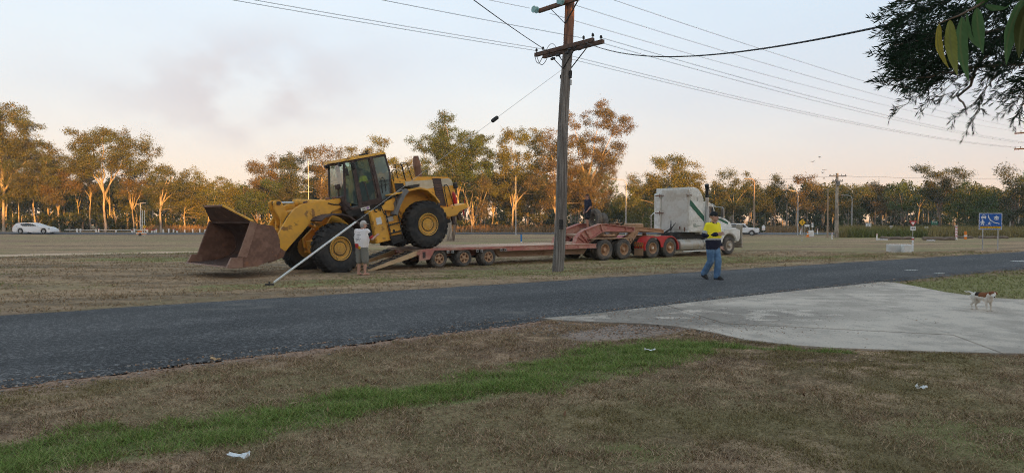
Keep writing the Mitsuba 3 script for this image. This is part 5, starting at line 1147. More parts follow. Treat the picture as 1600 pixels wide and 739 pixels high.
# man walking on the road, hi-vis shirt
J = dict(head=(.02, .06, 1.615), face=head_dir(-48), neck=(0, .02, 1.47), shL=(-.19, 0, 1.41), shR=(.19, .01, 1.41), elL=(-.27, -.10, 1.13), wrL=(-.27, .03, .89), elR=(.29, -.04, 1.14), wrR=(.05, .20, 1.19),
         hipL=(-.09, 0, .91), hipR=(.09, 0, .91), knL=(-.08, .12, .50), knR=(.085, .02, .49), anL=(-.055, .10, .09), anR=(.08, -.22, .16), toeL=(-.07, .27, .035), toeR=(.09, -.09, .045), gripR=(0.02, .3, 1.2), curlR=.7)
def hivis(J, Q, sh, hp, tor):
    nk = np.array(J['neck'])
    tp = [P4(sh[0], .075), P4(sh[1], .075), P4((sh[0] + hp[0]) / 2 + [0, .02, 0], .122), P4((sh[1] + hp[1]) / 2 + [0, .02, 0], .122), P4(hp[0] + [0, .01, -.06], .120), P4(hp[1] + [0, .01, -.06], .120), P4(nk + [0, 0, -.05], .078), P4((sh[0] + sh[1]) / 2 + [0, .06, -.14], .12), P4((hp[0] + hp[1]) / 2 + [0, .07, .16], .12)]
    full = lump(tp); band = lump([(*p[:3], p[3] + .004) for p in tp])
    up, lo = cut_z(full, 1.07, True), cut_z(full, 1.07, False)
    lo = cut_z(lo, .80, True)
    bnd = cut_z(cut_z(band, 1.085, False), 1.03, True)
    out = [('shirt_yellow', up + sleeve(J, 'L', 0, .30) + sleeve(J, 'R', 0, .30), 'm_hivis'), ('shirt_navy', lo, 'm_navy'), ('reflective_band', bnd, 'm_reflect'),
           ('sleeve', sleeve(J, 'L', .34, .97), 'm_navy'), ('sleeve', sleeve(J, 'R', .34, .95), 'm_navy'), ('reflective_band', sleeve(J, 'R', .29, .36, .021), 'm_reflect'), ('reflective_band', sleeve(J, 'L', .29, .36, .021), 'm_reflect'),
           ('collar', lump([P4(nk + [.055, .03, 0], .03), P4(nk + [-.055, .03, 0], .03), P4(nk + [0, -.05, .01], .045), P4(nk + [0, .075, -.09], .02)]), 'm_navy'),
           ('jeans', leg(J, 'L', 0, .98, .014, .016) + leg(J, 'R', 0, .98, .014, .016) + lump([P4(hp[0], .112), P4(hp[1], .112), P4(hp[0] + [0, 0, .05], .105), P4(hp[1] + [0, 0, .05], .105)]), 'm_denim')]
    ph = np.array(J['wrR']) + [-.09, .06, .03]
    return out + shoes(J) + cap(Q, .09)
x = on(1113, 437.5, ROAD_Z + .06)
MAN = rotz(facing(.55, -.83), [x[0], x[1], ROAD_Z + .055], 1.0)
person('man in yellow and navy work shirt, jeans and black cap crossing the road', MAN, J, dict(skin='m_skin', clothes=hivis))
k = whole('phone', box(-.012, .012, -.04, .04, -.006, .006, .003), 'm_black_plain', 'small black phone held in the hand of the man crossing the road', 'phone', M=MAN @ TR([-.035, .27, 1.235]) @ RT(.5, [0, 0, 1]))

# man at the loader's steps, seen from behind
J = dict(head=(.02, .06, 1.60), face=(.42, .90, -.05), neck=(0, .02, 1.46), shL=(-.20, 0, 1.40), shR=(.20, .03, 1.40), elL=(-.27, .03, 1.12), wrL=(-.20, .22, .98), elR=(.29, .16, 1.15), wrR=(.27, .40, 1.27),
         hipL=(-.10, 0, .90), hipR=(.10, 0, .90), knL=(-.12, .02, .48), knR=(.13, .02, .48), anL=(-.13, -.02, .085), anR=(.14, -.02, .085), toeL=(-.16, .15, .035), toeR=(.18, .15, .035), curlR=.5, gripR=(.2, .6, 1.2))
def tourist(J, Q, sh, hp, tor):
    nk = np.array(J['neck'])
    tp = [P4(sh[0], .078), P4(sh[1], .078), P4((sh[0] + hp[0]) / 2, .130), P4((sh[1] + hp[1]) / 2, .130), P4(hp[0] + [0, 0, .02], .130), P4(hp[1] + [0, 0, .02], .130), P4(nk + [0, 0, -.05], .078), P4((hp[0] + hp[1]) / 2 + [0, .10, .20], .12)]
    full = cut_z(lump(tp), .80, True)
    out = [('shirt', full + sleeve(J, 'L', 0, .36, .03) + sleeve(J, 'R', 0, .36, .03), 'm_white_cloth'), ('sleeve_panel', sleeve(J, 'R', .14, .25, .036), 'm_black_cloth'), ('sleeve_panel', sleeve(J, 'L', .14, .25, .036), 'm_black_cloth'),
           ('sleeve_panel', sleeve(J, 'R', .31, .345, .035), 'm_red_cloth'),
           ('shorts', leg(J, 'L', 0, .52, .032, .03) + leg(J, 'R', 0, .52, .032, .03) + lump([P4(hp[0], .125), P4(hp[1], .125), P4(hp[0] + [0, 0, .06], .115), P4(hp[1] + [0, 0, .06], .115)]), 'm_short_grey'),
           ('hair', lump([P4(Q(0, -.035, .0), .082), P4(Q(.03, -.05, -.04), .05), P4(Q(-.03, -.05, -.04), .05)]), 'm_hair_grey')]
    # printed patches on the back of the shirt, laid just proud of the cloth
    def patch(x0, x1, z0, z1):
        grown = lump([(*p[:3], p[3] + .0045) for p in tp])
        return grown ^ m3.Manifold.cube([x1 - x0, .5, z1 - z0]).translate([x0, -.55 + .03, z0])
    out += [('print', patch(-.20, -.02, .86, 1.02), 'm_red'), ('print', patch(-.05, .07, .82, .93), 'm_yellow_sign'), ('print', patch(-.09, -.0, .90, .97), 'm_red_cloth')]
    for z, w in ((1.34, .05), (1.28, .09), (1.22, .07), (1.165, .11), (1.11, .08)): out.append(('print_line', patch(-.05 - w, -.05 + w, z, z + .018), 'm_navy'))
    th = [('thong', lump([P4(np.array(J['toe' + s]) + [0, .03, -.028], .010), P4(np.array(J['an' + s]) + [0, -.07, -.078], .010), P4(np.array(J['toe' + s]) + [.035, 0, -.028], .010), P4(np.array(J['toe' + s]) + [-.035, 0, -.028], .010)]), 'm_black_cloth') for s in 'LR']
    return out + th + cap(Q, .08, 'm_cap_grey')
x = on(565.5, 430.5, 0)
person('man in a printed white shirt, grey shorts and cap at the loader steps', rotz(facing(.50, .86), [x[0], x[1], float(ground_z(x[0], x[1]))], 1.08), J, dict(skin='m_skin', clothes=tourist))

# person on the trailer neck
J = dict(head=(0, .03, 1.60), face=(-.10, .95, -.25), neck=(0, .0, 1.46), shL=(-.17, 0, 1.40), shR=(.17, 0, 1.40), elL=(-.23, -.02, 1.12), wrL=(-.20, .14, .92), elR=(.23, -.03, 1.12), wrR=(.22, .06, .88),
         hipL=(-.09, 0, .90), hipR=(.09, 0, .90), knL=(-.10, .10, .50), knR=(.10, -.02, .48), anL=(-.10, .08, .085), anR=(.12, -.12, .085), toeL=(-.11, .25, .035), toeR=(.14, .04, .035))
def deckhand(J, Q, sh, hp, tor):
    nk = np.array(J['neck'])
    tp = [P4(sh[0], .072), P4(sh[1], .072), P4((sh[0] + hp[0]) / 2, .108), P4((sh[1] + hp[1]) / 2, .108), P4(hp[0] + [0, 0, .02], .110), P4(hp[1] + [0, 0, .02], .110), P4(nk + [0, 0, -.05], .072)]
    return [('shirt', cut_z(lump(tp), .84, True) + sleeve(J, 'L', 0, .38, .025) + sleeve(J, 'R', 0, .38, .025), 'm_navy'),
            ('shorts', leg(J, 'L', 0, .40, .026, .03) + leg(J, 'R', 0, .40, .026, .03) + lump([P4(hp[0], .112), P4(hp[1], .112), P4(hp[0] + [0, 0, .06], .104), P4(hp[1] + [0, 0, .06], .104)]), 'm_black_cloth'),
            ('hair', lump([P4(Q(0, -.03, .045), .090), P4(Q(0, .01, .06), .080), P4(Q(0, -.06, -.02), .065)]) + lump([P4(Q(.0, -.07, -.06), .05), P4(Q(.03, -.08, -.16), .04), P4(Q(-.04, -.08, -.15), .04), P4(Q(0, -.085, -.24), .025)]), 'm_hair_dark')] + shoes(J)
q = P0 + 9.32 * RU + 1.5 * RV
person('long haired person in dark shirt and shorts standing on the trailer neck', rotz(facing(-.88, -.45), [q[0], q[1], 1.44], 1.0), J, dict(skin='m_skin_tan', clothes=deckhand))

# figure beyond the truck's bonnet
J = dict(head=(0, .03, 1.60), face=(0, 1, -.1), neck=(0, .0, 1.46), shL=(-.18, 0, 1.40), shR=(.18, 0, 1.40), elL=(-.24, .02, 1.12), wrL=(-.22, .16, .92), elR=(.24, .03, 1.12), wrR=(.22, .16, .90),
         hipL=(-.09, 0, .90), hipR=(.09, 0, .90), knL=(-.10, .03, .50), knR=(.10, .03, .48), anL=(-.10, 0, .085), anR=(.11, 0, .085), toeL=(-.11, .17, .035), toeR=(.13, .17, .035))
def helper(J, Q, sh, hp, tor):
    out = deckhand(J, Q, sh, hp, tor)[:2]
    return out + [('trousers', leg(J, 'L', .3, .97, .02) + leg(J, 'R', .3, .97, .02), 'm_black_cloth')] + shoes(J) + cap(Q, .06, 'm_red_cloth')
q = P0 + 18.05 * RU + 2.15 * RV
person('distant figure in dark clothes and reddish cap beyond the truck mirror', rotz(facing(-.6, -.8), [q[0], q[1], 1.45], 1.0), J, dict(skin='m_skin_tan', clothes=helper))

# driver in the loader's cab: sits facing the bucket (local +y = -x of the cab frame)
J = dict(head=(.10, .02, 1.28), face=(.75, .45, -.25), neck=(.03, .0, 1.13), shL=(-.18, .02, 1.06), shR=(.20, -.02, 1.06), elL=(-.24, .20, .86), wrL=(-.12, .42, .86), elR=(.27, .08, .82), wrR=(.22, .30, .70),
         hipL=(-.10, 0, .56), hipR=(.10, 0, .56), knL=(-.13, .42, .58), knR=(.13, .42, .58), anL=(-.13, .50, .18), anR=(.13, .50, .18), toeL=(-.14, .66, .12), toeR=(.14, .66, .12), curlL=.8)
def driver(J, Q, sh, hp, tor):
    nk = np.array(J['neck'])
    tp = [P4(sh[0], .074), P4(sh[1], .074), P4((sh[0] + hp[0]) / 2, .116), P4((sh[1] + hp[1]) / 2, .116), P4(hp[0] + [0, 0, .02], .115), P4(hp[1] + [0, 0, .02], .115), P4(nk + [0, 0, -.05], .074)]
    full = lump(tp)
    return [('shirt_yellow', cut_z(full, .84, True) + sleeve(J, 'L', 0, .36) + sleeve(J, 'R', 0, .36), 'm_hivis'), ('shirt_navy', cut_z(full, .84, False), 'm_navy'), ('sleeve', sleeve(J, 'L', .36, .6), 'm_navy'), ('sleeve', sleeve(J, 'R', .36, .6), 'm_navy'),
            ('trousers', leg(J, 'L', 0, .97, .02) + leg(J, 'R', 0, .97, .02), 'm_navy')] + shoes(J) + wide_hat(Q, 'm_rust')
DM = LR @ frame([2.02, 1.30, 1.16], [0, -1, 0], [-1, 0, 0], [0, 0, 1.0])
DM = LR @ np.array([[0, -1, 0, 2.02], [-1, 0, 0, 1.22], [0, 0, 1, 1.16], [0, 0, 0, 1.0]]) if False else LR @ TR([2.05, 1.20, 1.20]) @ RT(math.radians(90), [0, 0, 1])
person('loader driver in a yellow and navy shirt and brown hat sitting in the cab', DM, J, dict(skin='m_skin_tan', clothes=driver))

# dog on the driveway: small white terrier with a brown and black saddle, head turned down to the left
dk = thing('dog', 'small white dog with brown and black back standing on the driveway', 'dog')
x = on(1534, 484.5, ROAD_Z + .02)
DG = rotz(facing(.25, -.97), [x[0], x[1], ROAD_Z + .022], .86)
# local: +y forward, height at the shoulder about 0.36 m
def L4(*a): return tuple(a)
trunk = lump([(0, .15, .285, .078), (0, .17, .235, .070), (0, .08, .25, .075)]) + lump([(0, .10, .265, .080), (0, -.06, .28, .068), (0, -.16, .285, .066)]) + lump([(0, -.14, .28, .068), (.03, -.18, .26, .055), (-.03, -.18, .26, .055)])
neck_ = chain([(0, .19, .31, .062), (.03, .26, .345, .050), (.05, .285, .35, .048)])
hd = lump([(.05, .29, .36, .052), (.06, .27, .355, .050), (.07, .315, .35, .044)]) + chain([(.09, .335, .335, .032), (.12, .375, .315, .024), (.125, .385, .312, .021)])
body = trunk + neck_ + hd
for sx in (-1, 1):
    body += chain([(sx * .050, .16, .25, .045), (sx * .055, .145, .17, .026), (sx * .055, .155, .095, .018), (sx * .055, .155, .03, .016)]) + lump([(sx * .055, .158, .018, .018), (sx * .055, .185, .014, .013)])
    body += chain([(sx * .050, -.17, .26, .058), (sx * .058, -.125, .175, .036), (sx * .058, -.20, .105, .020), (sx * .058, -.185, .03, .016)]) + lump([(sx * .058, -.182, .018, .018), (sx * .058, -.155, .014, .013)])
body += chain([(0, -.22, .325, .022), (0, -.30, .35, .014), (-.01, -.38, .335, .011), (-.015, -.43, .35, .007)])
put('body', soft(body, .014, 6), 'm_fur_white', dk, smooth=True, M=DG)
sad = (lump([(0, .14, .292, .082), (0, .02, .285, .077), (0, -.02, .287, .075)]) ^ m3.Manifold.cube([.4, .19, .3]).translate([-.2, -.03, .275]))
put('saddle', soft(sad, .014, 3), 'm_fur_brown', dk, smooth=True, M=DG)
put('saddle_dark', soft(lump([(0, -.04, .293, .074), (0, -.10, .295, .070)]) ^ m3.Manifold.cube([.4, .09, .3]).translate([-.2, -.115, .29]), .014, 3), 'm_fur_dark', dk, smooth=True, M=DG)
put('mask', soft(lump([(.052, .285, .372, .049), (.075, .305, .368, .042)]) ^ m3.Manifold.cube([.2, .2, .2]).translate([.045, .2, .345]), .012, 3), 'm_fur_brown', dk, smooth=True, M=DG)
for p in ([(.0, .275, .40, .014), (-.03, .29, .385, .016), (-.035, .31, .355, .010)], [(.10, .255, .395, .014), (.12, .27, .375, .016), (.115, .285, .345, .010)]):
    put('ear', soft(lump(p), .01, 3), 'm_fur_brown', dk, smooth=True, M=DG)
put('nose', tm(sph((.135, .400, .312), .012)), 'm_black_plain', dk, smooth=True, M=DG)
put('collar', soft(chain([(.0 + .058 * math.cos(a), .215 + .03 * math.sin(a), .325 + .055 * math.sin(a) * .9 + .02 * math.cos(a), .010) for a in np.linspace(0, 6.28, 14)]), .02, 2), 'm_black_plain', dk, smooth=True, M=DG)
# ------------------------------------------------------------------ the near power pole, its stay and the wires
def gpt(px, py, D=None):
    """Foot of a thing on the ground: at the pixel if D is None, else at distance D in the pixel's column."""
    if D is None:
        z = 0.0
        for _ in range(6): q = on(px, py, z); z = float(ground_z(q[0], q[1]))
        return np.array([q[0], q[1], z])
    q = at(px, 344, D); return np.array([q[0], q[1], float(ground_z(q[0], q[1]))])
pb = gpt(871.5, 424.5)
PD = pb[1]
ptop = at(892, -60, PD); plean = ptop - pb
def pole_at(z): return pb + plean * (z - pb[2]) / plean[2]
t = thing('power_pole', 'weathered leaning wooden power pole in the foreground with two crossarms', 'power pole')
zz = np.linspace(pb[2] - .3, ptop[2], 40)
pts = np.array([pole_at(z) + [.03 * math.sin(z * .9), 0, 0] for z in zz])
m = tube(pts, np.linspace(.205, .15, 40), 28)
v = m.vertices; nrm = v - np.array([pole_at(z) for z in v[:, 2]]); nrm[:, 2] = 0; nrm = unit(nrm)
a_ = np.arctan2(nrm[:, 1], nrm[:, 0])
m = tm(m3.Manifold(m3.Mesh(np.asarray(m.vertices, np.float32), np.asarray(m.faces, np.uint32))).refine_to_length(.12))
v = m.vertices; cen = np.array([pole_at(z) for z in v[:, 2]]); nrm = v - cen; nrm[:, 2] = 0; nrm = unit(nrm); a_ = np.arctan2(nrm[:, 1], nrm[:, 0])
crack = meshkit.fbm(np.stack([np.cos(a_) * 5, np.sin(a_) * 5, v[:, 2] * .35], -1), 4, 3)
m.vertices = v + nrm * (0.035 * (crack - .5) - .03 * np.exp(-((a_ + 2.3 + .25 * np.sin(v[:, 2] * .5)) / .10) ** 2))[:, None]
put('shaft', m, 'm_pole', t, smooth=50)
LD = np.array([.76, .65, 0.]); AD = np.array([.65, -.76, 0.])      # along the line of poles, along the crossarms
arms = {}
mat('m_arm', dirty((0.145, 0.085, 0.062), (0.075, 0.05, 0.04), 0.9, 3.0), 0.9)
for nm, py, offs, ln in (('upper', 6, (-.19,), 1.35), ('lower', 76.5, (-.20, .20), 1.42)):
    z = at(880, py, PD)[2]
    for o in offs:
        c = pole_at(z) + LD * o
        put('crossarm', bar(c - AD * ln, c + AD * (ln + (.08 if o > 0 else 0)), .12, .13), 'm_arm', t, smooth=False)
    arms[nm] = z
    for s in (-1, 1):
        for o in offs: put('brace', bar(pole_at(z - .72) + LD * o * .8, pole_at(z) + AD * s * .72 + LD * (o * 1.25) + [0, 0, -.04], .05, .012), 'm_wire', t, smooth=False)
def pin_insulator(p, parent, m='m_black'):
    put('insulator', lathe([(0, 0), (0, .014), (.06, .014), (.06, .04), (.085, .05), (.10, .03), (.12, .045), (.14, .035), (.165, .02), (.165, 0)], 12, 'z').apply_translation(p), m, parent, smooth=40)
def disc_string(p, q, parent):
    """Two glass discs on a strain string from p to q."""
    d = unit(np.array(q) - p)
    for k in (.12, .26): put('glass_disc', lathe([(-.03, 0), (-.03, .045), (0, .05), (.025, .125), (.04, .12), (.035, .04), (.05, 0)], 16).apply_transform(frame(p + d * k, *[unit(np.cross(d, [0, 0, 1])), d, np.cross(unit(np.cross(d, [0, 0, 1])), d)])), 'm_insul', parent, smooth=40)
zl, zu = arms['lower'], arms['upper']
lo_pts = [pole_at(zl) + AD * s for s in (-1.36, -1.02, .98, 1.40)]
up_pts = [pole_at(zu) + AD * s - LD * .19 for s in (-1.30, .0, 1.30)]
for p in lo_pts: pin_insulator(p + LD * .2 + [0, 0, .06], t); pin_insulator(p - LD * .2 + [0, 0, .06], t)
put('fuse', cat([cyl(pole_at(zl - 1.05) + AD * .22, pole_at(zl - .8) + AD * .22, .05), cyl(pole_at(zl - 1.3) + AD * .25, pole_at(zl - 1.12) + AD * .25, .035), cyl(pole_at(zl - 1.0) - AD * .24, pole_at(zl - .88) - AD * .24, .05)][:1]), 'm_black', t)
put('fuse', cyl(pole_at(zl - 1.3) + AD * .25, pole_at(zl - 1.12) + AD * .25, .035), 'm_galv', t); put('fuse', cyl(pole_at(zl - 1.0) - AD * .24, pole_at(zl - .88) - AD * .24, .045), 'm_black', t)
for s, dz in ((-.55, -.30), (-.30, -.22), (.16, -.22), (.30, -.12)): put('clamp', cyl(pole_at(zl + dz) + AD * s - LD * .22, pole_at(zl + dz) + AD * (s + .16) - LD * .22, .045, 10), 'm_wire', t)
for s0, s1, dz in ((-1.4, -.9, -.42), (-1.3, -.6, -.52), (.5, 1.3, -.30), (.85, 1.5, -.22)):
    put('jumper_wire', tube(bez(pole_at(zl) + AD * s0 - LD * .26, pole_at(zl + dz * 1.7) + AD * (s0 + s1) / 2 - LD * .3, pole_at(zl) + AD * s1 - LD * .26, 10), .012, 5), 'm_wire', t)
put('jumper_wire', tube(bez(pole_at(zl) - AD * .9 - LD * .2, pole_at(zl + .5) - AD * .6 - LD * .2, pole_at(zl) - AD * .3 - LD * .2, 10), .010, 5), 'm_wire', t)
put('number_plate', box(-.07, .07, -.01, .01, -.17, .17).apply_translation(pole_at(1.75) + [.04, -.195, 0]), 'm_black', t)
# neighbour pole at the right edge, another out of the picture to the left
def far_pole(b, zt, name, label, zl_, zu_, base_r=.17):
    k = thing(name, label, 'power pole')
    put('shaft', tube([b - [0, 0, .2], b + [0, 0, (zt - b[2])]], [base_r, base_r * .7], 14), 'm_pole', k, smooth=60)
    for z in (zl_, zu_):
        c = np.array([b[0], b[1], z])
        put('crossarm', bar(c - AD * 1.4 - LD * .15, c + AD * 1.4 - LD * .15, .11, .12), 'm_arm', k, smooth=False)
        for s in (-1.32, -.9, .9, 1.32): pin_insulator(c + AD * s - LD * .15 + [0, 0, .06], k)
    return k
rb = gpt(1612, 0, 65.0); lb = np.array([-44.0, -12.5, .2])
far_pole(rb, 10.4, 'power_pole', 'power pole at the right edge showing only its crossarm tips', 8.45, 9.9)
far_pole(lb, 10.4, 'power_pole', 'power pole standing out of the picture to the left', 8.45, 9.9)
def wire(label, p, q, sag, r=.0075, n=40, group=None):
    s = np.linspace(0, 1, n)[:, None]
    w = np.asarray(p) + (np.asarray(q) - p) * s; w[:, 2] -= (4 * sag * s * (1 - s))[:, 0]
    whole('power_line', tube(w, r, 5), 'm_wire', label, 'wire', group)
names = ['outer', 'second', 'third', 'innermost']
for i_, s in enumerate((-1.36, -1.02, .98, 1.40)):
    wire(f'thin low power line to the right edge, {["lowest", "second lowest", "third lowest", "highest"][i_]} of the four', lo_pts[i_] + LD * .25 + [0, 0, .14], np.array([rb[0], rb[1], 8.6]) + AD * s - LD * .15, .55)
    if i_ < 3: wire(f'thin low power line leaving the pole to the upper left, {["first", "second", "third", "fourth"][i_]} from the left', lo_pts[i_] - LD * .25 + [0, 0, .14], np.array([lb[0], lb[1], 8.6]) + AD * s + LD * .15, .62)
for i_, s in enumerate((-1.30, 0, 1.30)):
    wire(f'thin upper power line to the right edge, {["lowest", "middle", "highest"][i_]} of the three', up_pts[i_] + LD * .5, np.array([rb[0], rb[1], 10.1]) + AD * s - LD * .15, .45)
    a0, b0 = up_pts[i_], np.array([lb[0], lb[1], 10.1]) + AD * s
    wire(f'thin upper power line leaving to the upper left, {["first", "second", "third"][i_]} from the left', a0 - LD * .5, b0, .7)
    disc_string(a0, a0 + unit(b0 - a0), t)
svc = pole_at(zl) + AD * 1.05 - LD * .25
wire('thick black service cable sagging to the dark tree at upper right', svc, at(1400, 37, 7.5), .42, .013)
wire('thick black service cable running from the pole to the top of the picture', pole_at(zl) - AD * .75 - LD * .2, np.array([-6.0, -3.0, 6.2]), .35, .013)
# stay wire with its white guard
sa = gpt(421, 446.5); sb = pole_at(at(876, 104, PD)[2])
k = thing('stay_wire', 'stay wire of the wooden pole with a long white plastic guard at its foot', 'stay wire')
pt = lambda f: sa + (sb - sa) * f
put('wire', tube([pt(0), pt(.5), pt(1)], .0065, 5), 'm_wire_pale', k)
f1 = .36
for f in np.linspace(.15, .8, 60):
    q = pt(f); px = 800 + FPX * q[0] / (q[1] + 0)
    if px >= 553: f1 = f; break
put('guard', tube([pt(.012), pt(f1 * .5), pt(f1)], .031, 12), 'm_white_paint', k, smooth=50)
for f in np.linspace(.3, .95, 200):
    q = pt(f); px = 800 + FPX * q[0] / q[1]
    if px >= 773: break
put('strain_insulator', lathe([(-.14, 0), (-.14, .04), (-.11, .065), (.11, .065), (.14, .04), (.14, 0)], 14).apply_transform(frame(pt(f), unit(np.cross(unit(sb - sa), [0, 0, 1])), unit(sb - sa), np.cross(unit(np.cross(unit(sb - sa), [0, 0, 1])), unit(sb - sa)))), 'm_black', k, smooth=40)
put('anchor', cat([cyl(sa - [0, 0, .1], sa + [0, 0, .12], .025), box(-.12, .12, -.03, .03, 0, .06).apply_translation(sa)]), 'm_black', k)

# ------------------------------------------------------------------ lamp posts, masts and far poles
def lamp(label, px, top, D, arm, m='m_galv', r=.075, base=None):
    b = gpt(px, 0, D) if base is None else gpt(px, base); D = b[1]
    z = at(px, top, D)[2]
    k = thing('street_lamp', label, 'street lamp')
    if arm:
        a = arm * D / FPX
        p = np.vstack([[b - [0, 0, .2], b + [0, 0, (z - b[2]) * .5], [b[0], b[1], z - .9]], bez([b[0], b[1], z - .6], [b[0], b[1], z], [b[0] + a * .5, b[1], z + .02], 6), [[b[0] + a, b[1], z + .06]]])
        put('post', tube(p, np.concatenate([[r, r * .9, r * .7], np.full(6, r * .55), [r * .45]]), 8), m, k, smooth=60)
        put('lantern', lump([(b[0] + a, b[1], z + .05, .07), (b[0] + a + np.sign(a) * .5, b[1], z + .07, .09), (b[0] + a + np.sign(a) * .62, b[1], z + .06, .05)]), 'm_grey', k, smooth=40)
    else:
        put('post', tube([b - [0, 0, .2], [b[0], b[1], z]], [r, r * .6], 8), m, k, smooth=60)
        put('cap', lathe([(0, 0), (0, r * .9), (.08, r * .8), (.14, 0)], 10, 'z').apply_translation([b[0], b[1], z - .02]), 'm_grey', k)
    return k, b, z
mat('m_pole_tan', (0.36, 0.26, 0.18), 0.8)
k, b, z = lamp('thin white mast rising behind the loader arm left of the cab', 482, 252, 101, None, 'm_white_paint', .06)
put('cross_bar', bar([b[0] - 1.3, b[1], 5.9], [b[0] + .6, b[1], 5.9], .05), 'm_galv', k)
lamp('slim pale post between the loader and the near pole', 806, 276, 88, None, 'm_galv', .07, base=368)
lamp('street lamp with an arm curving left behind the spare tyres', 978, 281, 90, -17)
lamp('warm lit tan post right of the prime mover', 1178, 280, 101, -9, 'm_pole_tan', .11)
lamp('street lamp curving left above the yellow diamond sign', 1246.5, 298, 92, -17)
lamp('tan timber post left of the far power pole', 1293, 296, 78, None, 'm_pole_tan', .10, base=371.5)
lamp('street lamp curving left just right of the far power pole', 1331, 306, 94, -10)
b = gpt(1307, 371.5); zt = at(1307, 271, b[1])[2]
k = thing('power_pole', 'far grey power pole with two crossarms on the right of the field', 'power pole')
put('shaft', tube([b - [0, 0, .2], [b[0], b[1], zt]], [.22, .13], 12), 'm_bark', k, smooth=60)
for yy, hw in ((275.5, .92), (283.5, .55)):
    zc = at(1307, yy, b[1])[2]
    put('crossarm', bar([b[0] - hw, b[1] - .15, zc], [b[0] + hw, b[1] - .15, zc], .10, .12), 'm_grey', k, smooth=False)
    for s in (-.9, -.45, .45, .9): pin_insulator(np.array([b[0] + hw * s, b[1] - .15, zc + .05]), k)
put('transformer', lathe([(0, 0), (0, .16), (.4, .16), (.45, 0)], 14, 'z').apply_translation([b[0], b[1] - .3, zt - 1.3]), 'm_grey', k)
for s in (-1, 1):
    wire(f'faint far power line running {"left" if s < 0 else "right"} from the far grey pole', np.array([b[0] + .1 * s, b[1] - .15, zt - .3]), np.array([b[0] + 55 * s, b[1] + 10, zt + (0.8 if s > 0 else -1.2)]), .5, .012)

# ------------------------------------------------------------------ signs and posts
def face_plate(px, py, w, h, D):
    """A flat plate seen about face on: returns frame at its centre, width and height in metres for the pixel size."""
    c = at(px, py, D); s = D / FPX
    yaw = math.atan2(c[0], c[1])
    return c, rotz(-math.degrees(yaw) * .6, c), w * s, h * s
def plate(k, name, M, w, h, m, y=0.0, th=.012): put(name, box(-w / 2, w / 2, y - th, y, -h / 2, h / 2, .003), m, k, M=M)
def post_to(k, M, x, ztop, m='m_galv', r=.03):
    a = (M @ np.array([x, .03, ztop, 1]))[:3]; g = float(ground_z(a[0], a[1]))
    put('post', tube([[a[0], a[1], g - .2], a], r, 8), m, k, smooth=60)
# blue local traffic area sign
SD = gpt(1547, 391)[1]
k = thing('traffic_sign', 'blue sign with white car, house and walking figures and a yellow strip', 'road sign')
c, M, w, h = face_plate(1547.5, 346, 31, 25.5, SD)
plate(k, 'border', M, w, h, 'm_white_paint', .0, .012); plate(k, 'panel', M, w * .955, h * .945, 'm_blue_sign', -.012, .003)
def pic(name, poly, m='m_white_paint'):
    g = sg.Polygon(poly).buffer(0) if not hasattr(poly, 'geom_type') else poly
    mm = cat([trimesh.creation.extrude_polygon(q, .003, engine='earcut') for q in getattr(g, 'geoms', [g])])
    v = mm.vertices.copy(); mm.vertices = np.stack([(v[:, 0] - .5) * w, -.0155 - v[:, 2], (v[:, 1] - .5) * h], 1); put(name, mm, m, k, M=M, smooth=False)
B = lambda a, b_, c_, d_: sg.box(a, b_, c_, d_)
pic('car_symbol', B(.09, .70, .31, .80).union(sg.Polygon([(.12, .80), (.15, .89), (.26, .89), (.29, .80)])).union(B(.10, .66, .15, .71)).union(B(.25, .66, .30, .71)).difference(B(.15, .81, .25, .86)))
pic('curve_symbol', sg.LineString([(.40, .86), (.43, .72), (.50, .58), (.62, .46), (.74, .40), (.88, .37)]).buffer(.022))
pic('house_symbol', B(.66, .60, .84, .76).union(sg.Polygon([(.62, .74), (.75, .84), (.88, .74)])).difference(B(.70, .62, .74, .70)).difference(B(.77, .66, .81, .71)))
pic('walker_symbol', sg.Point(.16, .56).buffer(.035).union(sg.Polygon([(.11, .52), (.21, .52), (.20, .40), (.24, .27), (.19, .27), (.16, .36), (.12, .27), (.07, .27), (.12, .40)])).union(sg.LineString([(.12, .50), (.07, .42)]).buffer(.014)).union(sg.LineString([(.20, .50), (.25, .42)]).buffer(.014)))
pic('child_symbol', sg.Point(.45, .45).buffer(.025).union(sg.Polygon([(.42, .42), (.48, .42), (.48, .36), (.52, .28), (.48, .28), (.45, .33), (.41, .28), (.38, .28), (.42, .36)])).union(sg.LineString([(.38, .40), (.52, .40)]).buffer(.012)))
pic('ball_symbol', sg.Point(.32, .285).buffer(.022))
pic('strip', B(.06, .07, .94, .20), 'm_yellow_sign')
tx_ = meshkit.text_mesh('DRIVE SLOWLY', .085, .002, True); tx_.apply_scale([.80 * w / tx_.extents[0], 1, 1]); tx_.vertices = tx_.vertices - tx_.bounds.mean(0)
tx_.apply_transform(RT(math.pi / 2, [1, 0, 0])); put('lettering', tx_.apply_translation([0, -.0195, (.135 - .5) * h]), 'm_black_plain', k, M=M)
post_to(k, M, -w * .32, h * .4, 'm_galv', .028); post_to(k, M, w * .34, h * .4, 'm_galv', .028)
def diamond(name_label, px, py, s, D, m='m_yellow_sign', base=None, category='road sign'):
    k = thing('warning_sign', name_label, category)
    c, M, w, h = face_plate(px, py, s, s, D)
    put('panel', box(-w / 2.83, w / 2.83, -.012, 0, -w / 2.83, w / 2.83).apply_transform(RT(math.pi / 4, [0, 1, 0])), m, k, M=M, smooth=False)
    put('symbol', cat([box(-w * .05, w * .05, -.016, -.012, -w * .22, w * .2), box(-w * .17, w * .17, -.016, -.0121, -w * .02, w * .06)][:1]), 'm_black_plain', k, M=M, smooth=False)
    post_to(k, M, 0, 0)
    return k
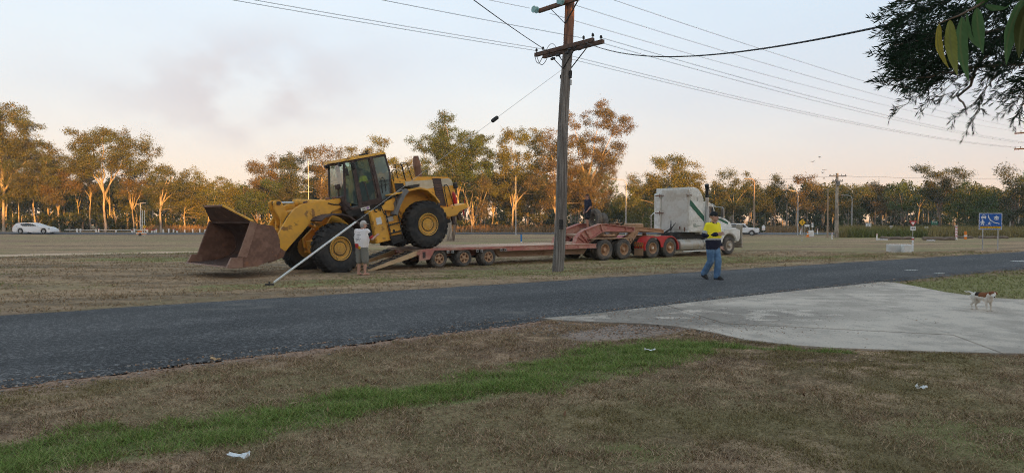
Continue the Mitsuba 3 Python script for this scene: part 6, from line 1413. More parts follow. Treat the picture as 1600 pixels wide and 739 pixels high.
diamond('yellow diamond warning sign on a thin post on the right of the field', 1253.5, 347.5, 10.5, gpt(1253, 377)[1])
k = thing('give_way_sign', 'red and white give way triangle above a small white plate', 'road sign')
D = 71.0
c, M, w, h = face_plate(1426.5, 349.5, 11, 8.5, D)
tri = lambda s, y, th: prism([(-w / 2 * s, h * .5 * s), (w / 2 * s, h * .5 * s), (0, -h * .5 * s)], y - th, y)
put('border', tri(1, 0, .012), 'm_red_sign', k, M=M, smooth=False); put('panel', tri(.55, -.012, .004), 'm_white_paint', k, M=M, smooth=False)
c2, M2, w2, h2 = face_plate(1426.5, 357, 7.5, 6.5, D); plate(k, 'lower_plate', M2, w2, h2, 'm_white_paint', -.002); plate(k, 'plate_mark', M2, w2 * .7, h2 * .25, 'm_black_plain', -.0145, .002)
post_to(k, M, 0, h * .3)
def board(label, px, py, w_, h_, D, m='m_white_paint', posts=(0,), name='sign_board', mark=None):
    k = thing(name, label, 'road sign')
    c, M, w, h = face_plate(px, py, w_, h_, D)
    plate(k, 'panel', M, w, h, m, -.002)
    for i_, (z, hh, ww) in enumerate(mark or ((.15, .12, .7),)): plate(k, 'marking', M @ TR([0, 0, h * z]), w * ww, h * hh, 'm_grey' if m != 'm_green_sign' else 'm_white_paint', -.0145, .002)
    for x in posts: post_to(k, M, x * w, h * .3, 'm_galv', .03)
board('small white board standing in the tall grass right of the far pole', 1357, 351.5, 8, 5.5, 84, posts=(-.3, .3))
board('tiny pale square sign in the grass left of the give way sign', 1392.5, 355.5, 5, 5.5, 88)
board('tiny pale square sign in the grass right of the give way sign', 1447.5, 357, 5, 6, 86)
board('small dark green sign under the tall domed gum', 1460, 348.5, 9.5, 6.5, 95, 'm_green_sign', (-.35, .35))
board('low white rail sign on two legs right of the yellow diamond', 1261, 352.5, 7, 3.6, 88, posts=(-.45, .45))
board('narrow upright grey sign right of the low white rail sign', 1269.5, 352, 2.6, 7, 89)
k = thing('arrow_sign', 'pale house shaped sign beside the road right of the truck', 'road sign')
c, M, w, h = face_plate(1193, 355.5, 5, 9, 108)
put('panel', prism([(-w / 2, -h / 2), (w / 2, -h / 2), (w / 2, h * .2), (0, h / 2), (-w / 2, h * .2)], -.012, 0), 'm_white_paint', k, M=M, smooth=False); put('mark', box(-w * .3, w * .3, -.016, -.012, -h * .4, -h * .28), 'm_orange', k, M=M); post_to(k, M, 0, 0)
def stake(label, px, base, top, wpx, m='m_white_paint', name='marker_post', group=None, D=None, band=None, tilt=0, categ='marker post'):
    b = gpt(px, base) if D is None else gpt(px, 0, D); D = b[1]
    hh = at(px, top, D)[2] - b[2]; r = wpx * D / FPX / 2
    k = thing(name, label, categ, group)
    put('post', box(-r, r, -r * .6, r * .6, -.1, hh, r * .2), m, k, M=TR(b) @ RT(tilt, [0, 1, 0]))
    for f in band or ((.82, .10),): put('band', box(-r - .004, r + .004, -r * .6 - .004, r * .6 + .004, hh * f[0], hh * (f[0] + f[1])), 'm_red_sign' if m == 'm_white_paint' else 'm_white_paint', k, M=TR(b) @ RT(tilt, [0, 1, 0]))
    return k
stake('white post standing right beside the concrete blocks', 1426, 392.5, 371, 2.6)
stake('white flood gauge post with red marks left of the orange bollard', 1494, 374.5, 353, 3.0, band=tuple((.15 + .11 * q, .04) for q in range(8)))
stake('short white post at the left end of the low log', 1370, 375.5, 365, 2.0)
stake('orange bollard among the logs left of the blue sign', 1508.5, 374, 361.5, 3.8, 'm_orange', 'bollard', band=((.35, .18),), categ='bollard')
stake('blue tap post with white foot in the middle of the field', 814.5, 379, 366.5, 2.6, 'm_blue_post', 'tap_post', band=((.02, .12),), categ='post')
stake('leaning white post left of the yellow diamond sign', 1250.5, 0, 357.5, 1.5, D=97, tilt=.15)
stake('white post right of the white barrier box', 1277.5, 0, 357.5, 1.5, D=97)
stake('short white post between the two poles on the right', 1300, 374, 363.5, 1.3)
stake('small white post on the verge right of the truck', 1183.5, 0, 357, 1.4, D=104)
# barrier box with cone
b = gpt(1267, 369.5)
k = thing('barrier_block', 'white plastic road barrier beside an orange cone', 'barrier'); s = b[1] / FPX
put('body', hull([[x_, y_, z_] for z_, q in ((0, 1), (.25, 1), (.4, .6), (.72, .5)) for x_ in (-.28, .28) for y_ in (-.22 * q, .22 * q)]), 'm_white', k, M=TR(b))
put('band', box(-.285, .285, -.2, .2, .16, .24), 'm_orange', k, M=TR(b))
b = gpt(1262, 370.5)
k = thing('traffic_cone', 'orange traffic cone left of the white barrier', 'cone')
put('base', box(-.2, .2, -.2, .2, 0, .05, .01), 'm_orange', k, M=TR(b)); put('cone', lathe([(.05, 0), (.05, .15), (.62, .03), (.62, 0)], 16, 'z'), 'm_orange', k, M=TR(b), smooth=40); put('band', lathe([(.30, 0), (.30, .103), (.42, .078), (.42, 0)], 16, 'z'), 'm_white_paint', k, M=TR(b), smooth=40)
# the posts along the far side of the highway on the left
lr = random.Random(5)
for px in (120, 125.5, 150, 154, 181, 206, 209.8, 230, 237, 241, 244, 255, 263.5, 271, 276.5, 288.5, 301, 312, 320.5):
    D = 110 + lr.random() * 1.5; b = gpt(px, 0, D); hh = .42 + .25 * lr.random()
    k = thing('guide_post', 'short white timber post along the far side of the highway on the left', 'post', 'white posts along the highway')
    put('post', box(-.09, .09, -.09, .09, -.1, hh, .015), 'm_white_paint', k, M=TR(b)); put('cap', box(-.095, .095, -.095, .095, hh - .08, hh + .01), 'm_red_sign' if lr.random() < .3 else 'm_white', k, M=TR(b))
for x0_, x1_ in ((100, 150), (154, 206), (209.8, 230)):
    a, c = gpt(x0_, 0, 111.6), gpt(x1_, 0, 111.6)
    whole('post_rail', bar(a + [0, 0, .42], c + [0, 0, .42], .06, .10), 'm_white', {100: 'low rail between highway posts right of the hatchback', 154: 'low rail between highway posts under the broad gum', 209.8: 'low rail between highway posts at the solar light mast'}[x0_], 'rail')
# solar light tower on a small trailer
b = gpt(220, 0, 88.5); s = b[1] / FPX
k = thing('solar_light_tower', 'solar lighting mast on an orange and white base beside the highway', 'light tower')
TB = TR(b); zt = at(219, 319, b[1])[2] - b[2]
put('base', box(-.45, .55, -.3, .3, .12, .42, .03), 'm_white', k, M=TB); put('base_band', box(-.46, .56, -.31, .31, .18, .28), 'm_orange', k, M=TB); put('ballast', box(-.35, .1, -.25, .25, .42, .62, .02), 'm_orange', k, M=TB)
put('mast', cyl([0, 0, .4], [0, 0, zt], .05, 10), 'm_white_paint', k, M=TB)
put('solar_panel', bar([-.42, 0, zt - .06], [.5, 0, zt + .18], .7, .05), 'm_white', k, M=TB); put('lamp_arm', bar([-.38, 0, zt - .04], [0, 0, zt - .30], .04), 'm_galv', k, M=TB)
z2 = at(222, 328, b[1])[2] - b[2]
for x_ in (.18, .46): put('frame_post', cyl([x_, .05, .3], [x_, .05, z2 - .1 * x_], .035, 8), 'm_white_paint', k, M=TB)
for z_ in (1.1, 1.7): put('frame_rung', cyl([.18, .05, z_], [.46, .05, z_], .025, 6), 'm_galv', k, M=TB)
put('tow_wheel', lathe([(-.08, .06), (-.08, .17), (.08, .17), (.08, .06), (-.08, .06)], 16).apply_translation([.05, -.32, .17]), 'm_black', k, M=TB)
diamond('small yellow diamond sign fixed to the solar lighting mast', 225.5, 354, 5.5, 87.9)
# tree stump behind the loader
b = gpt(703, 376.5); s = b[1] / FPX
k = thing('dead_tree', 'cut off twin stemmed tree stump behind the loader tail', 'tree stump')
put('stem', tube([b - [0, 0, .2], b + [-.04, 0, 1.2], b + [-.05, 0, 2.5], b + [-.1, 0, 3.0]], [.30, .21, .19, .18], 12), 'm_bark', k, smooth=50)
put('stem', tube([b + [.25, .05, -.1], b + [.38, .05, .9], b + [.55, .05, 2.1], b + [.72, .05, 2.8]], [.16, .13, .11, .08], 10), 'm_bark_dark', k, smooth=50)
# concrete blocks and logs on the right
b = gpt(1400, 393)
B0 = rotz(-6, b)
whole('concrete_block', box(-.46, .46, -.3, .3, -.05, .43, .025), 'm_concrete_block', 'long grey concrete block lying beside the road, left one of two', 'concrete block', M=B0)
whole('concrete_block', box(-.22, .22, -.24, .24, -.05, .44, .025), 'm_white', 'short pale concrete block, right one of the two beside the road', 'concrete block', M=rotz(-10, gpt(1416, 393.5)))
def log(label, x0_, x1_, yb, hpx, m='m_log'):
    a, c = gpt(x0_, yb), gpt(x1_, yb); r = hpx * a[1] / FPX / 2
    n = 14; s = np.linspace(0, 1, n)[:, None]; p = a + (c - a) * s + [0, 0, r]; p[:, 2] += .03 * np.sin(np.arange(n) * 1.3); p[:, 1] += .04 * np.sin(np.arange(n) * 2.1)
    whole('log', tube(p, r * (1 + .12 * np.sin(np.arange(n) * 1.9)), 10), m, label, 'log', smooth=60)
log('long low log left of the white gauge post, with pale top', 1376, 1428, 374.5, 5)
log('thick grey log just left of the white gauge post', 1442, 1492, 375.5, 5.5)
log('thin log between the gauge post and the orange bollard', 1496, 1520, 372.5, 3.5)
log('long log lying behind the blue traffic sign', 1529, 1575, 373, 4.2)
for lab, x0_, x1_, y_ in (('thin white pipe on the grass under the long low log', 1372, 1387, 375.5), ('thin white pipe on the grass under the thick grey log', 1448, 1461, 377)):
    a, c = gpt(x0_, y_), gpt(x1_, y_); whole('pipe', cyl(a + [0, 0, .06], c + [0, 0, .06], .05, 8), 'm_white_paint', lab, 'pipe')

# ------------------------------------------------------------------ cars
def car(label, M, prof, win, wheels, H, W, R, body='m_white_clean', boxy=False):
    k = thing('car', label, 'car')
    P_ = lambda n, m, mt, **q: put(n, m, mt, k, M=M, **q)
    arches = sg.MultiPoint([(x_, R) for x_ in wheels]).buffer(R * 1.16)
    low = sg.Polygon(prof).difference(arches)
    base = prism(list(low.exterior.coords), -W / 2, W / 2, .05)
    v = base.vertices; t_ = np.clip((v[:, 2] - H * .62) / (H * .38), 0, 1); v[:, 1] *= 1 - (.06 if boxy else .16) * t_; base.vertices = v
    P_('body', base, body, smooth=35)
    for s in (-1, 1):
        g = prism(win, -.012, .012); v = g.vertices; t_ = np.clip((v[:, 2] - H * .62) / (H * .38), 0, 1); v[:, 1] = s * (W / 2 * (1 - (.06 if boxy else .16) * t_) + .002) + v[:, 1]; g.vertices = v
        P_('side_window', g, 'm_glass_dark')
    for x_ in wheels:
        for s in (-1, 1):
            P_('tyre', lathe([(-.1, R * .6), (-.11, R * .9), (-.07, R), (.07, R), (.11, R * .9), (.1, R * .6), (-.1, R * .6)], 24).apply_translation([x_, s * (W / 2 - .11), R]), 'm_rubber', smooth=40)
            P_('rim', cat([lathe([(-.09, 0), (-.09, R * .16), (-.07, R * .2), (-.07, R * .62), (.07, R * .62), (.07, 0)], 20)] + [bar([0, -.085, 0], [R * .6 * math.cos(q), -.085, R * .6 * math.sin(q)], .05, .03, up=(0, 1, 0)) for q in np.arange(5) * 1.2566]).apply_transform(np.eye(4) if s < 0 else RT(math.pi, [0, 0, 1])).apply_translation([x_, s * (W / 2 - .115), R]), 'm_galv', smooth=40)
    P_('underside', box(prof[0][0] + .25, max(p[0] for p in prof) - .25, -W / 2 + .12, W / 2 - .12, .18, R * 1.5), 'm_black')
    return k, P_
b = gpt(60, 0, 98.5)
k, P_ = car('white hatchback driving along the highway at the far left', rotz(-4, b + [-3.02, 0, .07]), [(.05, .30), (0.0, .56), (.12, 1.02), (.50, 1.42), (1.2, 1.51), (2.35, 1.54), (2.95, 1.44), (4.0, 1.06), (4.9, .90), (5.5, .60), (5.6, .28), (5.5, .20), (.3, .22)],
            [(1.10, 1.36), (2.3, 1.44), (2.9, 1.36), (3.72, 1.06), (1.5, 1.06)], (1.2, 4.55), 1.54, 1.8, .36)
P_('tail_lamp', box(.06, .75, -.86, -.80, .88, 1.02, .01), 'm_lamp_red'); P_('tail_lamp', box(.06, .5, .80, .86, .88, 1.02, .01), 'm_lamp_red')
P_('rear_window', hull([[.14, -.7, 1.06], [.14, .7, 1.06], [.44, -.62, 1.38], [.44, .62, 1.38], [.17, -.7, 1.05], [.17, .7, 1.05], [.47, -.62, 1.36], [.47, .62, 1.36]]), 'm_glass_dark')
P_('bumper', box(-.02, .5, -.84, .84, .26, .42, .03), 'm_black'); P_('headlight', box(5.0, 5.42, -.86, -.78, .62, .76, .02), 'm_grey'); P_('mirror', box(3.5, 3.68, -1.0, -.86, 1.02, 1.14, .03), 'm_white_clean')
b = gpt(1166, 0, 90)
k, P_ = car('white four wheel drive wagon partly hidden behind the truck front', rotz(-24, b + [-2.35, .9, 0], .86), [(.02, .45), (0, 1.0), (.08, 1.70), (.3, 1.78), (2.5, 1.78), (2.7, 1.74), (3.35, 1.18), (4.6, 1.08), (4.75, .95), (4.75, .45), (.3, .42)],
            [(.30, 1.20), (.34, 1.66), (2.62, 1.66), (3.1, 1.20)], (.95, 3.80), 1.78, 1.8, .38, boxy=True)
P_('windscreen', hull([[2.74, -.74, 1.70], [2.74, .74, 1.70], [3.37, -.8, 1.2], [3.37, .8, 1.2], [2.72, -.74, 1.68], [2.72, .74, 1.68], [3.34, -.8, 1.18], [3.34, .8, 1.18]]), 'm_glass_dark')
P_('grille', box(4.74, 4.77, -.5, .5, .72, .92), 'm_black'); P_('headlight', box(4.74, 4.78, -.82, -.55, .74, .92, .02), 'm_chrome'); P_('headlight', box(4.74, 4.78, .55, .82, .74, .92, .02), 'm_chrome'); P_('bumper', box(4.7, 4.9, -.85, .85, .42, .62, .03), 'm_black')
P_('roof_rack', cat([bar([.6, y_, 1.84], [2.4, y_, 1.84], .04) for y_ in (-.6,)]), 'm_black')

# ------------------------------------------------------------------ litter and birds
def scrap(label, px, py, w, d, seed, m='m_white_paint'):
    g = np.random.default_rng(seed); q = gpt(px, py); n = 7
    u, v_ = np.meshgrid(np.linspace(-1, 1, n), np.linspace(-1, 1, 5), indexing='ij')
    z = .018 + .016 * g.normal(size=u.shape) * .5 + .012 * np.abs(u)
    p = np.stack([u * w / 2 + .05 * d * g.normal(size=u.shape), v_ * d / 2 * (1 - .3 * u * u) + .05 * d * g.normal(size=u.shape), z], -1).reshape(-1, 3)
    i, j = np.meshgrid(np.arange(n - 1), np.arange(4), indexing='ij'); qd = np.stack([i * 5 + j, (i + 1) * 5 + j, (i + 1) * 5 + j + 1, i * 5 + j + 1], -1).reshape(-1, 4)
    f = np.vstack([qd[:, [0, 1, 2]], qd[:, [0, 2, 3]]])
    top = p.copy(); bot = p - [0, 0, .004]
    whole('scrap', trimesh.Trimesh(np.vstack([top, bot]), np.vstack([f, f[:, ::-1] + len(p)]), process=False), m, label, 'litter', M=rotz(g.random() * 40 - 20, [q[0], q[1], q[2] + .03]), smooth=40)
scrap('crumpled white scrap of paper on the dry lawn at the bottom left', 373, 722.5, .145, .07, 1)
scrap('flat white scrap of paper lying in the green grass strip', 1016, 553, .13, .08, 2)
scrap('small pale scrap on the dry lawn at the lower right', 1440, 613, .09, .06, 3, 'm_white')
#scrap('thin pale chip on the road shoulder left of the middle', 404, 569.5, .07, .04, 4, 'm_timber')
scrap('pale flat stone chip at the broken road edge', 337, 567, .12, .05, 5, 'm_timber')
#scrap('bent pale twig like scrap on the dry lawn in the middle', 1001, 612, .03, .07, 6, 'm_white')
#scrap('pale chip on the lawn below the driveway at the right', 1307, 566, .04, .03, 8, 'm_white')
for i_, (px, py) in enumerate(((1280.6, 246), (1269.8, 253), (1288, 266), (1285.5, 270), (1287.5, 279))):
    q = at(px, py, 85); r = .16
    k = thing('bird', 'tiny dark bird flying above the trees on the right', 'bird', 'birds above the right hand trees')
    put('body', lump([(0, 0, 0, .07), (.18, 0, .02, .045), (-.2, 0, 0, .02)]), 'm_black_plain', k, M=rotz(40 * i_, q, .62), smooth=50)
    for s in (-1, 1): put('wing', hull([[.08, s * .05, .02], [-.08, s * .05, .02], [.04, s * .30, .14], [-.06, s * .28, .14], [-.05, s * .48, .08], [.0, s * .17, .09]]), 'm_black_plain', k, M=rotz(40 * i_, q, .62))
# road paint fragments near the right edge
for lab, (px, py, w, d) in zip(('short worn white paint dash on the road, left of three', 'short worn white paint dash on the road, middle of three', 'white paint dash on the road at the right edge'), ((1424, 421.5, .42, .10), (1468, 425.5, .30, .08), (1594, 407.5, .75, .16))):
    q = on(px, py, ROAD_Z + .07); z = float(ground_z(q[0], q[1])) + .028 + .05 * math.sin(math.pi * np.clip((q[0] * RN[0] + q[1] * RN[1] - w_near(q[0] * RD[0] + q[1] * RD[1])) / 5.5, 0, 1)) + .006
    whole('paint_dash', box(-w / 2, w / 2, -d / 2, d / 2, -.004, .004), 'm_white', lab, 'road marking', M=rotz(10, [q[0], q[1], z]))

# ------------------------------------------------------------------ dark bottlebrush tree hanging in at the upper right, broad leaves in front of it
mat('m_twig', (0.03, 0.032, 0.022), 0.8)
g = np.random.default_rng(41)
BD = 6.2
def bp(px, py, D=BD): return at(px, py, D)
k = thing('bottlebrush_tree', 'dark fine leaved tree hanging into the upper right corner', 'tree')
base = np.array([8.4, 6.6, .3])
woods = [tube([base, base + [-.1, 0, 1.6], base + [-.4, -.1, 3.0]], [.16, .13, .10], 10)]
stems, tips = [], []
mains = [[(2050, 150), (1800, 60), (1620, 40), (1480, 55), (1400, 70)], [(2050, 150), (1780, -40), (1600, -40), (1470, -10), (1395, 5)], [(2050, 150), (1800, 110), (1640, 95), (1520, 105), (1420, 125)], [(2050, 150), (1820, 190), (1680, 170), (1590, 150)], [(2050, 150), (1800, 0), (1680, 0), (1560, 60), (1500, 150), (1512, 182)]]
for mi_, pl in enumerate(mains):
    p = np.array([bp(x_, y_, BD + .5 * (i_ == 0) + g.normal() * .18) for i_, (x_, y_) in enumerate(pl)])
    s = np.linspace(0, len(p) - 1, 26); q = np.stack([np.interp(s, np.arange(len(p)), p[:, c_]) for c_ in range(3)], 1)
    q[0] = base + [-.4, -.1, 2.9]; q += g.normal(size=q.shape) * .012
    woods.append(tube(q, np.linspace(.035, .004, 26), 6)); stems.append(q)
LC, LDv, LW, LL = [], [], [], []
tw_ = []
def twig(p0, d, ln, nleaf):
    n = 6; s = np.linspace(0, 1, n)
    q = p0 + np.outer(s * ln, d) + np.outer(s ** 2 * ln * .25, [0, 0, -1]) + np.cumsum(g.normal(size=(n, 3)) * .004, 0)
    tw_.append(tube(q, np.linspace(.003, .0012, n), 3, cap=False))
    f = g.random(nleaf) ** .8; c = np.stack([np.interp(f, s, q[:, k_]) for k_ in range(3)], 1)
    ld = unit(d[None] * 1.0 + g.normal(size=(nleaf, 3)) * .38); l = .045 + .035 * g.random(nleaf)
    LC.append(c + ld * l[:, None] * .5); LDv.append(ld); LW.append(unit(np.cross(ld, g.normal(size=(nleaf, 3))))); LL.append(l)
    return q[-1]
edge_lobes = [(1470, 22, 65, 45), (1515, 70, 90, 42), (1455, 95, 45, 36), (1570, 40, 80, 70), (1600, 105, 40, 45), (1425, 60, 22, 48), (1530, 10, 90, 40), (1660, 40, 90, 110)]
wts = np.array([1.1, 1.3, .9, 1.1, .4, .5, 1.0, .8]); wts /= wts.sum()
for _ in range(820):
    cx, cy, rx, ry = edge_lobes[g.choice(len(edge_lobes), p=wts)]
    u = unit(g.normal(size=2)) * g.random() ** .5
    p0 = bp(cx + u[0] * rx, cy + u[1] * ry, BD + g.normal() * .35)
    d = unit(np.array([-.78, g.normal() * .45, -.30]) + g.normal(size=3) * .30)
    e = twig(p0, d, .12 + .13 * g.random(), 15)
    if g.random() < .6: twig(p0 + (e - p0) * .4, unit(d + g.normal(size=3) * .5), .07 + .06 * g.random(), 9)
for (x0_, y0_, x1_, y1_, cnt) in ((1480, 110, 1404, 170, 10), (1500, 115, 1440, 165, 9), (1520, 120, 1470, 150, 8), (1545, 115, 1515, 195, 9), (1560, 110, 1490, 190, 8), (1610, 120, 1572, 172, 10), (1600, 140, 1585, 185, 8), (1420, 90, 1374, 78, 8), (1410, 60, 1372, 30, 8), (1425, 120, 1376, 120, 8), (1440, 140, 1380, 128, 8)):
    q = bez(bp(x0_, y0_, BD + g.normal() * .2), bp((x0_ + x1_) / 2 + 8, (y0_ + y1_) / 2 + 6, BD), bp(x1_, y1_, BD + g.normal() * .2), 10)
    woods.append(tube(q, np.linspace(.005, .0015, 10), 4))
    for f in np.linspace(.25, 1.0, cnt):
        p0 = np.array([np.interp(f, np.linspace(0, 1, 10), q[:, k_]) for k_ in range(3)]); d = unit(unit(q[-1] - q[0]) + g.normal(size=3) * .45)
        twig(p0, d, .07 + .06 * g.random(), 9)
v, f = quads(np.concatenate(LC), np.concatenate(LDv), np.concatenate(LW), np.concatenate(LL), np.concatenate(LL) * .13 + .002, True)
n4 = len(v) // 4
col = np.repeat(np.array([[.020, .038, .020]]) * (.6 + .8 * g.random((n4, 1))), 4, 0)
put('branch', cat(woods), 'm_bark_dark', k, smooth=60); put('twigs', cat(tw_), 'm_twig', k, smooth=False); labels[k + '__twigs'] = {'kind': 'stuff'}
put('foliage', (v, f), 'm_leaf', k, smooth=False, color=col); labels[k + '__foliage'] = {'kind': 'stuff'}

k = thing('mango_tree', 'broad green and yellowing leaves hanging in front of the dark tree', 'tree')
MD = 2.1
tw2 = [bp(1900, -260, MD + .6), bp(1640, -70, MD + .1), bp(1560, -15, MD), bp(1527, 10, MD), bp(1500, 24, MD), bp(1467, 37, MD)]
put('branch', tube([[3.3, 2.4, .3], [3.2, 2.5, 1.8], tw2[0]], [.07, .06, .02], 8), 'm_bark_dark', k, smooth=60)
put('twig', tube(tw2, [.012, .006, .004, .0032, .0028, .002], 6), 'm_bark_dark', k, smooth=60)
put('twig', tube([tw2[1], bp(1605, -20, MD), bp(1600, -2, MD)], [.005, .003, .0025], 6), 'm_bark_dark', k, smooth=60)
def big_leaf(a, c, wpx, col, fold=.35, yaw=0.0, curl=.02):
    a, c = np.asarray(a), np.asarray(c); L = np.linalg.norm(c - a); d = (c - a) / L; w = wpx * MD / FPX
    side = unit(np.array([math.cos(yaw), math.sin(yaw), 0]) - d * (math.cos(yaw) * d[0] + math.sin(yaw) * d[1])); nn = np.cross(side, d)
    n = 22; s = np.linspace(0, 1, n); prof = np.sin(np.pi * s ** .80) ** .85 * (1 - .25 * s) ; prof[-1] = .02; prof = prof / prof.max()
    cols_ = np.linspace(-1, 1, 9)
    wav = .06 * np.sin(s * 17 + yaw * 9)
    V = np.stack([a + d * L * s[:, None] + side * (u * prof * w / 2)[:, None] + nn * (-abs(u) * prof * w / 2 * fold + curl * np.sin(np.pi * s) + u * wav * w * .5 * prof)[:, None] for u in cols_], 1).reshape(-1, 3)
    i, j = np.meshgrid(np.arange(n - 1), np.arange(8), indexing='ij'); q = np.stack([i * 9 + j, i * 9 + j + 1, (i + 1) * 9 + j + 1, (i + 1) * 9 + j], -1).reshape(-1, 4)
    g2 = np.random.default_rng(int(abs(a[0]) * 1e4)); rib = np.exp(-(np.tile(cols_, n) / .10) ** 2)[:, None]
    vein = (.5 + .5 * np.sin(np.repeat(s, 9) * 70 - 9 * np.abs(np.tile(cols_, n))))[:, None]
    blot = meshkit.fbm(V * 60, 3, 2)[:, None]
    cc = np.asarray(col) * (.80 + .18 * vein + .35 * (blot - .5)) * (1 - rib * .6) + np.array([.20, .21, .09]) * rib * .6
    put('leaf', (V, q), 'm_leaf', k, smooth=True, color=np.clip(cc, .005, .9))
gr_, ye, yg = (.115, .21, .085), (.46, .37, .07), (.29, .30, .08)
for a, c, w_, col_, yaw in (((1467, 37), (1483, 108), 15, ye, .3), ((1484, 31), (1496, 119), 18, yg, -.2), ((1503, 26), (1514, 128), 22, gr_, .1), ((1510, 22), (1536, 80), 17, gr_, .5), ((1526, 12), (1536, 84), 17, gr_, -.4),
                            ((1528, 10), (1536, -22), 20, (.06, .15, .04), .2), ((1540, 8), (1580, 6), 16, gr_, .9), ((1600, -4), (1572, 102), 26, gr_, .2), ((1606, 4), (1592, 92), 22, (.09, .10, .035), -.3), ((1560, -14), (1600, -50), 24, gr_, .1), ((1600, -2), (1640, 80), 24, gr_, .3)):
    big_leaf(bp(*a, MD + .02 * yaw), bp(*c, MD + .05 * yaw), w_, col_, .35, yaw)

# ------------------------------------------------------------------ grass
def blades(n, x, y, h, w, col, lean=.6, seed=1):
    g = np.random.default_rng(seed); z = ground_z(x, y) + np.where(np.hypot(x, y) < 60, bump_z(x, y), 0)
    a = g.random(n) * 6.283; b = g.normal(size=(n, 2)) * lean * h[:, None]
    p = np.stack([x, y, z - .004], -1); s = np.stack([np.cos(a), np.sin(a), a * 0], -1) * w[:, None] * .5
    tip = p + np.stack([b[:, 0], b[:, 1], h], -1)
    v = np.stack([p - s, p + s, tip], 1).reshape(-1, 3); f = np.arange(3 * n).reshape(-1, 3)
    return v, f, np.repeat(col, 3, 0)
g = np.random.default_rng(9)
def polar(n, d0, d1, half=40, pw=1.0):
    r = np.sqrt(d0 ** 2 + (d1 ** 2 - d0 ** 2) * g.random(n) ** pw); a = np.radians((g.random(n) * 2 - 1) * half)
    return r * np.sin(a), r * np.cos(a)
x, y = polar(900000, 3.6, 13.5, 39, 1.35)
t_, w_ = x * RD[0] + y * RD[1], x * RN[0] + y * RN[1]
n2 = meshkit.fbm(np.stack([x * 1.6, y * 1.6, x * 0], -1), 3, 31); n5 = meshkit.fbm(np.stack([x * 5, y * 5, x * 0], -1), 3, 37); gr = green_np(x, y)
ok = (w_ < w_near(t_) - .10 - .35 * n2) & ~in_poly(apron_poly.buffer(.03), x, y)
o = on(985, 517, ROAD_Z); e = (((x - o[0]) * .8 + (y - o[1]) * .6) / 1.35) ** 2 + (((y - o[1]) * .8 - (x - o[0]) * .6) / .55) ** 2
ok &= e + 1.2 * (n2 - .5) > 1.0
ok &= (g.random(len(x)) < np.clip(.50 + .8 * (n5 - .35), .1, 1) ) | (gr > .4)
x, y, n2, n5, gr, t_, w_ = (q[ok] for q in (x, y, n2, n5, gr, t_, w_))
rnd = g.random((len(x), 1))
dry = np.where(rnd < .48, np.array([[.47, .33, .21]]), np.where(rnd < .85, np.array([[.22, .145, .095]]), np.array([[.20, .175, .075]])))
o1 = meshkit.fbm(np.stack([x * .45 + 9, y * .45, x * 0], -1), 3, 41)[:, None]
dry = dry * (1 - .6 * sm(.50, .66, o1)) + np.array([[.20, .175, .065]]) * .6 * sm(.50, .66, o1)
grn = np.where(rnd < .7, np.array([[.20, .28, .075]]), np.array([[.32, .31, .125]]))
isg = (g.random(len(x)) < gr * (.5 + .5 * sm(.36, .62, n5)))[:, None]
col = np.where(isg, grn, dry) * (.6 + .8 * g.random((len(x), 1)))
h = np.where(isg[:, 0], .026 + .034 * g.random(len(x)), .010 + .028 * g.random(len(x)) ** 1.5) * (.75 + .55 * sm(.36, .68, n5))
D = np.hypot(x, y)
v, f, c = blades(len(x), x, y, h, (.0045 + .0035 * g.random(len(x))) * (.7 + .06 * D), np.clip(col, .005, .9), np.where(isg[:, 0], .45, 1.3)[:, None] * 1.0 if False else .9, 3)
print('lawn blades', len(x))
whole('lawn_grass', (v, f), 'm_grass', 'short dry and green grass of the near lawn', 'grass', smooth=False, color=c, kind='stuff')
# sparse thatch of the field beyond the road, and the green lawn right of the driveway
x, y = polar(230000, 11, 46, 41, 1.1)
t_, w_ = x * RD[0] + y * RD[1], x * RN[0] + y * RN[1]
n5 = meshkit.fbm(np.stack([x * 1.1, y * 2.2, x * 0], -1), 4, 51)
ok = ((w_ > w_far(t_) + .15) & (g.random(len(x)) < np.clip(3.2 * (n5 - .36), .05, 1))) | ((w_ < w_near(t_) - .1) & (np.hypot(x, y) > 13.4) & ~in_poly(apron_poly.buffer(.03), x, y))
x, y, w_, t_, n5 = x[ok], y[ok], w_[ok], t_[ok], n5[ok]; D = np.hypot(x, y); rnd = g.random((len(x), 1))
near = (w_ < w_near(t_))[:, None]
gp = meshkit.fbm(np.stack([x * .22, y * .3, x * 0], -1), 3, 61)[:, None]
col = np.where(rnd < .6, np.array([[.36, .25, .145]]), np.array([[.22, .155, .09]]))
col = np.where((g.random((len(x), 1)) < sm(.48, .62, gp) * .7) | near, np.array([[.20, .20, .07]]), col) * (.7 + .6 * g.random((len(x), 1)))
v, f, c = blades(len(x), x, y, .02 + .045 * g.random(len(x)) ** 2, .010 + .0009 * D, np.clip(col, .005, .9), .9, 5)
whole('field_grass', (v, f), 'm_grass', 'thin mown grass of the field beyond the road', 'grass', smooth=False, color=c, kind='stuff')
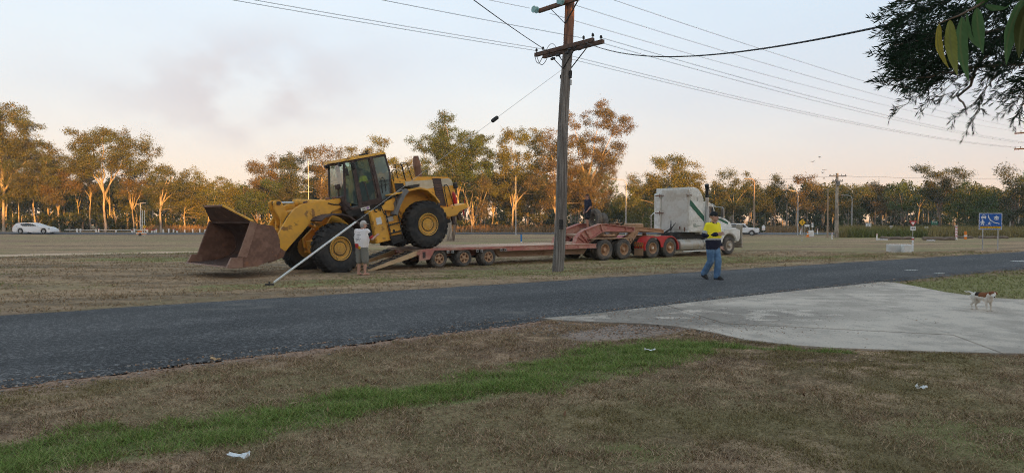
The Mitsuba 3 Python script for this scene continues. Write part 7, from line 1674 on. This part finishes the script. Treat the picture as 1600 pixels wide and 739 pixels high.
# tall dry grass beyond the highway and the yellow green patch right of the far pole
xs, ys, hs, cs = [], [], [], []
n = 34000; x = g.random(n) * 160 - 60; y = 112.5 + 9 * g.random(n); px = 800 + FPX * x / y
keep = ((px > 560) & (px < 1260)) | ((px > 222) & (px < 330)) | (g.random(n) < .15)
x, y = x[keep], y[keep]; xs.append(x); ys.append(y); hs.append(.5 + .9 * g.random(len(x))); cs.append(np.array([[.30, .20, .10]]) * (.6 + .7 * g.random((len(x), 1))))
n = 26000; px = 1310 + 330 * g.random(n); y = 77 + 20 * g.random(n); x = (px - 800) / FPX * y
d_ = meshkit.fbm(np.stack([x * .12, y * .12, x * 0], -1), 3, 71); keep = g.random(n) < np.clip(1.1 - (px - 1310) / 700, .3, 1); x, y, px, d_ = x[keep], y[keep], px[keep], d_[keep]
yel = sm(.42, .58, d_ + .1 * (px > 1450))[:, None]
xs.append(x); ys.append(y); hs.append(.55 + .85 * g.random(len(x)) * (d_ + .5)); cs.append((np.array([[.135, .150, .040]]) * (1 - yel) + np.array([[.27, .215, .085]]) * yel) * (.6 + .7 * g.random((len(x), 1))))
x, y, h, c = map(np.concatenate, (xs, ys, hs, cs))
v, f, c = blades(len(x), x, y, h, .05 + .05 * g.random(len(x)), np.clip(c, .005, .9), .22, 7)
whole('tall_grass', (v, f), 'm_grass', 'tall dry grass along the far roadside and a yellow green patch on the right', 'grass', smooth=False, color=c, kind='stuff')

# loose gravel along the broken edge of the road and at the foot of the driveway, and dead leaves on the lawn
g = np.random.default_rng(15)
def pebbles(x, y, z, r):
    n = len(x); o = np.array([[1, 0, 0], [-1, 0, 0], [0, 1, 0], [0, -1, 0], [0, 0, 1], [0, 0, -1]], float)
    F8 = np.array([[0, 2, 4], [2, 1, 4], [1, 3, 4], [3, 0, 4], [2, 0, 5], [1, 2, 5], [3, 1, 5], [0, 3, 5]])
    v = o[None] * r[:, None, None] * (.6 + .7 * g.random((n, 6, 1))) * np.array([1, 1, .7])
    a = g.random(n) * 6.28; c_, s_ = np.cos(a)[:, None], np.sin(a)[:, None]
    v = np.stack([v[..., 0] * c_ - v[..., 1] * s_, v[..., 0] * s_ + v[..., 1] * c_, v[..., 2]], -1) + np.stack([x, y, z], -1)[:, None]
    return v.reshape(-1, 3), (F8[None] + 6 * np.arange(n)[:, None, None]).reshape(-1, 3)
t_ = -4 + 34 * g.random(6500) ** 1.3; w_ = w_near(t_) + .05 - .55 * g.random(len(t_)) ** 1.8
x, y = t_ * RD[0] + w_ * RN[0], t_ * RD[1] + w_ * RN[1]
o = on(975, 514, ROAD_Z); o2 = on(1070, 505, ROAD_Z)
x = np.concatenate([x, o[0] + g.normal(size=2600) * 1.0, o2[0] + g.normal(size=900) * 1.6]); y = np.concatenate([y, o[1] + g.normal(size=2600) * .42, o2[1] + g.normal(size=900) * .7])
inn = in_poly(apron_poly, x, y); rd = road_mask(x, y, -.02)
z = ground_z(x, y) + np.where(inn, .02, np.where(rd, .045, bump_z(x, y) + .004)); r = .006 + .016 * g.random(len(x)) ** 2.5; r = np.where(inn, r * .75, r)
v, f = pebbles(x, y, z, r)
col = np.repeat(np.where(g.random((len(x), 1)) < .6, np.array([[.34, .22, .15]]), np.array([[.30, .27, .24]])) * (.5 + .9 * g.random((len(x), 1))), 6, 0)
whole('gravel', (v, f), 'm_grass', 'loose reddish gravel along the edge of the near road', 'gravel', smooth=False, color=np.clip(col, .01, .9), kind='stuff')
x, y = polar(420, 3.8, 15, 39, 1.0); ok = ~in_poly(apron_poly, x, y) & ~road_mask(x, y); x, y = x[ok], y[ok]; n = len(x)
d = unit(g.normal(size=(n, 3)) * np.array([1, 1, .25])); w = unit(np.cross(d, np.array([0, 0, 1.0]) + g.normal(size=(n, 3)) * .35)); l = .03 + .05 * g.random(n)
v, f = quads(np.stack([x, y, ground_z(x, y) + bump_z(x, y) + .022], -1), d, w, l, l * .3, True)
col = np.repeat(np.where(g.random((n, 1)) < .5, np.array([[.42, .30, .18]]), np.array([[.16, .085, .05]])) * (.6 + .7 * g.random((n, 1))), 4, 0)
whole('leaf_litter', (v, f), 'm_grass', 'scattered dead leaves on the near lawn', 'leaves', smooth=False, color=np.clip(col, .01, .9), kind='stuff')
